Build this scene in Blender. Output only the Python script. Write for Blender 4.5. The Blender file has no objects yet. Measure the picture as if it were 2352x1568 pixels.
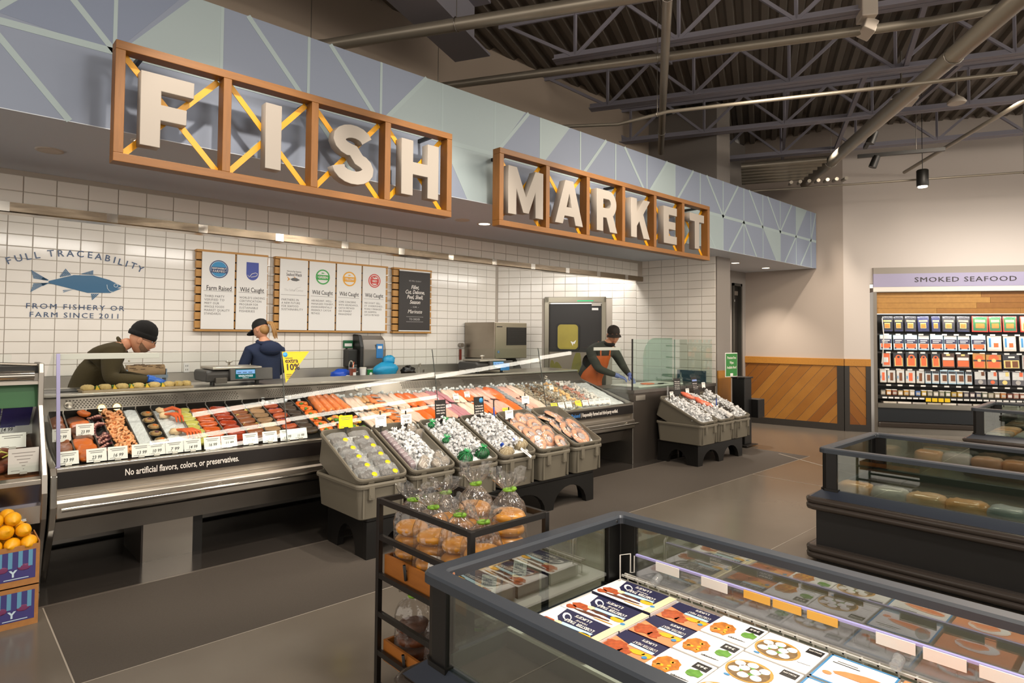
import bpy, bmesh, math, random
from mathutils import Vector, Matrix, Euler
from math import sin, cos, pi, radians, sqrt, atan2
SC = bpy.context.scene
COL = SC.collection
random.seed(7)
V = Vector

# ------------------------------------------------------------------ camera
cam_d = bpy.data.cameras.new('camera')
cam = bpy.data.objects.new('camera', cam_d)
COL.objects.link(cam)
H = 1.65
_f, _yaw, _p, _r = 1436.03, .81902646, .03130114, .0084263
fw = V((cos(_yaw)*cos(_p), sin(_yaw)*cos(_p), sin(_p)))
rt = V((sin(_yaw), -cos(_yaw), 0))
up = rt.cross(fw)
rt2 = rt*cos(_r)+up*sin(_r)
up2 = up*cos(_r)-rt*sin(_r)
cam.matrix_world = Matrix(((rt2.x, up2.x, -fw.x, 0), (rt2.y, up2.y, -fw.y, 0), (rt2.z, up2.z, -fw.z, H), (0, 0, 0, 1)))
cam_d.sensor_width = 36
cam_d.lens = 36*_f/2352
cam_d.shift_y = -60.1/2352
cam_d.clip_start = .05
SC.camera = cam

# ------------------------------------------------------------------ exposure and world
SC.view_settings.view_transform = 'Standard'
SC.view_settings.look = 'None'
SC.view_settings.gamma = 1
SC.view_settings.use_curve_mapping = False
SC.view_settings.exposure = 0.0
W = bpy.data.worlds.new('world')
SC.world = W
W.use_nodes = True
W.node_tree.nodes['Background'].inputs[0].default_value = (.95, .86, .76, 1)
W.node_tree.nodes['Background'].inputs[1].default_value = 1.75
SC.cycles.max_bounces = 7
SC.cycles.diffuse_bounces = 3
SC.cycles.glossy_bounces = 3
SC.cycles.transmission_bounces = 4
SC.cycles.transparent_max_bounces = 20
SC.cycles.sample_clamp_indirect = 4
SC.cycles.caustics_reflective = False
SC.cycles.caustics_refractive = False

# ------------------------------------------------------------------ lamps that hang out of the frame or in coves
def area(name, loc, target, sx, sy, power, col=(1, .9, .78), spread=None):
    d = bpy.data.lights.new(name, 'AREA')
    d.shape = 'RECTANGLE'; d.size = sx; d.size_y = sy; d.energy = power; d.color = col
    if spread: d.spread = spread
    o = bpy.data.objects.new(name, d); COL.objects.link(o)
    o.location = loc
    o.rotation_euler = (V(target)-V(loc)).to_track_quat('-Z', 'Y').to_euler()
    return o
def spot(name, loc, target, power, ang=60, blend=.6, col=(1, .88, .74), rad=.06):
    d = bpy.data.lights.new(name, 'SPOT')
    d.energy = power; d.spot_size = radians(ang); d.spot_blend = blend; d.color = col; d.shadow_soft_size = rad
    o = bpy.data.objects.new(name, d); COL.objects.link(o)
    o.location = loc
    o.rotation_euler = (V(target)-V(loc)).to_track_quat('-Z', 'Y').to_euler()
    return o
WARM = (1, .86, .70); NEUT = (1, .95, .88)
# store ceiling fixtures behind and around the camera
area('store_light', (-1.2, 1.2, 4.7), (.2, 2.6, 0), 1.4, 1.4, 60, WARM)
area('store_light', (3.4, -1.6, 4.7), (3.4, .4, 0), 1.4, 1.4, 60, WARM)
area('store_light', (6.0, 2.6, 4.5), (6.0, 2.6, 0), 1.0, 1.0, 90, WARM)
area('store_light', (9.2, 1.2, 4.5), (9.6, 2.0, 0), 1.0, 1.0, 90, WARM)
# wash lights behind the tiled header, over the preparation area
for i in range(5):
    area('header_light', (1.0+1.75*i, 6.45, 2.80), (1.1+1.75*i, 7.6, 1.0), 1.5, .16, 17, NEUT)
# track spots aimed at the fascia signs and the display case
spot('track_spot', (3.0, 1.6, 4.7), (1.9, 4.5, 3.3), 26, 62, .7)
spot('track_spot', (6.6, 1.4, 4.7), (5.4, 4.5, 3.2), 24, 58, .7)
spot('track_spot', (1.2, 2.7, 4.7), (1.7, 5.2, .9), 330, 48, .5)
spot('track_spot', (3.0, 2.7, 4.7), (3.3, 5.1, .9), 330, 50, .5)
spot('track_spot', (5.0, 2.8, 4.7), (5.4, 5.1, .9), 300, 50, .5)
spot('track_spot', (2.4, 2.0, 4.7), (3.6, 4.3, .7), 160, 60, .6)
spot('track_spot', (8.0, 2.2, 4.7), (7.8, 4.5, .6), 260, 45, .7)
# over the chest freezers
area('freezer_light', (2.2, .5, 3.9), (2.0, .9, .5), .7, .7, 130, NEUT)
area('freezer_light', (5.6, .9, 3.9), (5.5, 1.0, .5), .7, .7, 60, WARM)

# ------------------------------------------------------------------ materials
def lin(h):
    h = h.lstrip('#')
    c = [int(h[i:i+2], 16)/255 for i in (0, 2, 4)]
    return tuple(x/12.92 if x <= .04045 else ((x+.055)/1.055)**2.4 for x in c)+(1,)
MATS = {}
def M(name, col, rough=.5, metal=0., var=0., vs=6., bump=0., bs=60., spec=.5, emit=0., sss=0., coat=0., alpha=None, col2=None, stretch=None):
    """principled material; var mixes towards col2 (or a darker tone) with object-space noise"""
    if name in MATS: return MATS[name]
    m = bpy.data.materials.new(name); m.use_nodes = True
    nt = m.node_tree; b = nt.nodes['Principled BSDF']
    c = lin(col)
    b.inputs['Base Color'].default_value = c
    b.inputs['Roughness'].default_value = rough
    b.inputs['Metallic'].default_value = metal
    b.inputs['Specular IOR Level'].default_value = spec
    if coat: b.inputs['Coat Weight'].default_value = coat; b.inputs['Coat Roughness'].default_value = .08
    if sss: b.inputs['Subsurface Weight'].default_value = sss; b.inputs['Subsurface Radius'].default_value = (.01, .004, .002)
    if emit: b.inputs['Emission Color'].default_value = c; b.inputs['Emission Strength'].default_value = emit
    tc = None
    if var or bump:
        tc = nt.nodes.new('ShaderNodeTexCoord')
        mp = nt.nodes.new('ShaderNodeMapping')
        if stretch: mp.inputs['Scale'].default_value = stretch
        nt.links.new(tc.outputs['Object'], mp.inputs[0])
    if var:
        n = nt.nodes.new('ShaderNodeTexNoise'); n.inputs['Scale'].default_value = vs; n.inputs['Detail'].default_value = 5
        nt.links.new(mp.outputs[0], n.inputs['Vector'])
        r = nt.nodes.new('ShaderNodeValToRGB')
        r.color_ramp.elements[0].position = .5-.28; r.color_ramp.elements[1].position = .5+.28
        c2 = lin(col2) if col2 else tuple(x*(1-var) for x in c[:3])+(1,)
        r.color_ramp.elements[0].color = c2 if not col2 else tuple(a*(1-var)+q*var for a, q in zip(c, c2))
        r.color_ramp.elements[1].color = c
        nt.links.new(n.outputs[0], r.inputs[0]); nt.links.new(r.outputs[0], b.inputs['Base Color'])
    if bump:
        n2 = nt.nodes.new('ShaderNodeTexNoise'); n2.inputs['Scale'].default_value = bs; n2.inputs['Detail'].default_value = 3
        nt.links.new(mp.outputs[0], n2.inputs['Vector'])
        bp = nt.nodes.new('ShaderNodeBump'); bp.inputs['Strength'].default_value = bump; bp.inputs['Distance'].default_value = .01
        nt.links.new(n2.outputs[0], bp.inputs['Height']); nt.links.new(bp.outputs[0], b.inputs['Normal'])
    MATS[name] = m
    return m
def GLASS(name, tint='#eef6f2', refl=1.0, rough=.0, base=.02, bump=0, bs=30, white=0.):
    """thin pane or film: transparent, with fresnel reflection of both faces, optional wrinkles and haze"""
    if name in MATS: return MATS[name]
    m = bpy.data.materials.new(name); m.use_nodes = True
    nt = m.node_tree; nt.nodes.clear()
    out = nt.nodes.new('ShaderNodeOutputMaterial')
    tr = nt.nodes.new('ShaderNodeBsdfTransparent'); tr.inputs[0].default_value = lin(tint)
    gl = nt.nodes.new('ShaderNodeBsdfGlossy'); gl.inputs['Roughness'].default_value = rough
    fr = nt.nodes.new('ShaderNodeLayerWeight'); fr.inputs[0].default_value = .5
    pw = nt.nodes.new('ShaderNodeMath'); pw.operation = 'POWER'; pw.inputs[1].default_value = 5
    mu = nt.nodes.new('ShaderNodeMath'); mu.operation = 'MULTIPLY_ADD'; mu.use_clamp = True
    mu.inputs[1].default_value = .96*min(refl, 1.); mu.inputs[2].default_value = base+.04*refl
    nt.links.new(fr.outputs['Facing'], pw.inputs[0])
    mx = nt.nodes.new('ShaderNodeMixShader')
    nt.links.new(pw.outputs[0], mu.inputs[0]); nt.links.new(mu.outputs[0], mx.inputs[0])
    first = tr
    if white:
        df = nt.nodes.new('ShaderNodeBsdfDiffuse'); df.inputs[0].default_value = (.85, .85, .85, 1)
        m2 = nt.nodes.new('ShaderNodeMixShader'); m2.inputs[0].default_value = white
        nt.links.new(tr.outputs[0], m2.inputs[1]); nt.links.new(df.outputs[0], m2.inputs[2]); first = m2
    nt.links.new(first.outputs[0], mx.inputs[1]); nt.links.new(gl.outputs[0], mx.inputs[2])
    if bump:
        tc = nt.nodes.new('ShaderNodeTexCoord'); n2 = nt.nodes.new('ShaderNodeTexNoise'); n2.inputs['Scale'].default_value = bs
        n2.inputs['Detail'].default_value = 2
        nt.links.new(tc.outputs['Object'], n2.inputs['Vector'])
        bp = nt.nodes.new('ShaderNodeBump'); bp.inputs['Strength'].default_value = bump; bp.inputs['Distance'].default_value = .02
        nt.links.new(n2.outputs[0], bp.inputs['Height'])
        nt.links.new(bp.outputs[0], gl.inputs['Normal']); nt.links.new(bp.outputs[0], fr.inputs['Normal'])
    nt.links.new(mx.outputs[0], out.inputs[0])
    MATS[name] = m
    return m
def EMIT(name, col, s):
    if name in MATS: return MATS[name]
    m = bpy.data.materials.new(name); m.use_nodes = True
    nt = m.node_tree; nt.nodes.clear()
    out = nt.nodes.new('ShaderNodeOutputMaterial'); e = nt.nodes.new('ShaderNodeEmission')
    e.inputs[0].default_value = lin(col); e.inputs[1].default_value = s
    nt.links.new(e.outputs[0], out.inputs[0]); MATS[name] = m
    return m

# ------------------------------------------------------------------ mesh builder
def basis(u, v, n, o=(0, 0, 0)):
    return Matrix(((u[0], v[0], n[0], o[0]), (u[1], v[1], n[1], o[1]), (u[2], v[2], n[2], o[2]), (0, 0, 0, 1)))
class MB:
    def __init__(s): s.v = []; s.f = []; s.m = []; s.sm = []
    def add(s, vs, fs, mi=0, T=None, smooth=False):
        o = len(s.v)
        if T is not None: vs = [T @ V(p) for p in vs]
        s.v += [tuple(p) for p in vs]
        for f in fs:
            s.f.append(tuple(i+o for i in f)); s.m.append(mi); s.sm.append(smooth)
        return s
    def box(s, x0, y0, z0, x1, y1, z1, mi=0, T=None):
        vs = [(x0, y0, z0), (x1, y0, z0), (x1, y1, z0), (x0, y1, z0), (x0, y0, z1), (x1, y0, z1), (x1, y1, z1), (x0, y1, z1)]
        return s.add(vs, [(0, 3, 2, 1), (4, 5, 6, 7), (0, 1, 5, 4), (1, 2, 6, 5), (2, 3, 7, 6), (3, 0, 4, 7)], mi, T)
    def cyl(s, p, q, r0, r1=None, n=12, mi=0, caps=True, smooth=True):
        p = V(p); q = V(q); r1 = r0 if r1 is None else r1
        d = (q-p).normalized(); a = d.orthogonal().normalized(); b = d.cross(a)
        vs = []
        for k in range(n):
            t = 2*pi*k/n; e = a*cos(t)+b*sin(t); vs.append(p+e*r0); vs.append(q+e*r1)
        fs = [(2*k, 2*((k+1) % n), 2*((k+1) % n)+1, 2*k+1) for k in range(n)]
        s.add(vs, fs, mi, None, smooth)
        if caps:
            s.add([vs[2*k] for k in range(n)], [tuple(range(n-1, -1, -1))], mi)
            s.add([vs[2*k+1] for k in range(n)], [tuple(range(n))], mi)
        return s
    def tube(s, pts, r, n=8, mi=0, closed=False, caps=True, flat=1.):
        pts = [V(p) for p in pts]; N = len(pts)
        rs = r if isinstance(r, (list, tuple)) else [r]*N
        vs = []; a = None
        for i, p in enumerate(pts):
            if closed: d = pts[(i+1) % N]-pts[i-1]
            else: d = pts[min(i+1, N-1)]-pts[max(i-1, 0)]
            d.normalize()
            if a is None: a = d.orthogonal().normalized()
            else:
                a = a-d*a.dot(d)
                if a.length < 1e-6: a = d.orthogonal()
                a.normalize()
            b = d.cross(a)
            for k in range(n):
                t = 2*pi*k/n; vs.append(p+(a*cos(t)+b*sin(t)*flat)*rs[i])
        fs = []
        for i in range(N if closed else N-1):
            j = (i+1) % N
            for k in range(n):
                k2 = (k+1) % n; fs.append((i*n+k, i*n+k2, j*n+k2, j*n+k))
        s.add(vs, fs, mi, None, True)
        if caps and not closed:
            s.add(vs[:n], [tuple(range(n-1, -1, -1))], mi); s.add(vs[-n:], [tuple(range(n))], mi)
        return s
    def prism(s, poly, t0, t1, T=None, mi=0, smooth=False):
        """poly in local (x, y), extruded along local z from t0 to t1"""
        n = len(poly)
        vs = [(a, b, t0) for a, b in poly]+[(a, b, t1) for a, b in poly]
        ar = sum(poly[i][0]*poly[(i+1) % n][1]-poly[(i+1) % n][0]*poly[i][1] for i in range(n))
        fs = [tuple(range(n-1, -1, -1)), tuple(range(n, 2*n))]+[(i, (i+1) % n, n+(i+1) % n, n+i) for i in range(n)]
        if ar < 0: fs = [tuple(reversed(f)) for f in fs]
        return s.add(vs, fs, mi, T, smooth)
    def sweepx(s, prof, x0, x1, mi=0):
        """closed (y, z) profile swept along X"""
        return s.prism(prof, x0, x1, Matrix(((0, 0, 1, 0), (1, 0, 0, 0), (0, 1, 0, 0), (0, 0, 0, 1))), mi)
    def lathe(s, prof, c=(0, 0, 0), n=16, mi=0, T=None, caps=True):
        vs = []; m = len(prof)
        for k in range(n):
            t = 2*pi*k/n
            for r, z in prof: vs.append((c[0]+r*cos(t), c[1]+r*sin(t), c[2]+z))
        fs = []
        for k in range(n):
            k2 = (k+1) % n
            for i in range(m-1): fs.append((k*m+i, k2*m+i, k2*m+i+1, k*m+i+1))
        s.add(vs, fs, mi, T, True)
        if caps:
            if prof[0][0] > 1e-5: s.add([vs[k*m] for k in range(n)], [tuple(range(n-1, -1, -1))], mi, T)
            if prof[-1][0] > 1e-5: s.add([vs[k*m+m-1] for k in range(n)], [tuple(range(n))], mi, T)
        return s
    def ell(s, c, r, nu=12, nv=8, mi=0, T=None, jit=0., rnd=None, sq=1.):
        rnd = rnd or random
        vs = [(c[0], c[1], c[2]-r[2])]
        def pw(x): return math.copysign(abs(x)**sq, x)
        for j in range(1, nv):
            ph = -pi/2+pi*j/nv
            for k in range(nu):
                t = 2*pi*k/nu; q = 1+jit*(rnd.random()*2-1)
                vs.append((c[0]+r[0]*pw(cos(ph))*pw(cos(t))*q, c[1]+r[1]*pw(cos(ph))*pw(sin(t))*q, c[2]+r[2]*pw(sin(ph))*q))
        vs.append((c[0], c[1], c[2]+r[2]))
        fs = [(0, 1+(k+1) % nu, 1+k) for k in range(nu)]
        for j in range(nv-2):
            for k in range(nu):
                a = 1+j*nu+k; b = 1+j*nu+(k+1) % nu
                fs.append((a, b, b+nu, a+nu))
        L = len(vs)-1; o = 1+(nv-2)*nu
        fs += [(o+k, o+(k+1) % nu, L) for k in range(nu)]
        return s.add(vs, fs, mi, T, True)
    def grid(s, fn, nu, nv, mi=0, smooth=True):
        vs = [fn(i/nu, j/nv) for j in range(nv+1) for i in range(nu+1)]
        fs = [(j*(nu+1)+i, j*(nu+1)+i+1, (j+1)*(nu+1)+i+1, (j+1)*(nu+1)+i) for j in range(nv) for i in range(nu)]
        return s.add(vs, fs, mi, None, smooth)
    def mesh(s, name, mats, off=None):
        me = bpy.data.meshes.new(name)
        vs = s.v if off is None else [(a-off[0], b-off[1], c-off[2]) for a, b, c in s.v]
        me.from_pydata(vs, [], s.f)
        if not isinstance(mats, (list, tuple)): mats = [mats]
        for m in mats: me.materials.append(m)
        me.polygons.foreach_set('material_index', s.m)
        me.polygons.foreach_set('use_smooth', s.sm)
        me.update()
        return me
    def obj(s, name, mats, parent=None, bevel=0, seg=2, local=False, loc=None, sub=0):
        """one mesh object; vertices are in world space (or in the parent's space when local)"""
        if parent is not None and not local: off = worldloc(parent)
        elif parent is None and not local:
            if loc is None:
                n = len(s.v)
                xs = [p[0] for p in s.v]; ys = [p[1] for p in s.v]; zs = [p[2] for p in s.v]
                loc = ((min(xs)+max(xs))/2, (min(ys)+max(ys))/2, min(zs))
            off = loc
        else: off = None
        o = bpy.data.objects.new(name, s.mesh(name, mats, off)); COL.objects.link(o)
        if parent is not None: o.parent = parent
        elif loc is not None: o.location = loc
        finish(o, bevel, seg, sub)
        return o
def finish(o, bevel=0, seg=2, sub=0):
    if bevel:
        b = o.modifiers.new('bevel', 'BEVEL'); b.width = bevel; b.segments = seg; b.limit_method = 'ANGLE'; b.angle_limit = radians(40)
        b.harden_normals = False
    if sub:
        b = o.modifiers.new('subsurf', 'SUBSURF'); b.levels = sub; b.render_levels = sub
def worldloc(o):
    p = V(o.location)
    while o.parent: o = o.parent; p = p+V(o.location)
    return p
def tag(o, label, cat, group=None, kind=None):
    if label: o['label'] = label
    if cat: o['category'] = cat
    if group: o['group'] = group
    if kind: o['kind'] = kind
    return o
def thing(name, label, cat, loc, group=None, rotz=0):
    o = bpy.data.objects.new(name, None); COL.objects.link(o)
    o.location = loc; o.rotation_euler = (0, 0, rotz); o.empty_display_size = .1
    return tag(o, label, cat, group)
def struct(o):
    o['kind'] = 'structure'; return o
def stuff(o):
    o['kind'] = 'stuff'; return o
def dup(root, loc=None, rot=None, label=None, group=None, scale=None):
    def cp(o, par):
        c = o.copy(); COL.objects.link(c)
        if par is not None: c.parent = par
        for ch in KIDS.get(o.name, ()): cp(ch, c)
        return c
    r = cp(root, None)
    if loc is not None: r.location = loc
    if rot is not None: r.rotation_euler = rot
    if scale is not None: r.scale = scale
    if label: r['label'] = label
    if group: r['group'] = group
    return r
KIDS = {}
def remember(root):
    ch = list(root.children); KIDS[root.name] = ch
    for c in ch: remember(c)
    return root
def place(mesh, name, T, parent=None, mods=()):
    o = bpy.data.objects.new(name, mesh); COL.objects.link(o)
    if parent is not None:
        o.parent = parent; T = Matrix.Translation(-worldloc(parent)) @ T
    o.matrix_world = T if parent is None else T
    if parent is not None: o.matrix_parent_inverse = Matrix.Identity(4); o.matrix_local = T
    return o
FITS = []
_fonts = {}
def text(body, size, o, u, v, mat, parent=None, align='CENTER', bold=0., ext=.0004, shear=0., sp=1., line=1., name='lettering', width=None, valign='CENTER'):
    """flat lettering at world point o, running along u, upright along v"""
    key = (body, size, align, bold, ext, shear, sp, line, mat.name, valign)
    if key in _fonts: c = _fonts[key]
    else:
        c = bpy.data.curves.new(name, 'FONT'); c.body = body; c.size = size; c.align_x = align; c.align_y = valign
        c.extrude = ext; c.offset = 0 if 'M' in body else bold*size; c.shear = shear; c.space_character = sp; c.space_line = line; c.resolution_u = 2
        c.materials.append(mat); _fonts[key] = c
    t = bpy.data.objects.new(name, c); COL.objects.link(t)
    u = V(u).normalized(); v = V(v).normalized(); n = u.cross(v)
    if parent is not None:
        t.parent = parent; o = V(o)-worldloc(parent)
    t.matrix_local = basis(u, v, n, o)
    if width: FITS.append((t, width))
    return t
def fit_all():
    bpy.context.view_layer.update()
    for t, w in FITS:
        d = t.dimensions.x
        if d > 1e-6: t.scale.x *= w/d
XU = V((1, 0, 0)); YU = V((0, 1, 0)); ZU = V((0, 0, 1))
# ================================================================== materials used widely
steel = M('steel', '#b9b2a8', .28, 1., bump=.05, bs=90, stretch=(1, .06, 40))
steel_s = M('steel_satin', '#a8a29a', .38, 1., var=.15, vs=3)
chrome = M('chrome', '#d8d4cc', .12, 1.)
blackm = M('black_metal', '#14120f', .45)
blackp = M('black_plastic', '#0f0e0d', .38)
white_p = M('white_paint', '#d9d2c8', .6, bump=.03, bs=120)
grout = M('grout', '#b3a99d', .9)
tile_m = M('tile_glaze', '#e9e3da', .16, spec=.5)
oak = M('oak', '#b9802f', .5, var=.5, vs=5, stretch=(1.2, 14, 14), col2='#8a5518', bump=.08, bs=30)
oak2 = M('oak_dark', '#a86e22', .5, var=.5, vs=5, stretch=(14, 14, 1.2), col2='#754512', bump=.08, bs=30)
oakl = M('oak_light', '#c08e48', .5, var=.45, vs=4, stretch=(1.5, 16, 16), col2='#97642a')
oakx = M('oak_x', '#b98a48', .5, var=.45, vs=4, stretch=(16, 16, 1.5), col2='#8f5f28')
paper = M('paper_white', '#efede8', .7)
ink = M('ink', '#2b2522', .7)
inkblue = M('ink_blue', '#1d3f66', .6)

# ================================================================== floor
concrete = M('concrete', '#6f675d', .20, var=.42, vs=1.3, col2='#4f4841', spec=.45, bump=.012, bs=9)
gritty = M('nonslip_floor', '#4d463f', .62, var=.4, vs=90, col2='#332e29', bump=.25, bs=240)
darkfl = M('counter_floor', '#35312e', .16, var=.4, vs=2, col2='#26231f')
struct(MB().box(-9, -14, -.1, 20, 3.55, 0).obj('floor', concrete))
struct(MB().box(-7, 3.55, -.1, .55, 4.67, 0).obj('floor', concrete))
struct(MB().box(.55, 3.55, -.1, 9.0, 4.67, 0).obj('floor', gritty))
struct(MB().box(9.0, 3.55, -.1, 14, 4.67, 0).obj('floor', concrete))
struct(MB().box(-7, 4.67, -.1, 9.0, 9, 0).obj('floor', darkfl)); struct(MB().box(9.0, 4.67, -.1, 14, 9, 0).obj('floor', concrete))
b = MB()
for x0, y0, x1, y1 in ((-3, 3.548, .55, 3.556), (.55, 3.548, 9, 3.553), (.546, 3.55, .553, 4.67), (2.6, -3, 2.606, 3.55), (7.3, -3, 7.306, 3.55), (-5, 2.2, 12, 2.206)):
    b.box(x0, y0, .0004, x1, y1, .0012)
struct(b.obj('trim_1', M('floor_joint', '#a39a8e', .4)))
struct(MB().box(-.5, 4.66, .0004, 9, 4.685, .003).obj('trim_2', M('floor_edge', '#5d564f', .3)))
b = MB(); T = Matrix.Translation((8.35, 2.95, 0)) @ Matrix.Rotation(radians(62), 4, 'Z')
b.box(-1.1, -.01, .0006, 1.1, .01, .0014, 0, T); struct(b.obj('trim_3', M('floor_joint2', '#a59c90', .5)))

# ================================================================== tiled walls
TW, TH = .214, .1262
def tile_mesh(w=TW-.006, h=TH-.006, d=.009, ch=.004):
    b = MB(); x, z = w/2, h/2
    vs = [(-x, 0, -z), (x, 0, -z), (x, 0, z), (-x, 0, z)]
    vs += [(-x, -d+ch*.6, -z), (x, -d+ch*.6, -z), (x, -d+ch*.6, z), (-x, -d+ch*.6, z)]
    x -= ch; z -= ch
    vs += [(-x, -d, -z), (x, -d, -z), (x, -d, z), (-x, -d, z)]
    fs = []
    for o in (0, 4):
        fs += [(o+i, o+(i+1) % 4, o+4+(i+1) % 4, o+4+i) for i in range(4)]
    fs += [(8, 9, 10, 11)]
    return b.add(vs, fs)
TILE = tile_mesh().mesh('tile', tile_m)
def tile_wall(wall, o, u, cols, rows, skip=None, own=300, key=None, TW=TW):
    """lay tiles on a wall: o is the lower left corner, u the running direction; local -y of a tile faces out"""
    u = V(u).normalized(); n = ZU.cross(u)
    rnd = random.Random(len(wall.name)*7+cols)
    cells = []
    for r in range(rows):
        for c in range(cols):
            p = V(o)+u*((c+.5)*TW)+ZU*((r+.5)*TH)
            if skip and skip(p, c, r): continue
            cells.append((key(p) if key else 0, p))
    cells.sort(key=lambda t: t[0])
    rest = MB()
    for i, (_, p) in enumerate(cells):
        a = (rnd.random()-.5)*.010; e = (rnd.random()-.5)*.010
        T = basis(u*(TW/.214), n, ZU, p) @ Euler((a, 0, e)).to_matrix().to_4x4()
        if i < own: place(TILE, 'tile', T, wall)
        else:
            b = tile_mesh(); rest.add(b.v, b.f, 0, T)
    if rest.v: stuff(rest.obj('tile_field', tile_m, wall))
# back wall
wall_back = struct(MB().box(-1.5, 8.4, 0, 7.56, 8.5, 2.95).obj('wall_back', grout))
tile_wall(wall_back, (0.16-TW*2, 8.4, 1.155), XU, 36, 14, lambda p, c, r: p.x > 7.50-.08, 300, lambda p: p.x)
# angled wall with the door
DA = V((7.5, 8.4, 0)); DB = V((8.78, 6.3, 0)); DU = (DB-DA).normalized(); DN = V((DU.y, -DU.x, 0))
def dpt(s, z, off=0): return DA+DU*s+ZU*z+DN*off
def dT(off=0): return basis(DU, -DN, ZU, DA+DN*off)    # local x along, y into the wall, z up
DL = (DB-DA).length
b = MB()
b.box(0, 0, 0, .87, .12, 2.95, 0, dT()); b.box(1.94, 0, 0, DL, .12, 2.95, 0, dT()); b.box(.87, 0, 2.32, 1.94, .12, 2.95, 0, dT())
wall_rear = struct(b.obj('wall_rear', grout))
def inside_door(p, c, r):
    s = (p-DA).dot(DU)
    return (.87-TW*.45 < s < 1.94+TW*.45 and p.z < 2.35)
tile_wall(wall_rear, dpt(.0, .40), DU, 12, 20, inside_door, 300, None, DL/12)
# side wall that closes the department, with its tile and painted end
SA = V((8.78, 6.3, 0)); SB = V((8.98, 4.95, 0)); SU = (SB-SA).normalized()
b = MB(); Ts = basis(SU, V((-SU.y, SU.x, 0)), ZU, SA)
SL = (SB-SA).length
b.box(0, 0, 0, SL, .30, 2.91, 0, Ts)
wall_side = struct(b.obj('wall_side', grout))
tile_wall(wall_side, SA+ZU*.895, SU, 6, 16, None, 300, None, SL/6)
grey_wall = M('wall_grey', '#8f8882', .7, bump=.02, bs=200)
tanw = M('wall_tan', '#b5a594', .75, bump=.02, bs=100)
struct(MB().box(8.985, 4.93, 0, 9.40, 6.3, 5.35).obj('wall_pier', grey_wall))
struct(MB().box(8.99, 4.915, 0, 9.395, 4.93, 1.0).obj('trim_4', M('wainscot_pier', '#9c661f', .5, var=.5, vs=4, stretch=(4, 4, .6), col2='#6d4414')))
struct(MB().box(8.98, 4.91, 1.0, 9.40, 4.93, 1.12).obj('trim_5', oak))
# header: tiled drop above the opening, with its stainless lip
wall_header = struct(MB().box(-1.5, 6.19, 2.60, 8.80, 6.30, 2.91).obj('wall_header', grout))
tile_wall(wall_header, (.522-TW*2-TW, 6.19, 2.91-TH*2.35), XU, 43, 2, lambda p, c, r: p.x > 8.75, 300)
lip = MB()
lip.sweepx([(6.165, 2.645), (6.165, 2.575), (6.175, 2.565), (6.31, 2.565), (6.31, 2.60), (6.19, 2.60), (6.19, 2.645)], -1.5, 8.78)
trim = struct(lip.obj('trim_6', M('lip_steel', '#9d8f7d', .22, 1., bump=.35, bs=1.2, stretch=(1.6, 1, 6))))
b = MB()
for i in range(12): b.box(.36+.72*i, 6.163, 2.571, .44+.72*i, 6.166, 2.645)
b.obj('lip_clip', chrome, trim)

# ================================================================== painted fascia and soffit
fas_m = M('fascia_blue', '#838da0', .7)
fas_l = M('fascia_pale', '#9aa9ad', .7)
fas_d = M('fascia_dark', '#79849a', .7)
fas_s = M('fascia_stripe', '#9fafb2', .7)
FY = 4.53; FZ0, FZ1, FZM = 2.91, 3.92, 3.40
fascia = struct(MB().box(-3, FY, FZ0, 11.84, FY+.12, FZ1).obj('wall_fascia', fas_m))
TF = basis(XU, ZU, -YU, (0, FY, 0))     # local x, z -> fascia plane, local z outwards
def kx(k): return .175+.635*k
def shard(pts, m, d=.0012):
    MB().prism(pts, 0, d, TF).obj('painted_triangle', m, fascia)
R = .46
for k in (7, 17): shard([(kx(k), FZM), (kx(k)+R, FZ1), (kx(k), FZ1)], fas_l)
shard([(kx(10), FZM), (kx(10)+R, FZ1), (kx(11), FZ1), (kx(11), FZM)], fas_l)
shard([(kx(15), FZM), (kx(16), FZM), (kx(16), FZ0), (kx(16)-.16, FZ0)], fas_l)
shard([(kx(1)+.02, FZM), (kx(2), FZM+.05), (kx(2), FZ1), (kx(1)+.45, FZ1)], fas_l)
shard([(kx(0)-.6, FZM+.1), (kx(1), FZM), (kx(1)+.4, FZ1), (kx(-1), FZ1)], fas_d)
shard([(kx(4), FZM), (kx(5), FZM), (kx(5), FZ1), (kx(4)+R, FZ1)], fas_l)
shard([(kx(5), FZM), (kx(6), FZM), (kx(6), FZ0), (kx(5)+.3, FZ0)], fas_l)
shard([(kx(5), FZM), (kx(6), FZM), (kx(6)+R*.9, FZ1), (kx(5), FZ1)], fas_l)
shard([(kx(8), FZ0), (kx(9), FZ0), (kx(8), FZM)], fas_d)
shard([(kx(11), FZ0), (kx(13), FZ0), (kx(13), FZM), (kx(11), FZM)], fas_l)
st = []
def stripe(x0, z0, x1, z1, w=.036):
    p = V((x0, z0)); q = V((x1, z1)); d = (q-p).normalized(); n = V((-d.y, d.x))*w/2
    st.append([(p+n), (q+n), (q-n), (p-n)])
for k in range(-2, 19): stripe(kx(k), FZ0, kx(k), FZ1, .022)
stripe(-1.5, FZM, 11.84, FZM, .042)
for k, w in {0: 'ABR', 1: 'L', 3: 'Lab', 4: 'LR', 6: 'Rb', 7: 'a', 8: 'Rab', 9: 'a', 10: 'LR', 11: 'Rb', 12: 'b', 13: 'LR', 14: 'ab', 15: 'L', 16: 'LR', 17: 'a', 18: 'aR'}.items():
    for ch in w:
        x = kx(k)
        if ch == 'L': stripe(x, FZM, x-R, FZ1)
        if ch == 'R': stripe(x, FZM, min(x+R, 11.83), FZ1)
        if ch in 'aA': stripe(x, FZM, x-R, FZ0)
        if ch in 'bB': stripe(x, FZM, x+R*.9, FZ0)
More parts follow.
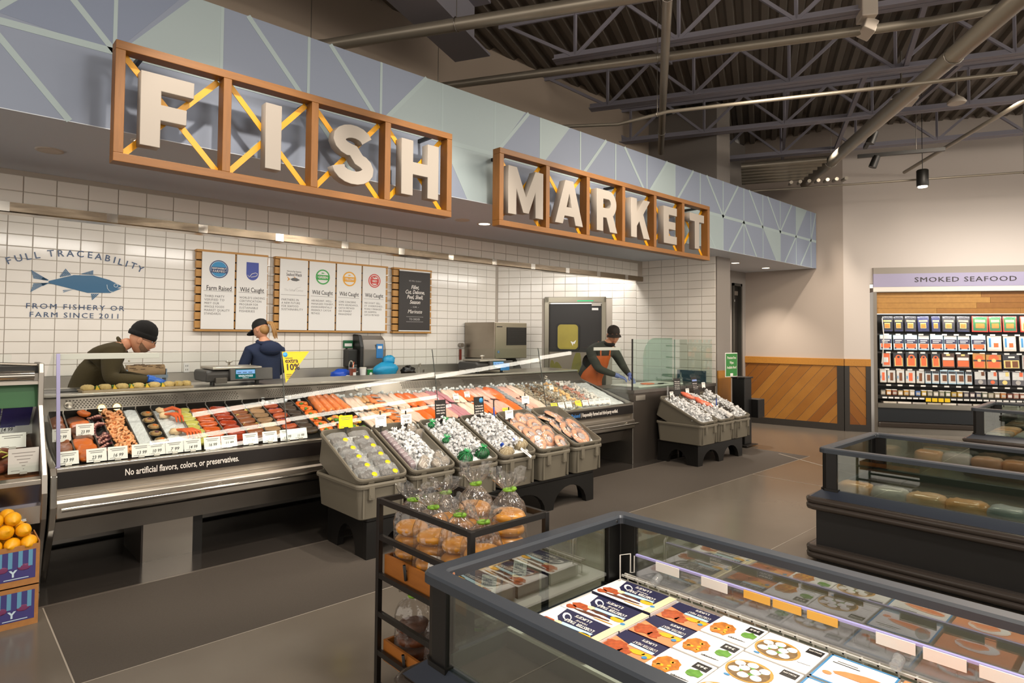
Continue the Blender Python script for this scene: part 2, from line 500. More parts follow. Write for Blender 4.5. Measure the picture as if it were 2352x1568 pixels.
for s_ in st: MB().prism([(a.x, a.y) for a in s_], 0, .0022, TF).obj('painted_stripe', fas_s, fascia)
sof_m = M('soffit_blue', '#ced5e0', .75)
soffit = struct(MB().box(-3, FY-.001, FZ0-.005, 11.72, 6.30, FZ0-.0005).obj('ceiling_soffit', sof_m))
struct(MB().box(-1.5, 6.30, 2.90, 8.95, 8.5, 2.98).obj('ceiling_prep', M('ceiling_white', '#e4dfd6', .8)))
struct(MB().box(-3, FY+.12, FZ1-.03, 11.84, 6.2, FZ1).obj('ceiling_ledge', M('ledge_dust', '#6d665e', .8)))
# wall above, right wall, smoked seafood wall
struct(MB().box(-4, 6.2, FZ1-.05, 9.2, 6.3, 5.5).obj('wall_upper', tanw))
struct(MB().box(9.38, 5.80, 0, 11.14, 5.9, 5.4).obj('wall_recess', grey_wall))
struct(MB().box(11.45, 5.80, 0, 11.8, 5.9, 5.4).obj('wall_recess', grey_wall))
struct(MB().box(11.14, 5.80, 2.66, 11.45, 5.9, 5.4).obj('wall_recess', grey_wall))
RA = V((11.66, 5.86, 0)); RB = V((11.93, 4.10, 0)); RU = (RB-RA).normalized(); RN = V((RU.y, -RU.x, 0))
RL = (RB-RA).length
TR = basis(RU, -RN, ZU, RA)
wallr = M('wall_light', '#b3a69b', .75, bump=.02, bs=100)
struct(MB().box(0, 0, 0, RL, .1, 5.5, 0, TR).obj('wall_right', wallr))
KU = V((cos(radians(-58.6)), sin(radians(-58.6)), 0)); KN = V((KU.y, -KU.x, 0))
KA = RB
TK = basis(KU, -KN, ZU, KA)
def kpt(s, z, off=0): return KA+KU*s+ZU*z+KN*off
wallk = M('wall_light2', '#c4bab2', .75, bump=.02, bs=100)
b = MB(); b.box(0, 0, 0, .42, .1, 5.5, 0, TK); b.box(.42, 0, 2.60, 5, .1, 5.5, 0, TK); b.box(.42, 1.0, 0, 5, 1.1, 2.6, 0, TK)
struct(b.obj('wall_smoked', wallk))
# ================================================================== wainscot on the right wall
def clip_poly(poly, x0, z0, x1, z1):
    for ax, lim, sg in ((0, x0, 1), (0, x1, -1), (1, z0, 1), (1, z1, -1)):
        out = []
        for i, p in enumerate(poly):
            q = poly[(i+1) % len(poly)]
            dp = (p[ax]-lim)*sg; dq = (q[ax]-lim)*sg
            if dp >= 0: out.append(p)
            if dp*dq < 0:
                t = dp/(dp-dq); out.append((p[0]+(q[0]-p[0])*t, p[1]+(q[1]-p[1])*t))
        poly = out
        if len(poly) < 3: return []
    return poly
plank_ms = [M('plank_%d' % i, c, .45, var=.5, vs=3, col2=c2, bump=.06, bs=20) for i, (c, c2) in enumerate((('#8f581c', '#6a3d10'), ('#9a6524', '#754515'), ('#804a16', '#5a320d'), ('#a5702c', '#7f5019')))]
def planks(wall, T, x0, x1, z0, z1, ang, w=.145, seed=1):
    rnd = random.Random(seed)
    d = V((cos(ang), sin(ang))); n = V((-d.y, d.x)); c = V(((x0+x1)/2, (z0+z1)/2)); k = int(2.6/w)
    for i in range(-k, k):
        a = c+n*(i*w+.003); b_ = c+n*((i+1)*w-.003)
        P = clip_poly([tuple(a-d*3), tuple(a+d*3), tuple(b_+d*3), tuple(b_-d*3)], x0, z0, x1, z1)
        if len(P) < 3: continue
        th = .016+.003*rnd.random()
        MB().prism([(p[0], p[1]) for p in P], 0, th, T @ basis(XU, ZU, -YU)).obj('plank', plank_ms[rnd.randrange(4)], wall)
wain = bpy.data.objects['wall_right']
planks(wain, TR, 0, RL-.10, .12, 1.15, radians(50), seed=3)
kw = bpy.data.objects['wall_smoked']
planks(kw, TK, .08, .34, .12, 1.15, radians(-52), seed=5)
dkpost = M('post_dark', '#2b2723', .5)
struct(MB().box(0, -.035, 1.15, RL, 0, 1.275, 0, TR).obj('trim_7', oak, bevel=.004))
struct(MB().box(0, -.035, 1.15, .42, 0, 1.275, 0, TK).obj('trim_8', oak, bevel=.004))
struct(MB().box(0, -.03, 0, RL, 0, .12, 0, TR).obj('baseboard_right', dkpost))
struct(MB().box(0, -.03, 0, .42, 0, .12, 0, TK).obj('baseboard_far', dkpost))
b = MB(); b.box(RL-.11, -.03, .12, RL, 0, 1.15, 0, TR); b.box(0, -.03, .12, .08, 0, 1.15, 0, TK); b.box(.34, -.03, .12, .42, 0, 1.15, 0, TK)
struct(b.obj('trim_9', dkpost))
# black staff door in the recess, with frame and closer
d2 = struct(MB().box(11.17, 5.83, .01, 11.43, 5.87, 2.62).obj('door_2', M('door_black', '#1b1815', .45)))
b = MB(); b.box(11.12, 5.77, 0, 11.17, 5.88, 2.67); b.box(11.43, 5.77, 0, 11.48, 5.88, 2.67); b.box(11.12, 5.77, 2.62, 11.48, 5.88, 2.67)
b.obj('door_frame', M('frame_dark', '#3a3833', .5), d2)
MB().box(11.19, 5.78, 2.44, 11.32, 5.83, 2.52).obj('door_closer', steel_s, d2)
MB().box(11.19, 5.815, 2.32, 11.27, 5.83, 2.36).obj('door_plate', paper, d2)

# ================================================================== double-acting door in the angled wall
frame_st = M('frame_steel', '#8f8a7c', .3, 1.)
door = MB().box(.95, .02, .02, 1.87, .06, 2.20, 0, dT()).obj('door_1', M('door_leaf', '#23201e', .42, bump=.05, bs=200)); struct(door)
b = MB()
b.box(.87, -.03, 0, .95, .13, 2.32, 0, dT()); b.box(1.87, -.03, 0, 1.945, .13, 2.32, 0, dT()); b.box(.87, -.03, 2.22, 1.945, .13, 2.32, 0, dT())
b.obj('door_frame', frame_st, door, bevel=.006)
def rrect(x0, z0, x1, z1, r, n=5):
    out = []
    for cx_, cz_, a0 in ((x1-r, z1-r, 0), (x0+r, z1-r, pi/2), (x0+r, z0+r, pi), (x1-r, z0+r, 1.5*pi)):
        for i in range(n+1):
            a = a0+pi/2*i/n; out.append((cx_+r*cos(a), cz_+r*sin(a)))
    return out
TD = dT() @ basis(XU, ZU, -YU, (0, .02, 0))
MB().prism(rrect(1.07, 1.38, 1.49, 1.87, .07), 0, .014, TD).obj('window_gasket', blackp, door)
MB().prism(rrect(1.10, 1.41, 1.46, 1.84, .06), 0, .018, TD).obj('window_pane', M('door_window', '#a99a3c', .25, var=.2, vs=4), door)
b = MB(); b.prism([(1.36, 1.52), (1.43, 1.57), (1.40, 1.50)], .018, .019, TD); b.prism([(1.33, 1.55), (1.38, 1.53), (1.37, 1.47)], .018, .019, TD)
b.obj('paper_scrap', paper, door)
MB().box(.95, .012, .02, 1.87, .02, 1.36, 0, dT()).obj('kick_panel', M('kick_panel', '#857a6c', .5), door)
scale_m = M('fish_print', '#6f6a2c', .55, var=.35, vs=9, col2='#8f8840')
for i, (cx_, cz_, rx_, rz_, a) in enumerate(((1.18, .78, .10, .42, .25), (1.42, .95, .09, .44, -.1), (1.02, 1.02, .05, .2, .1))):
    pts = [(cx_+rx_*cos(t)*cos(a)-rz_*sin(t)*sin(a), max(.05, min(1.35, cz_+rx_*cos(t)*sin(a)+rz_*sin(t)*cos(a)))) for t in [2*pi*k/22 for k in range(22)]]
    MB().prism(pts, .008, .0095, TD).obj('fish_print', scale_m, door)
EMIT('green_led', '#23e890', 1.1)
MB().box(1.45, -.035, 2.243, 1.73, -.03, 2.257, 0, dT()).obj('exit_strip', MATS['green_led'], door)
MB().box(1.70, -.02, 2.16, 1.86, .02, 2.22, 0, dT()).obj('door_closer', steel_s, door)
MB().box(1.70, .012, 2.09, 1.81, .02, 2.13, 0, dT()).obj('name_plate', paper, door)

# ================================================================== roof deck and joists
JU = V((.427, -.904, 0)).normalized(); JV = V((.904, .427, 0)).normalized()
deck_m = M('deck_steel', '#6b6359', .6, .0, var=.3, vs=2, col2='#514a42')
b = MB(); ZD = 5.42; pit = .19
TJ = basis(JU, JV, ZU)     # local x along the joists, y across them
sv = []
nrib = 150
for i in range(nrib):
    s0 = -7+i*pit
    sv += [(s0, ZD), (s0+.07, ZD), (s0+.10, ZD+.06), (s0+.16, ZD+.06)]
vs = []; fs = []
for s_, z_ in sv: vs += [(s_, -4, z_), (s_, 24, z_)]
fs = [(2*i, 2*i+1, 2*i+3, 2*i+2) for i in range(len(sv)-1)]
b.add(vs, fs, 0, TJ)
struct(b.obj('ceiling', deck_m))
jst = M('joist_grey', '#8d8a95', .6)
def rod(bd, p, q, w, h=None):
    h = h or w; p = V(p); q = V(q); d = q-p; L = d.length; d.normalize()
    a = d.cross(ZU)
    if a.length < 1e-4: a = V((1, 0, 0))
    a.normalize(); c = a.cross(d)
    bd.box(-w/2, 0, -h/2, w/2, L, h/2, 0, basis(a, d, c, p))
ZJ = 4.80
jlabels = ['grey steel bar joist nearest the camera, just right of the girder', 'grey bar joist second from the camera, its end above the sign word MARKET', 'grey bar joist third from the camera, crossing over the square lamp', 'grey bar joist fourth from the camera, dark against the upper wall', 'farthest grey bar joist, running along the wall over the smoked fish cooler']
for i, w in enumerate((6.80, 8.44, 10.09, 11.74, 13.4)):
    s0, s1 = (-2.2, 8) if i < 4 else (-1.6, 6.5)
    t = thing('bar_joist', jlabels[i], 'joist', TJ @ V((s0, w, ZJ)))
    b = MB()
    for dy in (-.080, .012):
        b.box(s0, w+dy, ZJ, s1, w+dy+.068, ZJ+.012, 0, TJ)
    b.box(s0, w-.012, ZJ, s1, w-.006, ZJ+.085, 0, TJ); b.box(s0, w+.006, ZJ, s1, w+.012, ZJ+.085, 0, TJ)
    b.obj('bottom_chord', jst, t)
    b = MB(); b.box(-2.9, w-.055, ZD-.07, s1, w+.055, ZD-.055, 0, TJ); b.box(-2.9, w-.012, ZD-.11, s1, w+.012, ZD-.055, 0, TJ)
    b.obj('top_chord', jst, t)
    step = 1.15; k = 0; s_ = s0+.25
    bd = MB(); rod(bd, TJ @ V((s0+.25, w, ZJ+.03)), TJ @ V((s0-.62, w, ZD-.08)), .035); bd.obj('web_bar', jst, t)
    while s_+step < s1 and k < 9:
        for p0, p1, wd in ((s_, s_+step/2, .035), (s_+step, s_+step/2, .035), (s_+step/2, s_+step/2, .03)):
            if p0 == p1: p0 = p1 = s_
            bd = MB(); rod(bd, TJ @ V((p0, w, ZJ+.03)), TJ @ V((p1, w, ZD-.08)), wd); bd.obj('web_bar', jst, t)
        s_ += step; k += 1
# girder
gm = M('girder_paint', '#8f8d96', .6)
t = thing('roof_girder', 'wide grey painted steel girder rising over the fish sign to the roof', 'girder', TJ @ V((-3.03, 2, 4.78)))
b = MB(); b.box(-3.25, -3, 4.78, -2.81, 6.35, 4.81, 0, TJ); b.obj('bottom_flange', gm, t)
b = MB(); b.box(-3.05, -3, 4.81, -3.01, 6.35, 5.38, 0, TJ); b.obj('web', gm, t)
b = MB(); b.box(-3.25, -3, 5.38, -2.81, 6.35, 5.41, 0, TJ); b.obj('top_flange', gm, t)
# second line of bridging: slanted braces between joists (seen as long diagonals)
b_lab = ['thin grey diagonal brace between the two nearest joists', 'thin grey diagonal brace between the middle joists', 'thin grey diagonal brace beside the square lamp', 'long grey brace running up from the third joist', 'short grey brace in front of the far upper wall']
for i, (s_, w0, z0, w1, z1) in enumerate(((-1.1, 6.8, 4.83, 8.44, 5.3), (1.6, 6.8, 5.3, 8.44, 4.83), (2.2, 8.44, 4.84, 11.74, 5.3), (1.2, 8.44, 4.84, 13.2, 4.84), (.4, 10.09, 5.3, 13.3, 4.85))):
    b = MB(); rod(b, TJ @ V((s_, w0, z0)), TJ @ V((s_, w1, z1)), .05)
    tag(b.obj('roof_brace', jst), b_lab[i], 'brace')
# pipes
pipe_m = M('pipe_steel', '#9c9486', .38, .45, var=.15, vs=2)
def pipe(label, pts, r, cat='pipe', hang=(), name='pipe'):
    t = thing(name, label, cat, pts[0])
    MB().tube(pts, r, 14).obj('pipe_run', pipe_m, t)
    for f in hang:
        L = len(pts)-1; i = min(int(f*L), L-1); p = V(pts[i]).lerp(V(pts[i+1]), f*L-i)
        d = (V(pts[i+1])-V(pts[i])).normalized()
        b = MB(); b.tube([p+(d.cross(ZU).normalized()*cos(a)+ZU*sin(a))*(r+.006)+d*0 for a in [2*pi*k/12 for k in range(12)]], .006, 5, closed=True)
        b.cyl(p+ZU*r, (p.x, p.y, ZD), .004, n=5)
        b.obj('hanger', steel_s, t)
    return t
pipe('thick grey sprinkler main passing in front of the girder', [(2.75, 6.15, 4.6), (2.91, 5.94, 4.6), (4.30, 3.39, 4.6), (6.5, -.65, 4.6)], .062, hang=(.12, .5))
pipe('grey sprinkler pipe below the nearest joist, above the fascia', [(4.35, 6.15, 4.62), (4.44, 5.98, 4.62), (6.80, 1.55, 4.62), (7.2, 1.1, 4.72)], .045, hang=(.2, .5))
pipe('thin grey pipe bending above the word MARKET', [(4.97, 6.17, 4.25), (6.14, 4.68, 4.25), (6.2, 4.02, 4.25), (7.7, 1.05, 4.25)], .02, hang=(.6,))
pipe('grey cross pipe running away from camera over the pipes', [(3.6, 2.3, 4.52), (4.59, 2.98, 4.52), (8.19, 5.43, 4.52), (8.3, 5.5, 4.52)], .045, hang=(.3, .6))
pipe('big grey duct pipe running from upper right to the far wall', [(11.4, 4.55, 4.4), (10.46, 3.84, 4.4), (6.39, .86, 4.4), (5.5, .2, 4.4)], .085, hang=(.35, .6))
pipe('thin level pipe along the wall above the pendant lamp', [(10.0, 5.06, 4.1), (11.7, 1.53, 4.1), (12.5, 0, 4.1)], .016, hang=(.5,))
pipe('thin slanted pipe in front of the far upper wall', [(12.2, 3.2, 4.5), (9.6, 1.2, 4.55), (8.5, .3, 4.6)], .028, hang=(.5,))
# ducted coil at the far corner
t = thing('duct_coil', 'bundle of grey round ducts at the far ceiling corner', 'duct', (10.0, 4.6, 4.15))
for i in range(6):
    p = V((9.62, 4.85, 4.42))+JV*(.13*i)*.6+ZU*(-.03*i)
    MB().cyl(p, p+JU*(1.25-.06*i), .055, n=12).obj('duct', pipe_m, t)
b = MB()
for i in range(7):
    p = V((10.0, 4.2, 4.12))+JU*(.13*i); b.cyl(p, p+JV*.5+ZU*.08, .028, n=8)
b.obj('pipe_branch', pipe_m, t)
# lamps in the ceiling
lampw = M('lamp_white', '#c8bdb0', .5)
def lamp_rod(t, p, r=.012): MB().cyl(p, (p[0], p[1], ZD), r, n=8).obj('rod', steel_s, t)
p = V((9.25, 2.45, 4.72)); t = thing('panel_lamp', 'square white panel lamp on a rod beside the big duct pipe', 'lamp', p)
MB().box(-.16, -.16, 0, .16, .16, .03, 0, Matrix.Translation(p) @ Matrix.Rotation(.5, 4, 'Z')).obj('lamp_panel', lampw, t, bevel=.008)
MB().cyl(p+ZU*.03, p+ZU*.12, .13, .10, 16).obj('housing', M('lamp_grey', '#7a7268', .5), t); lamp_rod(t, p+ZU*.12)
p = V((9.75, 1.95, 4.72)); t = thing('round_lamp', 'small round white ceiling lamp right of the square panel lamp', 'lamp', p)
MB().lathe([(.10, 0), (.11, .02), (.08, .06), (.03, .10), (.012, .12)], p, 18).obj('shade', lampw, t); lamp_rod(t, p+ZU*.12)
p = V((6.55, 2.02, 4.62)); t = thing('sensor_box', 'white two-part sensor box hanging at the top of the frame', 'sensor', p)
MB().box(-.10, -.07, .10, .10, .07, .42, 0, Matrix.Translation(p) @ Matrix.Rotation(.6, 4, 'Z')).obj('housing', lampw, t, bevel=.01)
MB().box(-.07, -.06, -.06, .07, .06, .10, 0, Matrix.Translation(p) @ Euler((.5, .35, .9)).to_matrix().to_4x4()).obj('sensor_head', lampw, t, bevel=.01)
MB().cyl(p+ZU*.42, (p.x, p.y, ZD), .10, n=14).obj('mount', lampw, t)
p = V((10.9, 2.62, 3.88)); t = thing('pendant_lamp', 'black cylinder pendant lamp hanging before the light wall', 'lamp', p)
MB().lathe([(.075, .06), (.08, .07), (.08, .30), (.07, .31), (.006, .31)], p, 20).obj('shade', blackm, t)
MB().lathe([(.0, .045), (.062, .045), (.066, .075)], p, 20, caps=False).obj('diffuser', EMIT('pend_glow', '#fff0d8', 9), t)
MB().cyl(p+ZU*.31, (p.x, p.y, ZD), .005, n=6).obj('cord', blackm, t)
for i, (q, d) in enumerate((((10.3, 2.75, 4.35), JU), ((9.7, 2.95, 4.5), JV))):
    q = V(q); t = thing('track_rail', ['short dark track rail with a spot above the pendant lamp', 'dark lighting track above the pendant, crossing the joist'][i], 'track', q)
    b = MB(); rod(b, q-d*.55, q+d*.55, .05); b.obj('rail', blackm, t)
    MB().cyl(q+d*.2, (q.x+d.x*.2, q.y+d.y*.2, ZD), .006, n=5).obj('rod', steel_s, t)
    MB().cyl(q-d*.3-ZU*.02, q-d*.3-ZU*.18-JU*.06, .05, .055, 12).obj('spot_head', blackm, t)
# recessed downlights in the soffit
dl_on = EMIT('downlight_on', '#fff0d6', 6)
for i, (x, y, on, lab) in enumerate(((.587, 5.345, 0, 'unlit recessed soffit light left of the fish sign'), (4.58, 5.37, 1, 'glowing recessed soffit light just left of the MARKET sign'), (4.25, 5.36, 0, 'unlit white disc in the soffit between the two signs'), (10.0, 5.15, 1, 'glowing soffit light by the black door'), (11.1, 5.13, 1, 'glowing soffit light at the right end of the soffit'), (1.02, 4.66, 1, 'small glowing soffit light behind the lower left sign corner'))):
    t = thing('downlight', lab, 'downlight', (x, y, FZ0-.012))
    MB().lathe([(.062, .004), (.082, 0), (.085, .012)], (x, y, FZ0-.012), 22, caps=False).obj('trim_ring', lampw, t)
    MB().lathe([(0, .003), (.064, .003)], (x, y, FZ0-.012), 22, caps=False).obj('diffuser', dl_on if on else lampw, t)
    if on: spot('downlight_beam', (x, y, FZ0-.03), (x, y, 0), 170 if x > 9 else 40, 95, .8)
# long linear lamps of the sales floor, above and beyond the camera; the case glass mirrors them
tube_m = EMIT('tube_glow', '#fff4e4', 26)
for i, (p, q) in enumerate((((4.6, -5.6, 4.2), (14.32, -2.15, 4.2)), ((4.2, -7.8, 4.2), (11.8, -5.75, 4.2)), ((5.9, -9.1, 4.2), (12.9, -6.6, 4.2)))):
    p, q = V(p), V(q); t = thing('linear_lamp', ['linear lamp row of the sales floor nearest the case glass', 'second linear lamp row of the sales floor', 'third linear lamp row of the sales floor'][i], 'lamp', p)
    b = MB(); b.cyl(p, q, .055, n=10); b.obj('tube', tube_m, t)
    b = MB(); rod(b, p+ZU*.08, q+ZU*.08, .12, .05); b.obj('housing', lampw, t)
    for f in (.1, .5, .9): r_ = p.lerp(q, f); MB().cyl(r_+ZU*.1, (r_.x, r_.y, ZD), .006, n=5).obj('rod', steel_s, t)
# ================================================================== the two letter signs
SY0, SY1 = 4.245, 4.345           # front and back of the frames
letter_m = M('letter_cream', '#9a9289', .55)
yellow = M('yellow_bar', '#d99a0c', .45)
TS = basis(XU, ZU, -YU, (0, 0, 0))
def poly_letter(ch, h=.445):
    """outlines in letter space, height h; first loop is the outer one"""
    t = .105*h/.445
    def R_(x0, z0, x1, z1): return [(x0, z0), (x1, z0), (x1, z1), (x0, z1)]
    if ch == 'I': return .105, [[(0, 0), (t, 0), (t, h), (0, h)]]
    if ch == 'F': return .29, [[(0, 0), (t, 0), (t, .17), (.25, .17), (.25, .26), (t, .26), (t, h-.095), (.29, h-.095), (.29, h), (0, h)]]
    if ch == 'E': return .28, [[(0, 0), (.28, 0), (.28, .092), (t, .092), (t, .178), (.25, .178), (.25, .266), (t, .266), (t, h-.092), (.28, h-.092), (.28, h), (0, h)]]
    if ch == 'H': return .36, [[(0, 0), (t, 0), (t, .175), (.255, .175), (.255, 0), (.36, 0), (.36, h), (.255, h), (.255, .27), (t, .27), (t, h), (0, h)]]
    if ch == 'T': return .34, [[(.118, 0), (.222, 0), (.222, h-.095), (.34, h-.095), (.34, h), (0, h), (0, h-.095), (.118, h-.095)]]
    if ch == 'K': return .36, [[(0, 0), (t, 0), (t, .13), (.155, .195), (.24, 0), (.36, 0), (.228, .275), (.36, h), (.235, h), (t, .275), (t, h), (0, h)]]
    if ch == 'M': return .46, [[(0, 0), (.10, 0), (.10, .26), (.195, .03), (.265, .03), (.36, .26), (.36, 0), (.46, 0), (.46, h), (.355, h), (.23, .17), (.105, h), (0, h)]]
    if ch == 'A': return .42, [[(0, 0), (.112, 0), (.138, .085), (.282, .085), (.308, 0), (.42, 0), (.268, h), (.152, h)], [(.165, .17), (.255, .17), (.21, .325)]]
    if ch == 'R':
        arc = [(.20+.135*cos(a), .302+.143*sin(a)) for a in [pi/2-pi*k/12 for k in range(13)]]
        inn = [(.195+.045*cos(a), .302+.052*sin(a)) for a in [pi/2-pi*k/10 for k in range(11)]]
        return .35, [[(0, 0), (t, 0), (t, .15), (.165, .15), (.225, 0), (.35, 0), (.275, .178)]+arc[::-1][1:]+[(0, h)], [(t, .25)]+inn[::-1]+[(t, .354)]]
    if ch == 'S':
        ctr = []
        for k in range(13): a = radians(15+k*(255/12)); ctr.append((.165+.115*cos(a), .325+.073*sin(a)))
        for k in range(1, 14): a = radians(90-k*(270/13)); ctr.append((.168+.122*cos(a), .122+.075*sin(a)))
        L = []; Rr = []
        for i, p in enumerate(ctr):
            q0 = V(ctr[max(i-1, 0)]); q1 = V(ctr[min(i+1, len(ctr)-1)]); d = (q1-q0).normalized(); n = V((-d.y, d.x))*.047
            L.append((p[0]+n.x, p[1]+n.y)); Rr.append((p[0]-n.x, p[1]-n.y))
        return .33, [L+Rr[::-1]]
def letter(ch, x, z, parent, y=4.24, d=.080, scale=1.):
    w, loops = poly_letter(ch)
    c = bpy.data.curves.new('letter', 'CURVE'); c.dimensions = '2D'; c.fill_mode = 'BOTH'; c.extrude = d/2; c.bevel_depth = .003; c.bevel_resolution = 1
    for lp in loops:
        sp_ = c.splines.new('POLY'); sp_.points.add(len(lp)-1); sp_.use_cyclic_u = True
        for p, q in zip(sp_.points, lp): p.co = ((q[0]-w/2)*scale, q[1], 0, 1)
    c.materials.append(letter_m)
    o = bpy.data.objects.new('letter', c); COL.objects.link(o); o.parent = parent
    o.matrix_local = basis(XU, ZU, -YU, V((x, y+d/2, z))-worldloc(parent))
    return o
def sign(word, x0, x1, z0, z1, label):
    n = len(word); t = thing('letter_sign', label, 'sign', ((x0+x1)/2, SY1, z0)); fr = .052
    wood = M('sign_oak', '#87571f', .5, var=.5, vs=5, stretch=(1.2, 12, 12), col2='#5f3a10', bump=.06, bs=30)
    woodv = M('sign_oak_v', '#87571f', .5, var=.5, vs=5, stretch=(12, 12, 1.2), col2='#5f3a10', bump=.06, bs=30)
    MB().box(x0, SY0, z1-fr, x1, SY1, z1).obj('frame_rail', wood, t, bevel=.003)
    MB().box(x0, SY0, z0, x1, SY1, z0+fr).obj('frame_rail', wood, t, bevel=.003)
    cw = (x1-x0-fr)/n
    for i in range(n+1):
        xx = x0+i*cw
        MB().box(xx, SY0+.001, z0+fr, xx+fr, SY1, z1-fr).obj('frame_stile', woodv, t, bevel=.003)
    for i, ch in enumerate(word):
        a = x0+i*cw+fr; c = x0+(i+1)*cw; zb, zt = z0+fr, z1-fr
        for k, (p, q) in enumerate((((a, zb), (c, zt)), ((a, zt), (c, zb)))):
            b = MB(); d = V((q[0]-p[0], 0, q[1]-p[1])); L = d.length; d.normalize(); nn = V((-d.z, 0, d.x))
            T = basis(d, nn, d.cross(nn), (p[0], SY1-.012-.006*k, p[1]))
            b.box(.012, -.019, -.003, L-.012, .019, .003, 0, T); b.obj('cross_bar', yellow, t)
        letter(ch, (a+c)/2-(.0 if ch != 'F' else .05), z0+.125, t)
    for xx in (x0+.15, (x0+x1)/2, x1-.15):
        MB().box(xx-.012, SY1, z1-.05, xx+.012, FY, z1-.02).obj('bracket', blackm, t)
    return t
sign('FISH', .765, 3.25, 2.65, 3.37, 'oak framed letter sign spelling FISH over the display case')
sign('MARKET', 3.80, 7.55, 2.655, 3.375, 'oak framed letter sign spelling MARKET toward the far end of the fascia')
# ================================================================== the long seafood display case
CX0, CX1 = .62, 6.68
glass = GLASS('case_glass', '#fbfdfc', .45, .0, .0)
glass_e = GLASS('edge_glass', '#cfe0da', 1., .05, .08, white=.12)
case = thing('display_case', 'long stainless steel seafood display case with leaning glass front panes', 'display case', (3.65, 5.4, 0))
def prof(name, pts, mat, x0=CX0, x1=CX1, bevel=0): return MB().sweepx(pts, x0, x1).obj(name, mat, case, bevel=bevel)
prof('front_lip', [(4.845, .757), (4.845, .782), (4.875, .785), (4.95, .775), (4.95, .757)], steel, bevel=.003)
band = prof('sign_band', [(4.843, .655), (4.843, .757), (4.87, .757), (4.87, .655)], M('band_black', '#16110f', .35))
wht = M('letter_white', '#e9e2da', .6)
text('No artificial flavors, colors, or preservatives.', .062, (1.365, 4.8425, .707), XU, ZU, wht, band, bold=.012, width=.74)
text('Responsibly Farmed and third-party verified.', .062, (6.02, 4.8425, .707), XU, ZU, wht, band, bold=.012, width=.68)
text('Raised', .062, (5.56, 4.8425, .707), XU, ZU, M('letter_blue', '#3d7fc4', .6), band, bold=.012, width=.15)
MB().box(5.655, 4.8405, .68, 5.659, 4.843, .735).obj('band_bar', wht, band)
prof('lower_front', [(4.872, .655), (4.885, .60), (4.83, .585), (4.815, .57), (4.815, .475), (4.84, .462), (4.95, .455), (4.95, .655)], steel, bevel=.004)
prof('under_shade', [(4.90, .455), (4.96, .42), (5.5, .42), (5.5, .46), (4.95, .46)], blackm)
prof('lower_panel', [(4.97, .42), (5.03, .285), (5.05, .28), (5.9, .28), (5.9, .42)], steel_s)
MB().cyl((CX0+.02, 4.775, .535), (CX1+.02, 4.775, .535), .014, n=12).obj('bumper_rail', chrome, case)
for i in range(8):
    x = .78+.82*i
    b = MB(); b.cyl((x, 4.775, .535), (x, 4.82, .535), .008, n=8); b.cyl((x, 4.812, .535), (x, 4.818, .535), .022, n=12); b.obj('rail_bracket', chrome, case)
prof('deck', [(4.95, .757), (5.64, .99), (5.64, .97), (4.95, .735)], M('deck_dark', '#3c3a37', .3, .8))
rear = prof('rear_wall', [(5.64, .985), (5.70, 1.03), (5.80, 1.15), (5.83, 1.15), (5.83, .9), (5.64, .9)], steel_s)
prof('work_ledge', [(5.78, 1.15), (5.78, 1.172), (6.45, 1.172), (6.45, 1.12), (5.83, 1.12), (5.83, 1.15)], steel, bevel=.004)
prof('rear_body', [(5.90, .28), (5.90, .9), (5.83, .9), (5.83, 1.12), (6.40, 1.12), (6.40, .02), (5.9, .02)], steel_s)
# perforated return-air strips and round vents on the rear wall
RT = basis(XU, V((0, .64, .768)).normalized(), XU.cross(V((0, .64, .768)).normalized()), (0, 5.70, 1.03))
perf = M('hole_dark', '#39332c', .6)
for x0, x1 in ((.78, 1.55), (1.60, 2.06), (2.30, 2.75), (2.80, 3.1), (3.75, 4.3), (4.6, 5.1), (5.3, 5.9)):
    b = MB(); nx = int((x1-x0)/.022)
    for r in range(5):
        for k in range(nx):
            b.box(x0+k*.022+(r % 2)*.011, .045+r*.017, .0005, x0+k*.022+(r % 2)*.011+.012, .045+r*.017+.009, .0018, 0, RT)
    stuff(b.obj('perforation', perf, case))
for x in (.80, 3.22, 3.35, 6.0):
    b = MB(); b.lathe([(.0, .004), (.012, .004), (.014, .001), (.026, .001), (.028, .006), (.032, .006), (.034, 0)], (x, .075, .001), 20, 0, RT); b.obj('round_vent', steel, rear)
# ends
def yz_panel(name, pts, x0, x1, mat, bevel=0, par=None): return MB().sweepx(pts, x0, x1).obj(name, mat, par or case, bevel=bevel)
yz_panel('end_panel', [(4.835, .79), (4.795, .745), (4.79, .55), (4.85, .40), (4.98, .22), (5.10, .04), (5.14, .0), (6.40, 0), (6.40, 1.172), (5.80, 1.172), (5.6, 1.02), (5.2, .86)], .582, .62, chrome, .006)
yz_panel('end_panel', [(4.85, 0), (4.85, .79), (6.05, 1.14), (6.10, 1.175), (6.45, 1.175), (6.45, 0)], 6.68, 6.705, steel_s, .003)
end = [(4.89, .785), (5.035, 1.50), (5.20, 1.50), (5.57, 1.27), (5.86, 1.09), (5.70, 1.02)]
yz_panel('end_glass', end, .622, .630, glass)
yz_panel('end_glass', [(4.89, .80), (5.035, 1.50), (5.20, 1.50), (6.05, 1.145)], 6.664, 6.672, glass)
jx = [.632, 2.12, 3.632, 5.115, 6.662]
GB, GT = V((0, 4.885, .783)), V((0, 5.035, 1.50))
gv = (GT-GB).normalized(); gn = gv.cross(XU); GTm = basis(XU, gv, XU.cross(gv), GB)
for i in range(4):
    tilt = Matrix.Rotation(radians((.0, .12, -.1, .08)[i]), 4, 'X')
    b = MB(); b.box(jx[i]+.003, 0, 0, jx[i+1]-.003, (GT-GB).length, .008, 0, GTm @ tilt)
    b.obj('front_pane', glass, case)
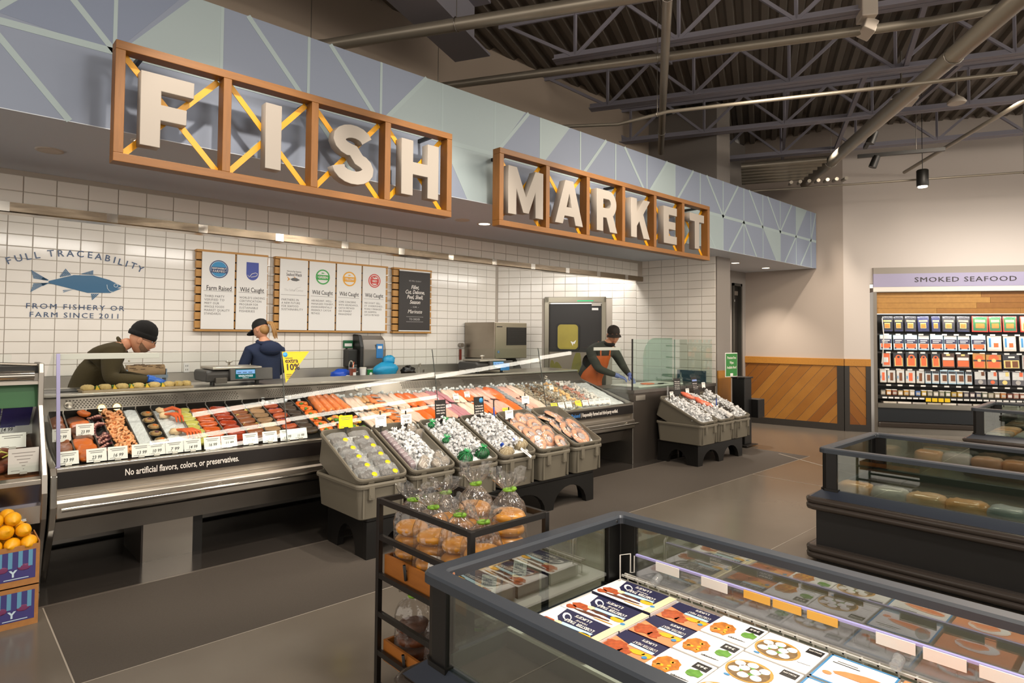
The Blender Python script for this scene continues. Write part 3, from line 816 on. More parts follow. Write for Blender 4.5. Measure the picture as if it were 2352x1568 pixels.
for x in jx[1:4]:
    MB().box(x-.0025, 0, .0, x+.0025, (GT-GB).length, .008, 0, GTm).obj('pane_joint', M('joint_dark', '#3a403c', .3), case)
for x0, x1 in ((.632, 1.23), (6.12, 6.67)): MB().box(x0, 5.036, 1.462, x1, 5.044, 1.502).obj('top_strip', M('frosted', '#c9c6c0', .35), case, bevel=.002)
MB().box(.615, 4.882, .78, .640, 4.895, 1.505, 0, Matrix.Shear('YZ', 4, (0, 0)) if False else None).obj('corner_strip', glass_e, case) if False else None
b = MB(); b.box(.622, 0, -.002, .642, (GT-GB).length, .012, 0, GTm); b.obj('corner_strip', M('strip_violet', '#8a86a8', .3, .3), case)
# pedestals
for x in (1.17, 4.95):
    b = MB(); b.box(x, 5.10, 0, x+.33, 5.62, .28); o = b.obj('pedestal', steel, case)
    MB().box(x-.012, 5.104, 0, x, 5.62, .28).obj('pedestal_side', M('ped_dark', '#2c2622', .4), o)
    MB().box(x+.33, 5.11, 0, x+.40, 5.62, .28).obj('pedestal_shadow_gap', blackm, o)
prof('toe_board', [(5.95, 0), (5.95, .28), (6.0, .28), (6.0, 0)], blackm)
# light strip under the ledge lip, washing the rear wall
MB().box(.7, 5.80, 1.148, 6.6, 5.815, 1.152).obj('led_strip', EMIT('led_soft', '#fff3df', 1.5), case)

# ------------------------------------------------------------------ what lies on the deck
SL_A = atan2(.245, .69)
def dk(x, s, lift=0.): return V((x, 4.955+.68*s-lift*sin(SL_A), .762+.68*s*.355+lift*cos(SL_A)))
DR = Matrix.Rotation(SL_A, 4, 'X')
def lay(me, name, x, s, lift, rz, sc, label=None, cat=None, group=None, tilt=0., roll=0.):
    sc = sc if isinstance(sc, (tuple, list)) else (sc, sc, sc)
    T = Matrix.Translation(dk(x, s, lift)) @ DR @ Euler((tilt, roll, rz)).to_matrix().to_4x4() @ Matrix.Diagonal((*sc, 1))
    o = place(me, name, T)
    return tag(o, label, cat, group)
rnd = random.Random(11)
def fillet_mesh(L, Wd, Tk, mat, seed, sq=.65, jit=.07, nu=14, nv=8, wave=.0):
    r = random.Random(seed); b = MB(); b.ell((0, 0, 0), (Wd/2, L/2, Tk/2), nu, nv, jit=jit, rnd=r, sq=sq)
    if wave: b.v = [(x, y, z+wave*sin(y*38+seed)+wave*.6*sin(x*50+seed*2)) for x, y, z in b.v]
    return b.mesh('fillet', mat)
fm = lambda n, c, c2, rough=.28, v=.7, vs=30, st=None, bump=.12: M('food_'+n, c, rough, var=v, vs=vs, col2=c2, bump=bump, bs=60, stretch=st, coat=.3, sss=.0)
F_smoke = fm('smoked', '#9a5a35', '#6b341c'); F_salm = fm('salmon', '#e0762a', '#c4551b', st=(1, 4, 1)); F_salmd = fm('salmon_dark', '#7e4526', '#4e2a16')
F_green = fm('herb', '#c5bd5c', '#93903a', .4); F_orange = fm('orange', '#c9571a', '#8e3410', .2); F_red = fm('redglaze', '#a83a14', '#5e1710', .2)
F_brown = fm('spice', '#84461a', '#4f260c', .5); F_beige = fm('sesame', '#a17d58', '#6d4c30', .55, vs=120); F_terra = fm('terra', '#b04d22', '#84341a', .4)
F_pepper = fm('pepper', '#4a3627', '#15100c', .5, .9, 110); F_white = fm('whitefish', '#efd9c8', '#dcae9a', .3, st=(3, .6, 1)); F_pink = fm('pinkfish', '#ecb9a8', '#d6897a', .3, st=(3, .6, 1))
F_tuna = fm('tuna', '#c98a94', '#a8606e', .3, st=(3, .6, 1)); F_bright = fm('brightsalmon', '#f07522', '#d84e16', .28, st=(6, .8, 1)); F_roll = fm('salmonroll', '#e58748', '#cf6a30', .3)
F_tan = fm('tanfish', '#d9a671', '#b37a48', .35); F_silver = fm('silver', '#b9bcc0', '#3f444c', .18, vs=50); F_cab = fm('cabbage', '#8a4f9a', '#552a66', .3, vs=80)
F_yel = fm('lemon', '#e6c02c', '#d0a21d', .35); F_yelp = fm('lemonflesh', '#f0dc7c', '#e3c14a', .3); F_leaf = fm('leaf', '#4f8a2c', '#2d5e1a', .4); F_red2 = fm('darkred', '#6e1d18', '#45100e', .2)
F_shr = fm('shrimp', '#f3b884', '#e98a48', .3, vs=40); F_greyshr = fm('greyshrimp', '#b5a792', '#7f725f', .25, vs=60); F_brnshr = fm('brownshrimp', '#8d7358', '#57422e', .3)
F_scal = fm('scallop', '#efc790', '#e0a766', .3); F_pinkshr = fm('pinkshrimp', '#d9a08c', '#b97d6c', .3); F_squid = fm('squid', '#e9e4de', '#bfb5ac', .2)
F_oct = fm('octopus', '#6d3b3f', '#41212a', .25); F_octin = fm('octopus_in', '#d9a094', '#b57268', .35); F_crab = fm('crab', '#e06a36', '#c24a22', .3); F_crabc = fm('crabcream', '#e9cda2', '#d6b283', .45)
F_veg = fm('carrot', '#e07a1c', '#c25a10', .35); F_mush = fm('mushroom', '#b08a55', '#7a5a32', .5); F_clam = fm('clam', '#a8987a', '#6e614a', .5)
ice_m = M('crushed_ice', '#eef1f2', .12, var=.25, vs=60, col2='#b9c0c4', bump=.9, bs=150, spec=.8)
tray_m = M('tray_black', '#1d1b19', .35)
cols = [.655, .745, .885, .968, 1.12, 1.21, 1.315, 1.49, 1.58, 1.725, 1.882, 2.025, 2.17, 2.317, 2.457, 2.60]
tnames = ['smoked fish at the left end', 'smoked salmon', 'octopus', 'cooked shrimp', 'bare ice', 'stuffed clams', 'crab legs', 'yellow-green herb fillets', 'orange marinated fillets', 'red glazed fillets', 'brown spiced fillets with lemon', 'beige sesame fillets', 'terracotta fillets with purple cabbage', 'black pepper fillets', 'salmon portions with carrot garnish']
def tray(x0, x1, s0, s1, label, wall=.045):
    t = thing('display_tray', label, 'tray', dk((x0+x1)/2, (s0+s1)/2, 0))
    T = basis(XU, DR @ YU, DR @ ZU, dk(0, 0, .004))
    y0, y1 = s0*.722, s1*.722
    MB().box(x0+.002, y0, 0, x1-.002, y1, .006, 0, T).obj('base', tray_m, t)
    for a in (x0+.001, x1-.004): MB().box(a, y0, .006, a+.003, y1, wall, 0, T).obj('divider', steel_s if wall < .05 else tray_m, t)
    MB().box(x0+.004, y1-.004, .006, x1-.004, y1, wall+.02, 0, T).obj('back_wall', tray_m, t)
for i in range(15): tray(cols[i], cols[i+1], .01, .99 if i != 14 else .99, 'black tray of '+tnames[i])
tray(2.602, 2.918, .0, .99, 'black tray under the four rolled salmon roasts and vegetables')
def ice_sheet(x0, x1, s0, s1, label, amp=.012, lift=.02, nx=None):
    r = random.Random(int(x0*100)); b = MB(); nx = nx or max(6, int((x1-x0)/.03)); ny = int((s1-s0)*24)+2
    def fn(u, v): return dk(x0+(x1-x0)*u, s0+(s1-s0)*v, lift+(r.random()-.35)*amp)
    b.grid(fn, nx, ny, 0, False)
    return tag(stuff(b.obj('crushed_ice', ice_m)), label, 'ice')
ice_sheet(1.124, 1.207, .03, .97, 'smooth white block of bare ice between the shrimp and clams', .006, .045)
ice_sheet(1.32, 1.486, .03, .97, 'crushed ice bed under the crab leg clusters', .014, .02)
ice_sheet(2.925, 6.40, .0, .97, 'long crushed ice bed under the fish fillets and shellfish', .016, .012, 110)
ice_sheet(6.40, 6.655, .0, .97, 'melting ice slush at the bare right end of the case', .01, .004)
r = random.Random(5)
b = MB()
for k in range(260):
    x = 2.2+3.9*r.random()
    if 2.62 < x < 2.85 or r.random() < .3: continue
    q = dk(x, .95+.06*r.random(), .02+.05*r.random()*r.random()); q.y += .02
    b.ell(q, (.02, .014, .018), 5, 4, jit=.3, rnd=r)
tag(stuff(b.obj('ice_heap', ice_m)), 'loose crushed ice heaped along the rear wall behind the fillets', 'ice')

def column(i, me_list, n, lab, group, sx=1., lift=.03, s0=.08, s1=.92, rz=pi/2, each=None, jr=.12):
    xc = (cols[i]+cols[i+1])/2
    for k in range(n):
        s = s0+(s1-s0)*(k+.5)/n
        o = lay(me_list[k % len(me_list)], 'fish_fillet', xc+(rnd.random()-.5)*.012, s, lift+.006*rnd.random(), rz+(rnd.random()-.5)*jr, (1, sx, 1), lab, 'fish fillet', group, tilt=0, roll=-.25)
        if each: each(xc, s, k)
def many(mat, L, Wd, T, n=3, wave=.004, sq=.65): return [fillet_mesh(L, Wd, T, mat, 100+q+len(mat.name), sq, .06, wave=wave) for q in range(n)]
column(0, many(F_smoke, .12, .085, .03), 6, 'smoked fish slice in the leftmost tray behind the end glass', 'smoked fish slices', rz=0)
sm = many(F_salm, .15, .125, .035); sd = many(F_salmd, .16, .12, .035)
for k in range(7):
    dark = k in (3, 4, 6)
    lay((sd if dark else sm)[k % 3], 'salmon_slab', .815+(rnd.random()-.5)*.02, .10+.12*k, .03+.008*rnd.random(), .3*(rnd.random()-.5), 1, 'brown crusted smoked salmon slab at the back of the second tray' if dark else 'orange smoked salmon slab in the second tray from the left', 'smoked salmon', 'dark smoked salmon slabs' if dark else 'orange smoked salmon slabs', roll=.2*(rnd.random()-.5))
lay(sm[1], 'salmon_slab', .865, .92, .06, .7, (.5, .6, 1), 'small orange salmon tip at the back of the second tray', 'smoked salmon')
# octopus
for k in range(5):
    r = random.Random(k); b = MB(); pts = []; ax = r.random()*6
    for q in range(15):
        a = ax+q*.33*(1 if k % 2 else -1); rad = .036+.018*q/15
        pts.append((rad*cos(a)*.8, rad*sin(a)*1.1+.012*q*.4, .012+.022*sin(q*.5+k)))
    b.tube(pts, [.024-.0012*q for q in range(15)], 8)
    b.v = [(x, y, z) for x, y, z in b.v]
    o = lay(b.mesh('octopus_arm', F_oct), 'octopus_arm', .925+.01*(k % 2), .12+.175*k, .03, 0, 1, 'dark purple cooked octopus arm curled in the third tray', 'octopus', 'octopus arms')
    b = MB()
    for q in range(1, 13):
        p = V(pts[q]); b.ell(p+V((-.006, -.010, .014)), (.011, .012, .008), 6, 4)
    c = bpy.data.objects.new('sucker_row', b.mesh('sucker_row', F_octin)); COL.objects.link(c); c.parent = o; c['kind'] = 'stuff'
# shrimp
def shrimp_mesh(mat, seed, R=.016, n=9, turn=4.1):
    r = random.Random(seed); b = MB(); pts = []; rs = []
    for q in range(n):
        t = q/(n-1); a = t*turn; pts.append((R*cos(a), R*sin(a), .003*sin(3*t))); rs.append(R*(.66-.42*t)*(1 if q % 2 else 1.08))
    rs[0] *= .6; b.tube(pts, rs, 6)
    p = V(pts[-1]); b.add([p, p+V((.008, .010, .003)), p+V((.012, .004, -.003))], [(0, 1, 2), (0, 2, 1)])
    return b.mesh('shrimp', mat)
shr = [shrimp_mesh(F_shr, q, .0165+.001*q) for q in range(3)]
def heap(mes, x0, x1, n, name, label, cat, group, sc=1., layers=2, s0=.05, s1=.95, l0=.02, dl=.014, rr=None):
    rr = rr or random.Random(int(x0*1000))
    for k in range(n):
        f = rr.random(); x = x0+(x1-x0)*f; hgt = l0+dl*rr.randrange(layers)*(1-abs(2*f-1)*.6)
        place_s = s0+(s1-s0)*((k+rr.random())/n)
        lay(mes[k % len(mes)], name, x, place_s, hgt, rr.random()*6.28, sc*(.9+.25*rr.random()), label, cat, group, tilt=(rr.random()-.5)*1.3, roll=(rr.random()-.5)*1.3)
heap(shr, .985, 1.105, 150, 'cooked_shrimp', 'peeled orange cooked shrimp heaped in the tray right of the octopus', 'shrimp', 'cooked shrimp heap', 1., 4, .06, .96, .025, .013)
for k, x in enumerate((.985, 1.085)):
    t = thing('lemon_half', ['left of the two lemon halves above the shrimp heap', 'right of the two lemon halves above the shrimp heap'][k], 'lemon', dk(x, 1.0, .07))
    T = Matrix.Translation(dk(x, 1.0, .07)) @ Matrix.Rotation(radians(72), 4, 'X')
    b = MB(); b.lathe([(0, -.03), (.024, -.018), (.031, 0), (.029, .001)], (0, 0, 0), 18, 0, T, False); b.obj('peel', F_yel, t)
    b = MB(); b.lathe([(.027, .0015), (0, .0015)], (0, 0, 0), 18, 0, T, False); b.obj('flesh', F_yelp, t)
    b = MB()
    for q in range(8): a = q*pi/4; b.box(-.0008, .003, .0016, .0008, .025, .0022, 0, T @ Matrix.Rotation(a, 4, 'Z'))
    b.obj('segment_lines', paper, t)
# stuffed clams
for k in range(6):
    p = dk(1.263+.012*(k % 2), .10+.155*k, .03); t = thing('stuffed_clam', 'stuffed clam on the half shell beside the crab legs', 'clam', p, 'stuffed clams')
    T = Matrix.Translation(p) @ DR
    b = MB(); b.lathe([(0, -.012), (.025, -.008), (.042, .006), (.044, .010), (.040, .006), (0, -.004)], (0, 0, 0), 14, 0, T, False); b.obj('shell', F_clam, t)
    b = MB(); b.ell((0, 0, .008), (.036, .034, .017), 10, 6, 0, T, .12); b.obj('stuffing', F_mush, t)
    b = MB(); b.ell((.004, -.006, .022), (.016, .014, .008), 8, 5, 0, T, .15); b.obj('topping', F_veg if k % 2 else F_oct, t)
# crab clusters
for ci, (cx_, cs, n, lab) in enumerate(((1.42, .72, 3, 'rear snow crab leg cluster on ice'), (1.43, .33, 5, 'front snow crab leg cluster on ice'))):
    p = dk(cx_, cs, .05); t = thing('crab_cluster', lab, 'crab', p); T = Matrix.Translation(p) @ DR
    b = MB(); b.ell((-.035, .04, .0), (.045, .03, .025), 10, 6, 0, T, .25); b.obj('shoulder_meat', F_crabc, t)
    for q in range(n):
        x0 = -.02+.018*q; pts = [T @ V(v_) for v_ in ((x0-.02, .035, .01), (x0+.012, .0, .028), (x0+.04+.004*q, -.04, .022), (x0+.035+.006*q, -.10, .004))]
        b = MB(); b.tube([pts[0], pts[1], pts[2]], [.011, .0125, .010], 8); b.tube([pts[2], pts[3]], [.010, .005], 8); b.obj('leg', F_crab, t)
    if ci == 0:
        b = MB(); b.ell((-.06, .09, .02), (.035, .028, .022), 10, 6, 0, T, .25); b.obj('claw_meat', F_crabc, t)
        b = MB(); b.tube([T @ V(v_) for v_ in ((-.05, .08, .02), (.02, .07, .045), (.06, .02, .045), (.05, -.05, .03))], [.014, .016, .014, .008], 8); b.obj('leg', F_crab, t)
# fillet columns
column(7, many(F_green, .105, .062, .045), 8, 'yellow-green herb marinated fillet in the column right of the crab', 'herb marinated fillets', rz=0 if False else pi/2, jr=.4)
def under(mat, grp, lab):
    ums = [fillet_mesh(.12, .05, .012, mat, 60+q, .7, .1) for q in range(2)]
    def f(xc, s, k): lay(ums[k % 2], grp, xc+.005, s-.055, .018, pi/2+.15*(rnd.random()-.5), 1, lab, 'garnish', grp.replace('_', ' ')+' under the fillets')
    return f
column(8, many(F_orange, .135, .062, .04), 7, 'orange marinated fillet on yellow pepper slices', 'orange marinated fillets', each=under(F_yel, 'pepper_slice', 'yellow pepper slice below the orange marinated fillets'))
column(9, many(F_red, .14, .064, .04), 7, 'shiny red glazed fillet in the column right of the orange ones', 'red glazed fillets', each=under(F_red2, 'beet_slice', 'dark red slice below the red glazed fillets'))
column(10, many(F_brown, .135, .064, .038), 7, 'brown spiced fillet garnished with lemon slices', 'brown spiced fillets', each=None)
for k in range(7):
    for dx in (-.045, .05):
        b = MB(); b.lathe([(0, .004), (.018, .004), (.02, 0), (0, -.001)], (0, 0, 0), 10, caps=False)
        lay(b.mesh('lemon_slice', F_yelp), 'lemon_slice', 1.953+dx+.01*rnd.random(), .05+.12*k+.02*rnd.random(), .035, rnd.random(), (1, .7, 1), 'pale yellow lemon slice tucked by the brown spiced fillets', 'lemon', 'lemon slices', tilt=.4)
column(11, many(F_beige, .135, .06, .038), 7, 'beige sesame crusted fillet between brown and purple columns', 'sesame crusted fillets')
column(12, many(F_terra, .13, .06, .036), 6, 'terracotta fillet alternating with purple cabbage', 'terracotta fillets')
for k in range(7):
    r = random.Random(k+40); b = MB()
    for q in range(14):
        x = -.05+.1*r.random(); y = (r.random()-.5)*.03; b.tube([(x, y, 0), (x+.012, y+.01, .012), (x+.028, y-.004, .004)], .003, 4)
    lay(b.mesh('cabbage_mound', F_cab), 'cabbage_mound', 2.243, .045+.14*k, .028, 0, 1, 'mound of shredded purple cabbage between terracotta fillets', 'cabbage', 'cabbage mounds')
column(13, many(F_pepper, .125, .068, .038), 7, 'black pepper crusted fillet left of the carrot garnished salmon', 'pepper crusted fillets')
column(14, many(F_bright, .12, .07, .035), 6, 'salmon portion garnished with carrot and parsley', 'garnished salmon portions')
for k in range(6):
    r = random.Random(k); b = MB()
    for q in range(7): b.ell((.02*r.random()-.01, .02*r.random()-.01, .008*r.random()), (.011, .008, .007), 6, 4, jit=.3, rnd=r)
    lay(b.mesh('parsley_sprig', F_leaf), 'parsley_sprig', 2.515, .10+.145*k, .045, 0, 1, 'green parsley sprig on the garnished salmon column', 'parsley', 'parsley sprigs')
    b = MB(); b.lathe([(0, .008), (.016, .006), (.018, 0), (0, -.002)], (0, 0, 0), 12, caps=False)
    lay(b.mesh('carrot_slice', F_veg), 'carrot_slice', 2.558, .11+.145*k, .045, 0, (1.2, 1, 1), 'orange carrot slice on the garnished salmon column', 'carrot', 'carrot slices', tilt=.5)
# rolled salmon roasts and the vegetables before them
for k, x in enumerate((2.64, 2.715, 2.79, 2.865)):
    p = dk(x, .74, .055); t = thing('salmon_roast', ['leftmost', 'second from the left', 'third from the left', 'rightmost'][k]+' of the four thick rolled salmon roasts', 'salmon roast', p)
    T = Matrix.Translation(p) @ DR @ Matrix.Rotation(.05*(k-1.5), 4, 'Z')
    b = MB(); b.grid(lambda u, v: T @ V(((.037+.003*sin(v*22+k))*cos(2*pi*u)*min(1, 3.5*sqrt(max(0, v*(1-v)))+.3), -.17+.34*v, (.036+.002*sin(v*31))*sin(2*pi*u)*min(1, 3.5*sqrt(max(0, v*(1-v)))+.3))), 14, 16); b.obj('roll', F_roll, t)
    b = MB(); b.ell((0, -.165, 0), (.022, .012, .022), 8, 6, 0, T, .15); b.obj('stuffing', F_salmd, t)
vm = {'pepper_chunk': (F_yel, 'yellow pepper chunk on the vegetable skewers before the roasts'), 'mushroom': (F_mush, 'brown mushroom on the skewers before the salmon roasts'), 'green_chunk': (F_leaf, 'green pepper chunk on the skewers before the roasts'), 'salmon_cube': (F_roll, 'salmon cube on the skewers before the roasts')}
for k in range(52):
    r = random.Random(k+300); nm = ('pepper_chunk', 'mushroom', 'green_chunk', 'salmon_cube', 'salmon_cube')[k % 5]
    b = MB(); b.ell((0, 0, 0), (.021, .018, .014), 8, 5, jit=.2, rnd=r, sq=.75)
    fx = r.random()
    lay(b.mesh(nm, vm[nm][0]), nm, 2.62+.28*fx, .05+.36*r.random(), .025+.02*r.random(), r.random()*3, 1, vm[nm][1], 'skewer piece', nm.replace('_', ' ')+'s on skewers')
# fillets on ice
def bed(x0, x1, mat, n, lab, group, L=.3, T=.028, s0=.02, s1=.95, rows=2, rz=.0, wave=.004, sq=.75, nm='fish_fillet'):
    w = (x1-x0)/n; ms = [fillet_mesh(L, w*1.25, T, mat, 7*q+int(x0*10), sq, .06, 12, 8, wave) for q in range(2)]
    for rr in range(rows):
        for k in range(n):
            s = s0+(s1-s0)*(rr+.5)/rows
            lay(ms[(k+rr) % 2], nm, x0+w*(k+.5)+(rnd.random()-.5)*.01, s+(rnd.random()-.5)*.03, .04+.006*((k+rr) % 2), rz+(rnd.random()-.5)*.12, 1, lab, 'fish fillet', group, roll=.1*(rnd.random()-.5))
bed(2.94, 3.10, F_white, 3, 'white fish fillet on ice just right of the salmon roasts', 'white fillets by the roasts', rows=2)
bed(3.08, 3.20, F_tan, 3, 'tan skinned fish portion on ice', 'tan fish portions', L=.14, rows=4)
bed(3.20, 3.33, F_roll, 2, 'salmon steak beside silver skin strips on ice', 'salmon steaks', L=.075, rows=7, sq=.6)
sk = fillet_mesh(.10, .02, .012, F_silver, 3, .8)
for k in range(7): lay(sk, 'skin_strip', 3.29, .08+.125*k, .058, pi/2-.3, 1, 'silver skin strip on the salmon steaks', 'fish skin', 'silver skin strips')
bed(3.34, 3.55, F_white, 3, 'long white fillet between the steaks and orange salmon', 'long white fillets', L=.36, rows=2, rz=.1)
bed(3.55, 3.76, F_bright, 2, 'large orange salmon fillet behind the black notice card', 'large orange salmon fillets', L=.34, T=.035, rows=2, rz=.12)
bed(3.77, 3.93, F_pink, 2, 'pale pink fillet right of the large orange salmon', 'pale pink fillets', L=.33, rz=.1)
bed(3.93, 4.12, F_tuna, 3, 'purple pink tuna loin on ice', 'tuna loins', L=.33, rz=.08)
bed(4.12, 4.30, F_white, 2, 'creamy white fillet with price cards standing on it', 'creamy white fillets', L=.35)
bed(4.29, 4.46, F_bright, 2, 'red orange fillet right of the creamy white ones', 'red orange fillets', L=.3, rows=2)
bed(4.46, 4.72, F_pink, 3, 'broad blush pink fillet left of the bright salmon row', 'broad blush fillets', L=.34)
bed(4.72, 4.86, F_bright, 1, 'long bright orange salmon side left of the sardines', 'long salmon sides', L=.36, T=.03)
for k in range(22): lay(sk, 'sardine', 4.90+.03*(k % 2), .04+.042*k, .05, .5+.2*rnd.random(), (.9, 1.1, 1.4), 'small silver sardine in the narrow row right of the salmon sides', 'sardine', 'silver sardines')
bed(4.95, 5.10, F_pink, 2, 'pink snapper fillet right of the sardines', 'pink snapper fillets', L=.35)
bed(5.10, 5.24, F_white, 2, 'pale fillet at the left edge of the shellfish rows', 'pale end fillets', L=.36)
gs = [shrimp_mesh(F_greyshr, q, .017) for q in range(2)]
for (x0, x1, mat, n, nm, lab, R_) in ((5.255, 5.40, F_greyshr, 46, 'raw_shrimp', 'grey raw shrimp in the first shellfish row on ice', .019), (5.42, 5.54, F_brnshr, 44, 'raw_shrimp', 'brown raw shrimp in the second shellfish row', .019), (5.56, 5.73, F_greyshr, 50, 'raw_shrimp', 'grey raw shrimp between the brown shrimp and scallops', .020), (5.90, 5.99, F_greyshr, 34, 'raw_shrimp', 'grey raw shrimp right of the scallop row', .018), (6.02, 6.12, F_pinkshr, 36, 'raw_shrimp', 'pinkish raw shrimp near the right end of the case', .018)):
    heap([shrimp_mesh(mat, q, R_) for q in range(2)], x0+.01, x1-.01, n, nm, lab, 'shrimp', lab.split(' in ')[0]+' row '+str(int(x0*100)), 1.15, 3, .03, .96, .022, .013)
sc_me = [fillet_mesh(.038, .036, .026, F_scal, q, .8, .08) for q in range(3)]
heap(sc_me, 5.76, 5.88, 46, 'scallop', 'cream orange sea scallop in the row among the shrimp', 'scallop', 'sea scallops', 1., 3, .03, .96, .028, .014)
sq_me = [fillet_mesh(.06, .034, .024, F_squid, q, .8, .12) for q in range(3)]
heap(sq_me, 6.15, 6.32, 44, 'squid_piece', 'white squid piece in the last row before the right end', 'squid', 'squid pieces', 1., 3, .2, .98, .028, .014)
# price cards
ylw = M('card_yellow', '#efe000', .55)
card_m = paper
def price_card(p, txt, lab, w=.115, h=.086, mat=None, lean=.28, rz=0., lines=2, stem=False):
    t = thing('price_card', lab, 'price card', p)
    T = Matrix.Translation(p) @ Matrix.Rotation(rz, 4, 'Z') @ Matrix.Rotation(-lean, 4, 'X')
    MB().box(-w/2, 0, 0, w/2, .0015, h, 0, T).obj('card', mat or card_m, t)
    b = MB()
    for q in range(lines): ww = w*(.38-.08*q); b.box(-ww, -.0006, h*(.80-.13*q), ww, 0, h*(.80-.13*q)+.004, 0, T)
    b.box(-w*.4, -.0006, h*.10, -w*.12, 0, h*.10+.003, 0, T); b.obj('print_lines', M('print_grey', '#77716c', .7), t)
    if txt: text(txt, h*.36, T @ V((0, -.0008, h*.32)), T.to_3x3() @ XU, T.to_3x3() @ ZU, ink, t, shear=.25, width=w*.5, bold=.01)
    MB().box(-.018, -.004, -.006, .018, .012, .008, 0, T).obj('clip', steel_s if not stem else blackp, t)
    if stem: MB().box(-.006, .002, -.05, .006, .006, h+.03, 0, T).obj('stem', blackp, t)
    return t
pcs = [(.69, '23 99', 'smoked fish'), (.845, '23 99', 'smoked salmon slabs'), (.965, '16 99', 'octopus'), (1.105, '13 99', 'cooked shrimp'), (1.20, '10 99', 'bare ice'), (1.315, '7 99', 'stuffed clams'), (1.435, '14 99', 'crab legs'), (1.57, '16 99', 'herb fillets'), (1.69, '11 99', 'orange fillets'), (1.85, '11 99', 'red glazed fillets'), (2.0, '13 99', 'brown spiced fillets'), (2.14, '11 99', 'purple cabbage column'), (2.25, '11 99', 'black pepper fillets')]
for i, (x, s_, w_) in enumerate(pcs):
    price_card(V((x, 4.915, .79)), s_, 'white price card marked %s in front of the %s' % (s_.replace(' ', '.'), w_), rz=(rnd.random()-.5)*.15)
price_card(dk(.83, .47, .045), '23 99', 'white price card standing halfway up the smoked salmon tray', w=.105)
price_card(dk(.69, .40, .045), '22 99', 'white price card halfway up the leftmost smoked fish tray', w=.105)
for i, (x, s_, y_) in enumerate(((4.16, .55, 0), (4.34, .60, 0), (5.70, .62, 0), (5.98, .75, 0))):
    price_card(dk(x, s_, .06), '', ['left of the two small cards on the creamy white fillets', 'right of the two small cards on the creamy white fillets', 'small price card standing in the scallop row', 'small price card far back among the pinkish shrimp'][i], w=.075, h=.065)
for i, (x, y_) in enumerate(((5.30, 1), (5.42, 0), (5.55, 0), (5.72, 1), (5.85, 0), (5.97, 0), (6.08, 0), (6.18, 0), (6.28, 0), (4.55, 1))):
    price_card(V((x, 4.93, .80)), '', ('bright yellow price card before the ' if y_ else 'white plastic price card before the ')+['first shellfish row', 'brown shrimp', 'middle grey shrimp', 'scallops', 'shrimp right of the scallops', 'pinkish shrimp', 'gap beside the squid', 'squid', 'end of the squid row', 'broad blush fillets behind the tubs'][i], w=.085, h=.075, mat=ylw if y_ else None, lean=.45, rz=-.25)
# yellow triangular pennant stuck on the glass
t = thing('yellow_pennant', 'yellow triangular sticker reading extra 10% on the case glass', 'sticker', (2.14, 5.0, 1.24))
T = GTm; L_ = (GT-GB).length
MB().prism([(2.125, L_-.005), (2.36, L_-.005), (2.14, .47)], .0085, .0095, T).obj('sheet', M('pennant_yellow', '#e0b400', .5), t)
for tx, sz, yy, bd in (('extra', .052, .082, .02), ('10%', .072, .136, .03)):
    text(tx, sz, T @ V((2.145, L_-yy, .0105)), XU, gv, ink, t, align='LEFT', bold=bd)
text('MEMBER DEAL', .014, T @ V((2.15, L_-.10, .0105)), XU, gv, ink, t, align='LEFT') if False else None
b = MB()
for q in range(3): b.box(2.148, L_-.197-.014*q, .0098, 2.148+.045-.006*q, L_-.192-.014*q, .0102, 0, T)
b.box(2.148, L_-.062, .0098, 2.21, L_-.057, .0102, 0, T); b.obj('print_lines', ink, t)
b = MB(); b.lathe([(0, 0), (.021, 0), (.021, .0008), (0, .0008)], (2.15, L_-.03, .0096), 20, 0, T); b.obj('badge', M('badge_blue', '#3a95d0', .5), t)
# ================================================================== grey plastic tubs of seafood on black stands
tubm = M('tub_grey', '#6b6558', .5, bump=.03, bs=180)
def tub_mesh(w=.42, L=.70, h=.26, taper=.035):
    b = MB(); n = 5
    def ring(x, y, z, r): return [(p[0], p[1], z) for p in rrect(-x, -y, x, y, r, n)]
    rings = [ring(w/2-taper-.01, L/2-taper-.01, 0, .03), ring(w/2-taper, L/2-taper, .008, .035), ring(w/2-.014, L/2-.014, h-.03, .05), ring(w/2-.002, L/2-.002, h-.03, .055),
             ring(w/2, L/2, h-.012, .055), ring(w/2-.004, L/2-.004, h, .052), ring(w/2-.016, L/2-.016, h, .045), ring(w/2-.02, L/2-.02, h-.02, .045), ring(w/2-taper-.008, L/2-taper-.008, .012, .03)]
    N = len(rings[0]); vs = [p for r in rings for p in r]; fs = []
    for i in range(len(rings)-1):
        for k in range(N): fs.append((i*N+k, i*N+(k+1) % N, (i+1)*N+(k+1) % N, (i+1)*N+k))
    b.add(vs, fs, 0, None, False)
    b.add(rings[0], [tuple(range(N-1, -1, -1))]); b.add(rings[-1], [tuple(range(N))])
    return b
def tub_ribs(w=.42, L=.70, h=.26):
    out = []
    for x in (-.105, .105):
        b = MB(); b.box(x-.022, -L/2-.004, h-.11, x+.022, -L/2+.03, h-.02); b.box(x-.012, -L/2-.006, h-.10, x+.012, -L/2+.02, h-.075); out.append(('lug', b))
    for x in (-.16, .16):
        b = MB(); b.box(x-.006, -L/2+.012, .02, x+.006, -L/2+.03, h-.03); out.append(('rib', b))
    return out
tub_me = tub_mesh().mesh('tub', tubm); rib_mes = [(n, b.mesh(n, tubm)) for n, b in tub_ribs()]
TA = radians(24.5)
class Tub: pass
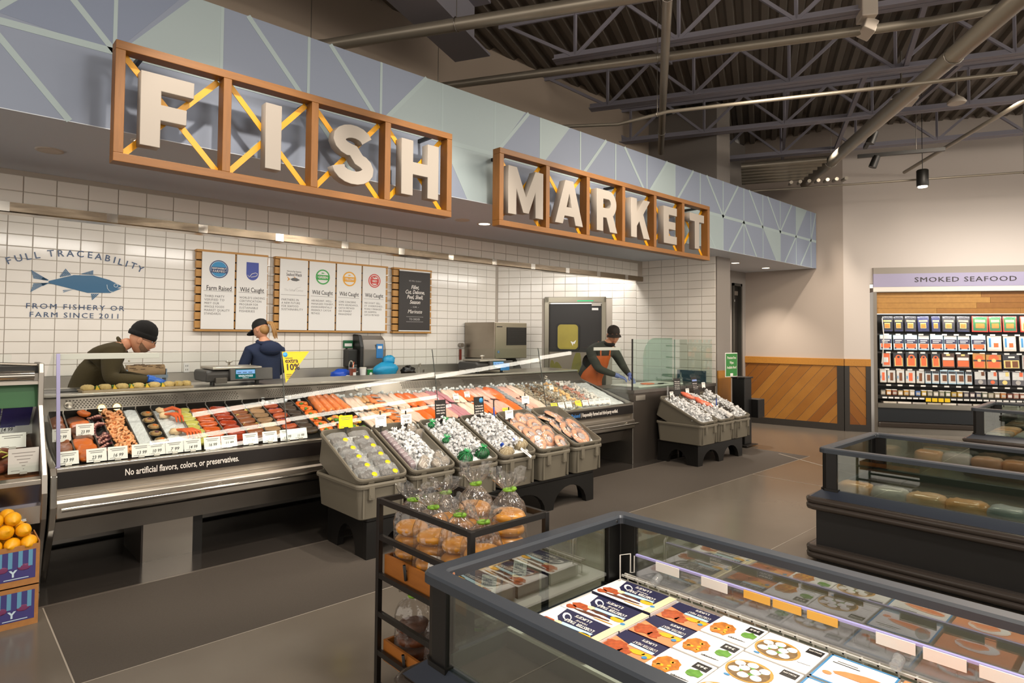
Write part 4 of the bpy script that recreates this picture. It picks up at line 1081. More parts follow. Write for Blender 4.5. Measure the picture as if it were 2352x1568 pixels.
def tub_pair(xc, yf, z0, label_up, label_low, w=.43):
    """a level tub with a second one nested in it, tipped towards the shopper"""
    sx = w/.42
    t = thing('lower_tub', label_low, 'tub', (xc, yf+.35, z0))
    place(tub_me, 'body', Matrix.Translation((xc, yf+.35, z0)) @ Matrix.Diagonal((sx, 1, 1, 1)), t); [place(m_, n_, Matrix.Translation((xc, yf+.35, z0)) @ Matrix.Diagonal((sx, 1, 1, 1)), t) for n_, m_ in rib_mes]
    R_ = Matrix.Rotation(TA, 4, 'X'); zf = z0+.295
    # front rim edge lands at (yf, zf)
    T = Matrix.Translation((xc, yf, zf)) @ R_ @ Matrix.Translation((0, .35, -.26)) @ Matrix.Diagonal((sx, 1, 1, 1))
    u = thing('tipped_tub', label_up, 'tub', (xc, yf, zf)); place(tub_me, 'body', T, u); [place(m_, n_, T, u) for n_, m_ in rib_mes]
    o = Tub(); o.F = Matrix.Translation((xc, yf, zf)) @ R_; o.xc = xc; o.w = w
    return o
def on(tb, x, y, lift=-.05): return tb.F @ V((x, y, lift))
def lie(tb, me, name, x, y, lift, rz=0, tilt=0, roll=0, sc=1., label=None, cat=None, group=None):
    T = Matrix.Translation(on(tb, x, y, lift)) @ tb.F.to_3x3().to_4x4() @ Euler((tilt, roll, rz)).to_matrix().to_4x4() @ Matrix.Scale(sc, 4)
    return tag(place(me, name, T), label, cat, group)
def stand(x0, x1, y0, y1, h, arches, label):
    t = thing('tub_stand', label, 'stand', ((x0+x1)/2, (y0+y1)/2, 0)); m = blackp
    MB().box(x0, y0, h-.03, x1, y1, h).obj('top_plate', m, t, bevel=.006)
    def arch_panel(a0, a1, T, n):
        P = [(a0, h-.03)]; P += [(a0, 0)]
        wd = (a1-a0)/n
        for i in range(n):
            l, r_ = a0+i*wd+(.11 if i == 0 else .055), a0+(i+1)*wd-(.11 if i == n-1 else .055); c = (l+r_)/2; rx = (r_-l)/2
            P.append((l, 0)); P += [(c-rx*cos(pi*q/10), (h-.10)*sin(pi*q/10)) for q in range(1, 10)]; P.append((r_, 0))
        P += [(a1, 0), (a1, h-.03)]
        MB().prism(P, 0, .05, T).obj('arch_panel', m, t)
    TX = basis(XU, ZU, -YU)
    arch_panel(x0, x1, Matrix.Translation((0, y0+.05, 0)) @ TX, arches); arch_panel(x0, x1, Matrix.Translation((0, y1, 0)) @ TX, arches)
    TY = basis(YU, ZU, XU)
    arch_panel(y0+.051, y1-.051, Matrix.Translation((x0, 0, 0)) @ TY, 1); arch_panel(y0+.051, y1-.051, Matrix.Translation((x1-.05, 0, 0)) @ TY, 1)
stand(2.38, 4.96, 4.08, 4.68, .30, 4, 'long black plastic stand under the row of six tubs')
stand(7.17, 8.34, 4.20, 4.80, .28, 2, 'short black plastic stand under the three tubs at the right')
tcontent = ['oyster clamshell packs', 'ice and clear cups', 'ice and green net bags', 'ice and cream net bags', 'round shrimp packs under film', 'shrimp rings on black trays']
xs = [2.265, 2.725, 3.19, 3.65, 4.12, 4.595]
tubs = [tub_pair(x+.215, 4.0, .305, 'grey tub tipped forward, filled with '+tcontent[i], 'lower grey tub below the one with '+tcontent[i]) for i, x in enumerate(xs)]
tc2 = ['ice, at the left of the short stand', 'ice and red fish, middle of the short stand', 'ice and dark shells, right of the short stand']
tubsR = [tub_pair(7.315+.445*i, 4.10, .27, 'grey tub tipped forward with '+tc2[i], 'lower grey tub below the tub with '+tc2[i], .425) for i in range(3)]
def bed_ice(tb, lift=-.055, label='', amp=.012, y0=.03, y1=.66, ramp=0.):
    r = random.Random(int(tb.xc*100)); b = MB(); hw = tb.w/2-.025
    b.grid(lambda u, v: tb.F @ V((-hw+2*hw*u, y0+(y1-y0)*v, lift+ramp*sin(pi*u)*sin(pi*min(1, v*1.1))+(r.random()-.5)*amp)), 14, 20, 0, False)
    return tag(stuff(b.obj('crushed_ice', ice_m)), label, 'ice')
chunk_m = GLASS('ice_chunk', '#f4f6f7', 1.3, .07, .10, bump=.6, bs=60, white=.85)
def chunks(tb, n, y0, y1, label, h0=-.05, h1=.03, x0=-.18, x1=.18, sz=.016, mat=None):
    r = random.Random(int(tb.xc*77)); b = MB()
    for k in range(n):
        x = x0+(x1-x0)*r.random(); y = y0+(y1-y0)*r.random(); f = 1-(abs(x-(x0+x1)/2)/(x1-x0)*2)**3
        z = h0+(h1-h0)*r.random()*f; s_ = sz*(.6+.9*r.random())
        c = tb.F @ V((x, y, z)); T = Matrix.Translation(c) @ Euler((r.random()*6, r.random()*6, r.random()*6)).to_matrix().to_4x4()
        vs = [V(p)*s_*(.7+.6*r.random()) for p in ((1, 0, 0), (-1, 0, 0), (0, 1, 0), (0, -1, 0), (0, 0, 1), (0, 0, -1))]
        b.add(vs, [(0, 2, 4), (2, 1, 4), (1, 3, 4), (3, 0, 4), (2, 0, 5), (1, 2, 5), (3, 1, 5), (0, 3, 5)], 0, T)
    return tag(stuff(b.obj('ice_chunks', mat or chunk_m)), label, 'ice')
# tub 1: clamshells of oysters
clear = GLASS('clear_plastic', '#f6f7f6', 1.0, .06, .05, bump=.35, bs=40, white=.14)
oys = M('oyster_dark', '#4b4438', .35, var=.8, vs=40, col2='#1c1814', bump=.4, bs=90)
sticker = M('sticker_yellow', '#f2d40a', .5)
bed_ice(tubs[0], -.075, 'ice bed under the clamshell packs', .014)
def clamshell(tb, x, y, rz, label):
    p = on(tb, x, y, -.06); t = thing('clamshell_pack', label, 'pack', p, 'oyster packs')
    T = Matrix.Translation(p) @ tb.F.to_3x3().to_4x4() @ Matrix.Rotation(rz, 4, 'Z') @ Matrix.Rotation(.22, 4, 'X')
    b = MB(); n = 3; rings = [rrect(-w_, -l_, w_, l_, .025, n) for w_, l_ in ((.062, .05), (.082, .07), (.085, .073), (.070, .058))]
    N = len(rings[0]); zs = (.0, .028, .03, .062); vs = [(p_[0], p_[1], zs[i]) for i, r_ in enumerate(rings) for p_ in r_]
    fs = [(i*N+k, i*N+(k+1) % N, (i+1)*N+(k+1) % N, (i+1)*N+k) for i in range(3) for k in range(N)]
    b.add(vs, fs, 0, T, False); b.add([(p_[0], p_[1], .062) for p_ in rings[3]], [tuple(range(N))], 0, T); b.obj('clear_shell', clear, t)
    r = random.Random(int(x*500+y*900)); b = MB()
    for q in range(5): b.ell((-.045+.022*q+.01*r.random(), .03*(r.random()-.5), .022), (.024, .034, .016), 8, 5, 0, T, .25, r)
    b.obj('oysters', oys, t)
    b = MB(); b.lathe([(0, 0), (.021, 0), (.021, .001), (0, .001)], (.038, -.03, .0635), 16, 0, T); b.obj('sticker', sticker, t)
posl = ['front left', 'front right', 'second row left', 'second row right', 'third row left', 'third row right', 'fourth row left', 'fourth row right', 'back left', 'back right']
for k in range(10):
    clamshell(tubs[0], -.095+.185*(k % 2)+.012*(random.Random(k).random()-.5), .105+.118*(k//2), .12*(random.Random(k+9).random()-.5), 'clear oyster pack with a yellow sticker, %s in the leftmost tub' % posl[k])
# tub 2: cups among ice
bed_ice(tubs[1], -.06, 'ice bed in the second tub', .016, ramp=.02)
chunks(tubs[1], 420, .22, .58, 'clear ice chunks heaped in the second tub', -.05, .035, -.15, .14)
cupc = [M('cup_purple', '#7d5a66', .4, var=.6, vs=60, col2='#bcaeb0'), M('cup_tan', '#9d8a70', .4, var=.6, vs=50, col2='#5f5140')]
def cup(tb, x, y, lift, rz, tilt, m, label, group, R_=.042, hh=.05):
    p = on(tb, x, y, lift); t = thing('deli_cup', label, 'cup', p, group)
    T = Matrix.Translation(p) @ tb.F.to_3x3().to_4x4() @ Euler((tilt, 0, rz), 'XYZ').to_matrix().to_4x4()
    b = MB(); b.lathe([(0, .003), (R_*.84, .003), (R_*.95, hh*.85), (0, hh*.85)], (0, 0, 0), 14, 0, T, False); b.obj('contents', m, t)
    b = MB(); b.lathe([(R_*.87, 0), (R_, hh)], (0, 0, 0), 14, 0, T, False); b.obj('cup_wall', clear, t)
    b = MB(); b.lathe([(R_*1.06, hh-.004), (R_*1.07, hh+.004), (R_*.95, hh+.003), (0, hh+.001)], (0, 0, 0), 14, 0, T, False); b.obj('lid', clear, t)
for k in range(9): cup(tubs[1], -.165, .13+.055*k, -.035, pi/2, pi/2-.2, cupc[0], 'clear purple flecked cup in the line along the left edge of the second tub', 'cups along the tub edge')
for k, (x, y, a, tl) in enumerate(((-.08, .09, 0, .5), (.04, .085, .3, .6), (.15, .11, -.4, .9), (.12, .17, .4, .5), (-.02, .15, -.3, .7), (.165, .55, .2, 1.2), (.12, .60, .1, .4))):
    cup(tubs[1], x, y, -.03, a, tl, cupc[1], 'tan filled clear cup, '+['front left', 'front middle', 'front right corner', 'behind the front right corner', 'half buried behind the front cups', 'near the back right edge', 'at the back right corner'][k]+' of the second tub', None)
# tubs 3 and 4: ice with net bags
bed_ice(tubs[2], -.05, 'ice bed in the third tub', .02, ramp=.03); chunks(tubs[2], 780, .12, .62, 'shiny ice chunks heaped in the tub with green net bags', -.045, .06, -.185, .185, .017)
bed_ice(tubs[3], -.05, 'ice bed in the fourth tub', .02, ramp=.03); chunks(tubs[3], 780, .12, .62, 'shiny ice chunks heaped in the tub with cream net bags', -.045, .06, -.185, .185, .017)
gnet = M('net_green', '#11542a', .35, var=.7, vs=70, col2='#071f10', bump=.5, bs=90)
cnet = M('net_cream', '#b6a684', .7, var=.7, vs=120, col2='#6a5a40', bump=.9, bs=150)
def netbag(tb, x, y, lift, r_, label, mat, tuft=True, seed=1):
    rr = random.Random(seed); p = on(tb, x, y, lift); t = thing('net_bag', label, 'bag', p)
    T = Matrix.Translation(p) @ tb.F.to_3x3().to_4x4() @ Matrix.Rotation(rr.random(), 4, 'Z')
    b = MB(); b.ell((0, 0, 0), r_, 14, 9, 0, T, .14, rr); b.obj('bag', mat, t)
    b = MB()
    for q in range(11):
        a = q*pi/5.5; pts = [T @ V((r_[0]*1.02*cos(a)*sin(ph), r_[1]*1.02*sin(a)*sin(ph), r_[2]*1.05*cos(ph))) for ph in (.15, .6, 1.1, 1.6, 2.1)]
        b.tube(pts, .0016, 4)
    b.obj('net_cords', M('net_cord_'+mat.name, '#39b56a' if mat == gnet else '#d9cdb0', .5), t)
    if tuft:
        b = MB()
        for q in range(9): a = q*.7; b.tube([T @ V((0, 0, r_[2])), T @ V((.012*cos(a), .012*sin(a), r_[2]+.02)), T @ V((.03*cos(a), .03*sin(a), r_[2]+.03))], .003, 4)
        b.obj('tied_tuft', MATS['net_cord_'+mat.name], t)
    return t
netbag(tubs[2], -.105, .09, -.015, (.085, .065, .05), 'dark green net bag at the front left of the third tub', gnet, seed=2)
netbag(tubs[2], .10, .12, -.015, (.075, .06, .048), 'dark green net bag at the front right of the third tub', gnet, seed=3)
for k, (x, y) in enumerate(((-.14, .58), (.02, .60), (-.15, .33))): netbag(tubs[2], x, y, .01, (.035, .03, .02), 'green net tuft poking from the ice, '+['back left', 'back middle', 'at the left edge'][k]+' of the third tub', gnet, seed=5+k)
netbag(tubs[3], -.10, .085, -.02, (.085, .06, .045), 'cream net bag of clams at the front left of the fourth tub', cnet, False, 8)
netbag(tubs[3], .12, .15, -.012, (.09, .065, .05), 'cream net bag of clams at the front right of the fourth tub', cnet, False, 9)
for k, (x, y) in enumerate(((-.155, .12), (.01, .16))):
    b = MB(); b.box(-.008, -.012, 0, .008, .012, .03)
    lie(tubs[3], b.mesh('bag_clip', M('clip_blue', '#2450b8', .4)), 'bag_clip', x, y, .03, .3, .4, 0, 1, ['left', 'right'][k]+' blue clip closing a net bag in the fourth tub', 'clip')
b = MB(); b.box(-.022, -.06, 0, .022, .06, .002); b.box(-.006, -.03, .002, .006, .03, .0024, 1)
lie(tubs[3], b.mesh('paper_tag', [paper, MATS['print_grey']]), 'paper_tag', .045, -.01, .012, .65, .35, 0, 1.0, 'long white paper tag hanging over the front rim of the fourth tub', 'tag')
# tub 5: round packs of shrimp under clear lids
bed_ice(tubs[4], -.065, 'white ice in the front of the fifth tub', .012)
ringm = M('shrimp_ring', '#f0b488', .3, var=.6, vs=60, col2='#df8c58', bump=.3, bs=70)
lab_w = M('label_pale', '#cfc9cc', .5)
def ring_mesh(R_=.062, r_=.024):
    b = MB()
    def fn(u, v):
        a = 2*pi*u; t_ = 2*pi*v; rr_ = r_*(1+.17*abs(sin(a*9))); q = R_+rr_*cos(t_)
        return V((q*cos(a), q*sin(a), .75*rr_*sin(t_)))
    b.grid(fn, 54, 8); return b.mesh('shrimp_ring', ringm)
RING = ring_mesh()
dome = GLASS('pack_dome', '#f3efec', 1.0, .04, .05, bump=.3, bs=25, white=.10)
def ring_pack(tb, x, y, lift, tilt, rz, sc, label, black=True, ring=True):
    p = on(tb, x, y, lift); t = thing('shrimp_pack', label, 'pack', p)
    T = Matrix.Translation(p) @ tb.F.to_3x3().to_4x4() @ Matrix.Rotation(rz, 4, 'Z') @ Matrix.Rotation(tilt, 4, 'X') @ Matrix.Scale(sc, 4)
    b = MB()
    prf = [(0, -.02), (.07, -.02), (.094, .004), (.098, .006), (.096, .010)]
    b.lathe(prf, (0, 0, 0), 28, 0, T, False); b.obj('tray', blackp if black else clear, t)
    if ring: place(RING, 'shrimp_ring', T @ Matrix.Translation((0, 0, .006)), t)
    b = MB(); b.lathe([(0, .018), (.036, .018), (.036, .022), (0, .022)], (0, -.012, 0), 20, 0, T, False); b.obj('label', lab_w, t)
    b = MB(); b.lathe([(.098, .009), (.09, .03), (.07, .036), (0, .036)], (0, 0, 0), 22, 0, T, False); b.obj('lid', dome, t)
    b = MB()
    for q in range(3): b.box(-.018+.003*q, -.006-.008*q, .0222, .018-.003*q, -.004-.008*q, .0226, 0, T)
    b.obj('print_lines', MATS['print_grey'], t)
names5 = ['front left, tilted up on the ice', 'front right corner', 'front, leaning on the right edge', 'second row left', 'second row middle', 'second row right', 'third row left', 'third row right', 'back left', 'back middle', 'back right corner']
for k, (x, y, tl, rz) in enumerate(((-.11, .15, .5, -.5), (.15, .09, .4, .4), (.07, .19, .6, .2), (-.09, .29, .25, .6), (.05, .31, .3, -.6), (.145, .28, .35, .3), (-.11, .41, .2, .1), (.09, .42, .25, -.3), (-.10, .53, .2, 1), (.03, .55, .25, .5), (.14, .54, .2, -.5))):
    ring_pack(tubs[4], x, y, -.035+.01*(k % 2), tl, rz, .95, 'clear round shrimp pack, %s of the fifth tub' % names5[k], black=False, ring=True)
# tub 6: shrimp rings on black trays
bed_ice(tubs[5], -.07, 'white ice below the shrimp rings in the rightmost tub', .012)
for k, (x, y, tl) in enumerate(((.03, .16, .30), (-.04, .27, .35), (.07, .30, .3), (-.11, .36, .3), (.0, .40, .32), (-.02, .52, .3), (-.13, .50, .35))):
    ring_pack(tubs[5], x, y, -.04+.012*(k % 3), tl, .4*k, 1.22, 'black tray shrimp ring, '+['frontmost', 'second from the front, left', 'second from the front, right', 'at the left edge', 'in the middle', 'topmost at the back', 'at the back left edge'][k]+' of the rightmost tub')
# cards in the tubs
def tub_card(tb, x, y, lab, mat=None, w=.10, h=.075, rz=0., txt='', lift=.02):
    return price_card(on(tb, x, y, lift), txt, lab, w, h, mat, .12, rz, 2, True)
tub_card(tubs[0], .0, .66, 'yellow price card on a black stem at the back of the leftmost tub', ylw, .12, .10)
tub_card(tubs[1], -.16, .62, 'white price card at the back left of the second tub', None, .105, .10)
tub_card(tubs[1], .09, .62, 'white price card at the back right of the second tub', None, .11, .085, txt='16 99')
tub_card(tubs[4], -.18, .52, 'white price card at the back left of the round shrimp packs', None, .105, .085)
tub_card(tubs[4], .16, .68, 'white price card on a tall black stem by the shrimp rings', None, .105, .08, lift=.07)
ccard = M('card_black', '#17130f', .5)
def notice(tb, x, y, h, lab, lines, dot=False, rz=0., lift=.02, w=.12, lean=.10):
    p = on(tb, x, y, lift); t = thing('notice_card', lab, 'card', p); T = Matrix.Translation(p) @ Matrix.Rotation(rz, 4, 'Z') @ Matrix.Rotation(-lean, 4, 'X')
    MB().box(-w/2, 0, 0, w/2, .003, h, 0, T).obj('card', ccard, t)
    z = h-.045 if not dot else h-.085
    for ln in lines:
        if z < .02: break
        text(ln, .0185, T @ V((-w/2+.012, -.0008, z)), T.to_3x3() @ XU, T.to_3x3() @ ZU, wht, t, align='LEFT', bold=.015, width=min(w-.024, .0108*len(ln)*.95)); z -= .024
    if dot:
        b = MB(); b.lathe([(0, 0), (.024, 0), (.024, .001), (0, .001)], (0, 0, 0), 20, 0, T @ basis(XU, ZU, -YU, (w/2-.032, -.0002, h-.035))); b.obj('badge', MATS['badge_blue'], t)
    MB().box(-.012, .003, -.05, .012, .008, .05, 0, T).obj('stem', blackp, t)
notice(tubs[2], -.02, .60, .195, 'black notice card with white print about bivalves and water quality', ['Bivalves such as', 'oysters, clams and', 'scallops improve', 'water quality.', '', 'A single oyster', 'can filter up to', '50 gallons a day'])
notice(tubs[3], -.03, .60, .195, 'black notice card with a blue badge in the fourth tub', ['Our Responsibly', 'Farmed standards', 'apply to all', 'farmed seafood,', 'including oysters,', 'mussels, clams'], True)
pen = thing('marker_pen', 'blue marker pen standing up between the fourth and fifth tubs', 'pen', on(tubs[3], .16, .60, .0))
MB().cyl(on(tubs[3], .16, .60, .0), on(tubs[3], .16, .60, .0)+V((.003, .01, .10)), .008, n=10).obj('barrel', M('pen_blue', '#2a4aa5', .4), pen); MB().cyl(on(tubs[3], .16, .60, .0)+V((.003, .01, .10)), on(tubs[3], .16, .60, .0)+V((.004, .015, .17)), .007, .006, 10).obj('cap', blackp, pen)
# right group
for i in range(3):
    bed_ice(tubsR[i], -.05, ['ice bed in the left tub of the short stand', 'ice bed in the middle tub of the short stand', 'ice bed in the right tub of the short stand'][i], .02, ramp=.03)
    chunks(tubsR[i], 420, .06, .64, ['shiny ice heaped in the left tub of the short stand', 'shiny ice heaped in the middle tub of the short stand', 'shiny ice heaped in the right tub of the short stand'][i], -.045, .05, -.18, .18, .019)
redf = M('red_fish', '#e0552f', .3, var=.6, vs=30, col2='#f0a58a', bump=.2)
for k, (x, y, a) in enumerate(((-.13, .60, .3), (-.06, .44, -.2), (-.02, .36, .5))):
    b = MB(); b.ell((0, 0, 0), (.045, .10, .03), 12, 8, jit=.06, rnd=random.Random(k)); b.ell((0, .11, 0), (.035, .03, .008), 8, 5)
    lie(tubsR[1], b.mesh('red_fish', redf), 'red_fish', x, y, .03, a, 0, 0, 1, ['rearmost red fish in the middle tub', 'large red fish half under ice in the middle tub', 'small red fish below the large one in the middle tub'][k], 'fish')
b = MB(); r = random.Random(3)
for k in range(40): b.ell(tubsR[2].F @ V((-.16+.1*r.random(), .12+.24*r.random(), -.01+.03*r.random())), (.02, .014, .012), 6, 4, jit=.3, rnd=r)
tag(stuff(b.obj('mussel_shells', oys)), 'dark mussel shells along the left of the right tub', 'mussel')
b = MB(); b.box(-.07, -.09, 0, .07, .09, .03)
lie(tubsR[1], b.mesh('ice_pack', M('pack_white', '#ded9d4', .5, bump=.5, bs=20)), 'ice_pack', .13, .13, -.005, .2, .1, .1, 1, 'white folded pack at the front right of the middle short-stand tub', 'pack')
notice(tubsR[0], .17, .66, .22, 'tall black notice card at the back of the left short-stand tub', ['Whole fish', 'cleaned and', 'cut to order', 'ask us how', 'to cook it'], rz=-.5, w=.10)
notice(tubsR[1], .19, .62, .26, 'leaning black notice card with a blue headline and icons', ['', '', 'HOW TO COOK', 'o  o  o  o', 'bake or grill', 'o  o  o  o'], rz=.0, w=.15, lean=.25, lift=.0)
b = MB(); b.box(-.06, -.004, .20, .06, -.002, .225, 0, Matrix.Translation(on(tubsR[1], .19, .62, .0)) @ Matrix.Rotation(-.25, 4, 'X'))
tag(b.obj('headline_strip', M('headline_blue', '#7d93c8', .5)), 'pale blue headline strip on the leaning notice card', 'strip')
tub_card(tubsR[0], .0, .64, 'small white price card at the back of the left short-stand tub', None, .085, .06)
tub_card(tubsR[1], -.02, .66, 'white price card leaning behind the red fish', None, .085, .07)
tub_card(tubsR[2], .0, .70, 'white price card high on a stem by the leaning notice card', None, .09, .08, lift=.06)
pen = thing('marker_pen', 'blue marker pen standing in the middle tub of the short stand', 'pen', on(tubsR[1], .10, .25, .0))
MB().cyl(on(tubsR[1], .10, .25, 0), on(tubsR[1], .10, .25, 0)+V((.002, .0, .14)), .007, n=8).obj('barrel', MATS['pen_blue'], pen); MB().cyl(on(tubsR[1], .10, .25, 0)+V((.002, 0, .14)), on(tubsR[1], .10, .25, 0)+V((.003, 0, .19)), .006, n=8).obj('cap', blackp, pen)
t = thing('scoop', 'clear plastic scoop handle standing in the left short-stand tub', 'scoop', on(tubsR[0], -.17, .58, 0))
MB().box(-.012, -.004, 0, .012, .004, .19, 0, Matrix.Translation(on(tubsR[0], -.17, .58, 0))).obj('handle', clear, t); MB().box(-.03, -.02, -.03, .03, .02, .0, 0, Matrix.Translation(on(tubsR[0], -.17, .58, 0))).obj('bowl', clear, t)
# ================================================================== meat case at the left edge of the frame
mc = thing('meat_case', 'neighbouring service case with green band and purple glass at the left edge', 'display case', (-.5, 5.2, 0))
MX0, MX1 = -1.6, .535
def mprof(name, pts, mat, x0=MX0, x1=MX1, bevel=0): return MB().sweepx(pts, x0, x1).obj(name, mat, mc, bevel=bevel)
greenb = M('band_green', '#1f5228', .5); violet = M('case_violet', '#4c4896', .25, .1, var=.3, vs=3, col2='#2a2a70'); bluesteel = M('steel_blue', '#7c7f96', .25, 1.)
mprof('top_cap', [(5.10, 1.375), (5.10, 1.42), (5.30, 1.43), (5.30, 1.39)], blackm)
MB().cyl((MX0, 5.085, 1.362), (MX1-.02, 5.085, 1.362), .032, n=16).obj('top_roll', chrome, mc)
mprof('light_bar', [(5.06, 1.305), (5.06, 1.325), (5.12, 1.325), (5.12, 1.305)], steel)
mprof('green_band', [(5.075, 1.16), (5.10, 1.305), (5.115, 1.305), (5.09, 1.16)], greenb)
mprof('front_glass', [(4.82, .765), (5.073, 1.165), (5.080, 1.162), (4.828, .762)], glass)
b = MB()
for k in range(6): b.sweepx([(5.36, .97), (5.11, 1.165), (5.125, 1.175), (5.38, .985)], MX1-.012-.16*(k+1)+.004, MX1-.012-.16*k-.004)
stuff(b.obj('back_panel', violet, mc))
mprof('deck', [(4.84, .745), (5.5, .97), (5.5, .94), (4.84, .72)], M('deck_brown', '#6b4020', .5))
mprof('front_lip', [(4.765, .715), (4.765, .745), (4.80, .76), (4.84, .755), (4.84, .72)], steel, bevel=.003)
mprof('front_panel', [(4.775, .715), (4.80, .60), (4.84, .60), (4.84, .72)], bluesteel)
mprof('lower_panel', [(4.80, .60), (4.775, .585), (4.775, .48), (4.83, .47), (4.9, .47), (4.9, .60)], steel)
MB().cyl((MX0, 4.74, .515), (MX1-.07, 4.74, .515), .014, n=10).obj('bumper_rail', chrome, mc)
for x in (.18, .34): MB().cyl((x, 4.74, .55), (x, 4.775, .555), .016, n=10).obj('rail_bracket', chrome, mc)
mprof('base', [(4.90, .0), (4.90, .47), (5.6, .47), (5.6, 0)], M('base_dark', '#3a352c', .5))
MB().sweepx([(4.76, .77), (4.74, .66), (4.76, .5), (4.86, .28), (4.95, .04), (4.95, 0), (5.6, 0), (5.6, .95), (5.30, 1.44), (5.07, 1.44), (5.045, 1.38), (5.04, 1.17)], MX1, MX1+.030).obj('end_panel', steel_s, mc, bevel=.005)
MB().cyl((.30, 5.14, 1.44), (.53, 5.09, 1.43), .01, n=8).obj('glass_clamp', steel, mc)
mprof('upper_glass', [(5.12, 1.42), (5.12, 1.50), (5.126, 1.50), (5.126, 1.42)], glass, MX0, .40)
MA_ = atan2(.225, .66)
def md(x, s, lift=0): return V((x, 4.85+.62*s, .752+.215*s+lift))
meat = M('meat_brown', '#7a3f2a', .4, var=.8, vs=25, col2='#3c1a10', bump=.3, coat=.2); onion = M('onion_purple', '#a877a8', .35, var=.5, vs=40, col2='#e2c8e0')
mm = [fillet_mesh(.30, .10, .05, meat, 900+k, .7, .08, 16, 9, .006) for k in range(3)]
MRm = Matrix.Rotation(atan2(.215, .62), 4, 'X')
for k in range(9):
    T = Matrix.Translation(md(.08+.13*(k % 3), .15+.28*(k//3), .03)) @ MRm @ Matrix.Rotation(-.9+.15*(k % 2), 4, 'Z')
    tag(place(mm[k % 3], 'meat_steak', T), 'brown marinated meat steak, %s row, %s, in the left case' % (['front', 'middle', 'back'][k//3], ['left', 'centre', 'right'][k % 3]), 'meat')
t = thing('onion_rings', 'tangle of purple onion rings on the meat in the left case', 'onion', md(.28, .62, .07))
for k in range(6):
    b = MB(); p = md(.27+.015*(k % 3), .6+.03*(k//2), .07+.008*k); b.tube([p+V((.035*cos(q*pi/7), .03*sin(q*pi/7), .006*sin(q+k))) for q in range(14)], .0045, 5, closed=True); b.obj('onion_ring', onion, t)
for k in range(3):
    b = MB(); p = md(.30+.03*k, .38-.08*k, .065); b.tube([p, p+V((.03, .01, .012)), p+V((.06, -.01, .002))], [.004, .008, .003], 6)
    tag(b.obj('pepper_strip', F_green), 'yellow-green pepper strip on the meat, %s in the left case' % ['rearmost', 'middle', 'foremost'][k], 'pepper')
for k, (x, s, z, w, s_) in enumerate(((.34, .98, .05, .16, ''), (.47, .98, .05, .11, '19 99'), (.40, .72, .06, .12, '14 99'), (.49, .70, .06, .09, ''), (.42, .45, .05, .14, ''))):
    price_card(md(x, s, z), s_, 'white price card in the left case, '+['back left', 'back right, marked 19.99', 'middle, marked 14.99', 'middle, against the end panel', 'front, before the onion'][k], w, .095, None, .25)
price_card(V((.455, 4.86, .78)), '', 'grey two-part notice card at the front right of the left case', .15, .15, M('card_grey', '#b9b6b0', .6), .1, lines=6)
# lemons in printed boxes
card = M('cardboard', '#a9743f', .75, var=.25, vs=30, bump=.05)
purp = M('print_purple', '#3a3570', .6); pstripe = M('print_stripe', '#5a8fae', .6); predp = M('print_red', '#6d2f58', .6); pwhite = M('print_pale', '#bcd0dc', .6)
def lemon_box(z, label, open_top):
    t = thing('fruit_box', label, 'box', (.21, 4.57, z)); x0, x1, y0, y1, h = -.09, .503, 4.45, 4.72, .222; T = Matrix.Translation((0, 0, z))
    for nm, q in (('front_wall', (x0, y0, 0, x1, y0+.006, h)), ('back_wall', (x0, y1-.006, 0, x1, y1, h)), ('side_wall', (x0, y0+.006, 0, x0+.006, y1-.006, h)), ('side_wall', (x1-.006, y0+.006, 0, x1, y1-.006, h+.012)), ('bottom', (x0+.006, y0+.006, 0, x1-.006, y1-.006, .006))):
        MB().box(*q, 0, T).obj(nm, card, t)
    if not open_top: MB().box(x0, y0, h-.003, x1, y1, h, 0, T).obj('top_flap', card, t)
    px0, px1, pz0, pz1 = x0+.03, x1-.018, .035, h-.028
    MB().box(px0, y0-.0012, pz0, px1, y0, pz1, 0, T).obj('print_panel', purp, t)
    for k in range(11):
        x = px1-.045*(k+1)+.012
        if x > px0: MB().box(x, y0-.002, pz0+.07, x+.019, y0-.0012, pz1, 0, T).obj('print_stripe', pstripe, t)
    for k in range(6):
        b = MB(); b.ell((px1-.05-.10*k, y0-.0012, pz0+.068), (.03, .0012, .018), 12, 6, 0, T, .1); b.obj('print_blotch', predp, t)
    for k, ch in enumerate('YTSUL'): text(ch, .05, T @ V((px1-.10-.075*k, y0-.0026, pz0+.038)), XU, ZU, pwhite, t, bold=.04)
    b = MB(); b.box(px1-.14, y0-.0018, pz0+.008, px1-.03, y0-.0012, pz0+.012, 0, T); b.obj('print_line', pwhite, t)
lemon_box(0, 'lower cardboard box with purple striped print, below the lemons', False); lemon_box(.226, 'upper cardboard box with purple striped print, heaped with lemons', True)
lem = M('lemon_skin', '#e3a20c', .42, var=.25, vs=12, col2='#cf8a06', bump=.18, bs=110)
b = MB(); b.lathe([(0, -.052), (.010, -.049), (.026, -.036), (.037, -.016), (.039, .004), (.033, .026), (.020, .041), (.010, .047), (.006, .054), (0, .056)], (0, 0, 0), 18, caps=False); LEM = b.mesh('lemon', lem)
rl = random.Random(21); kk = 0
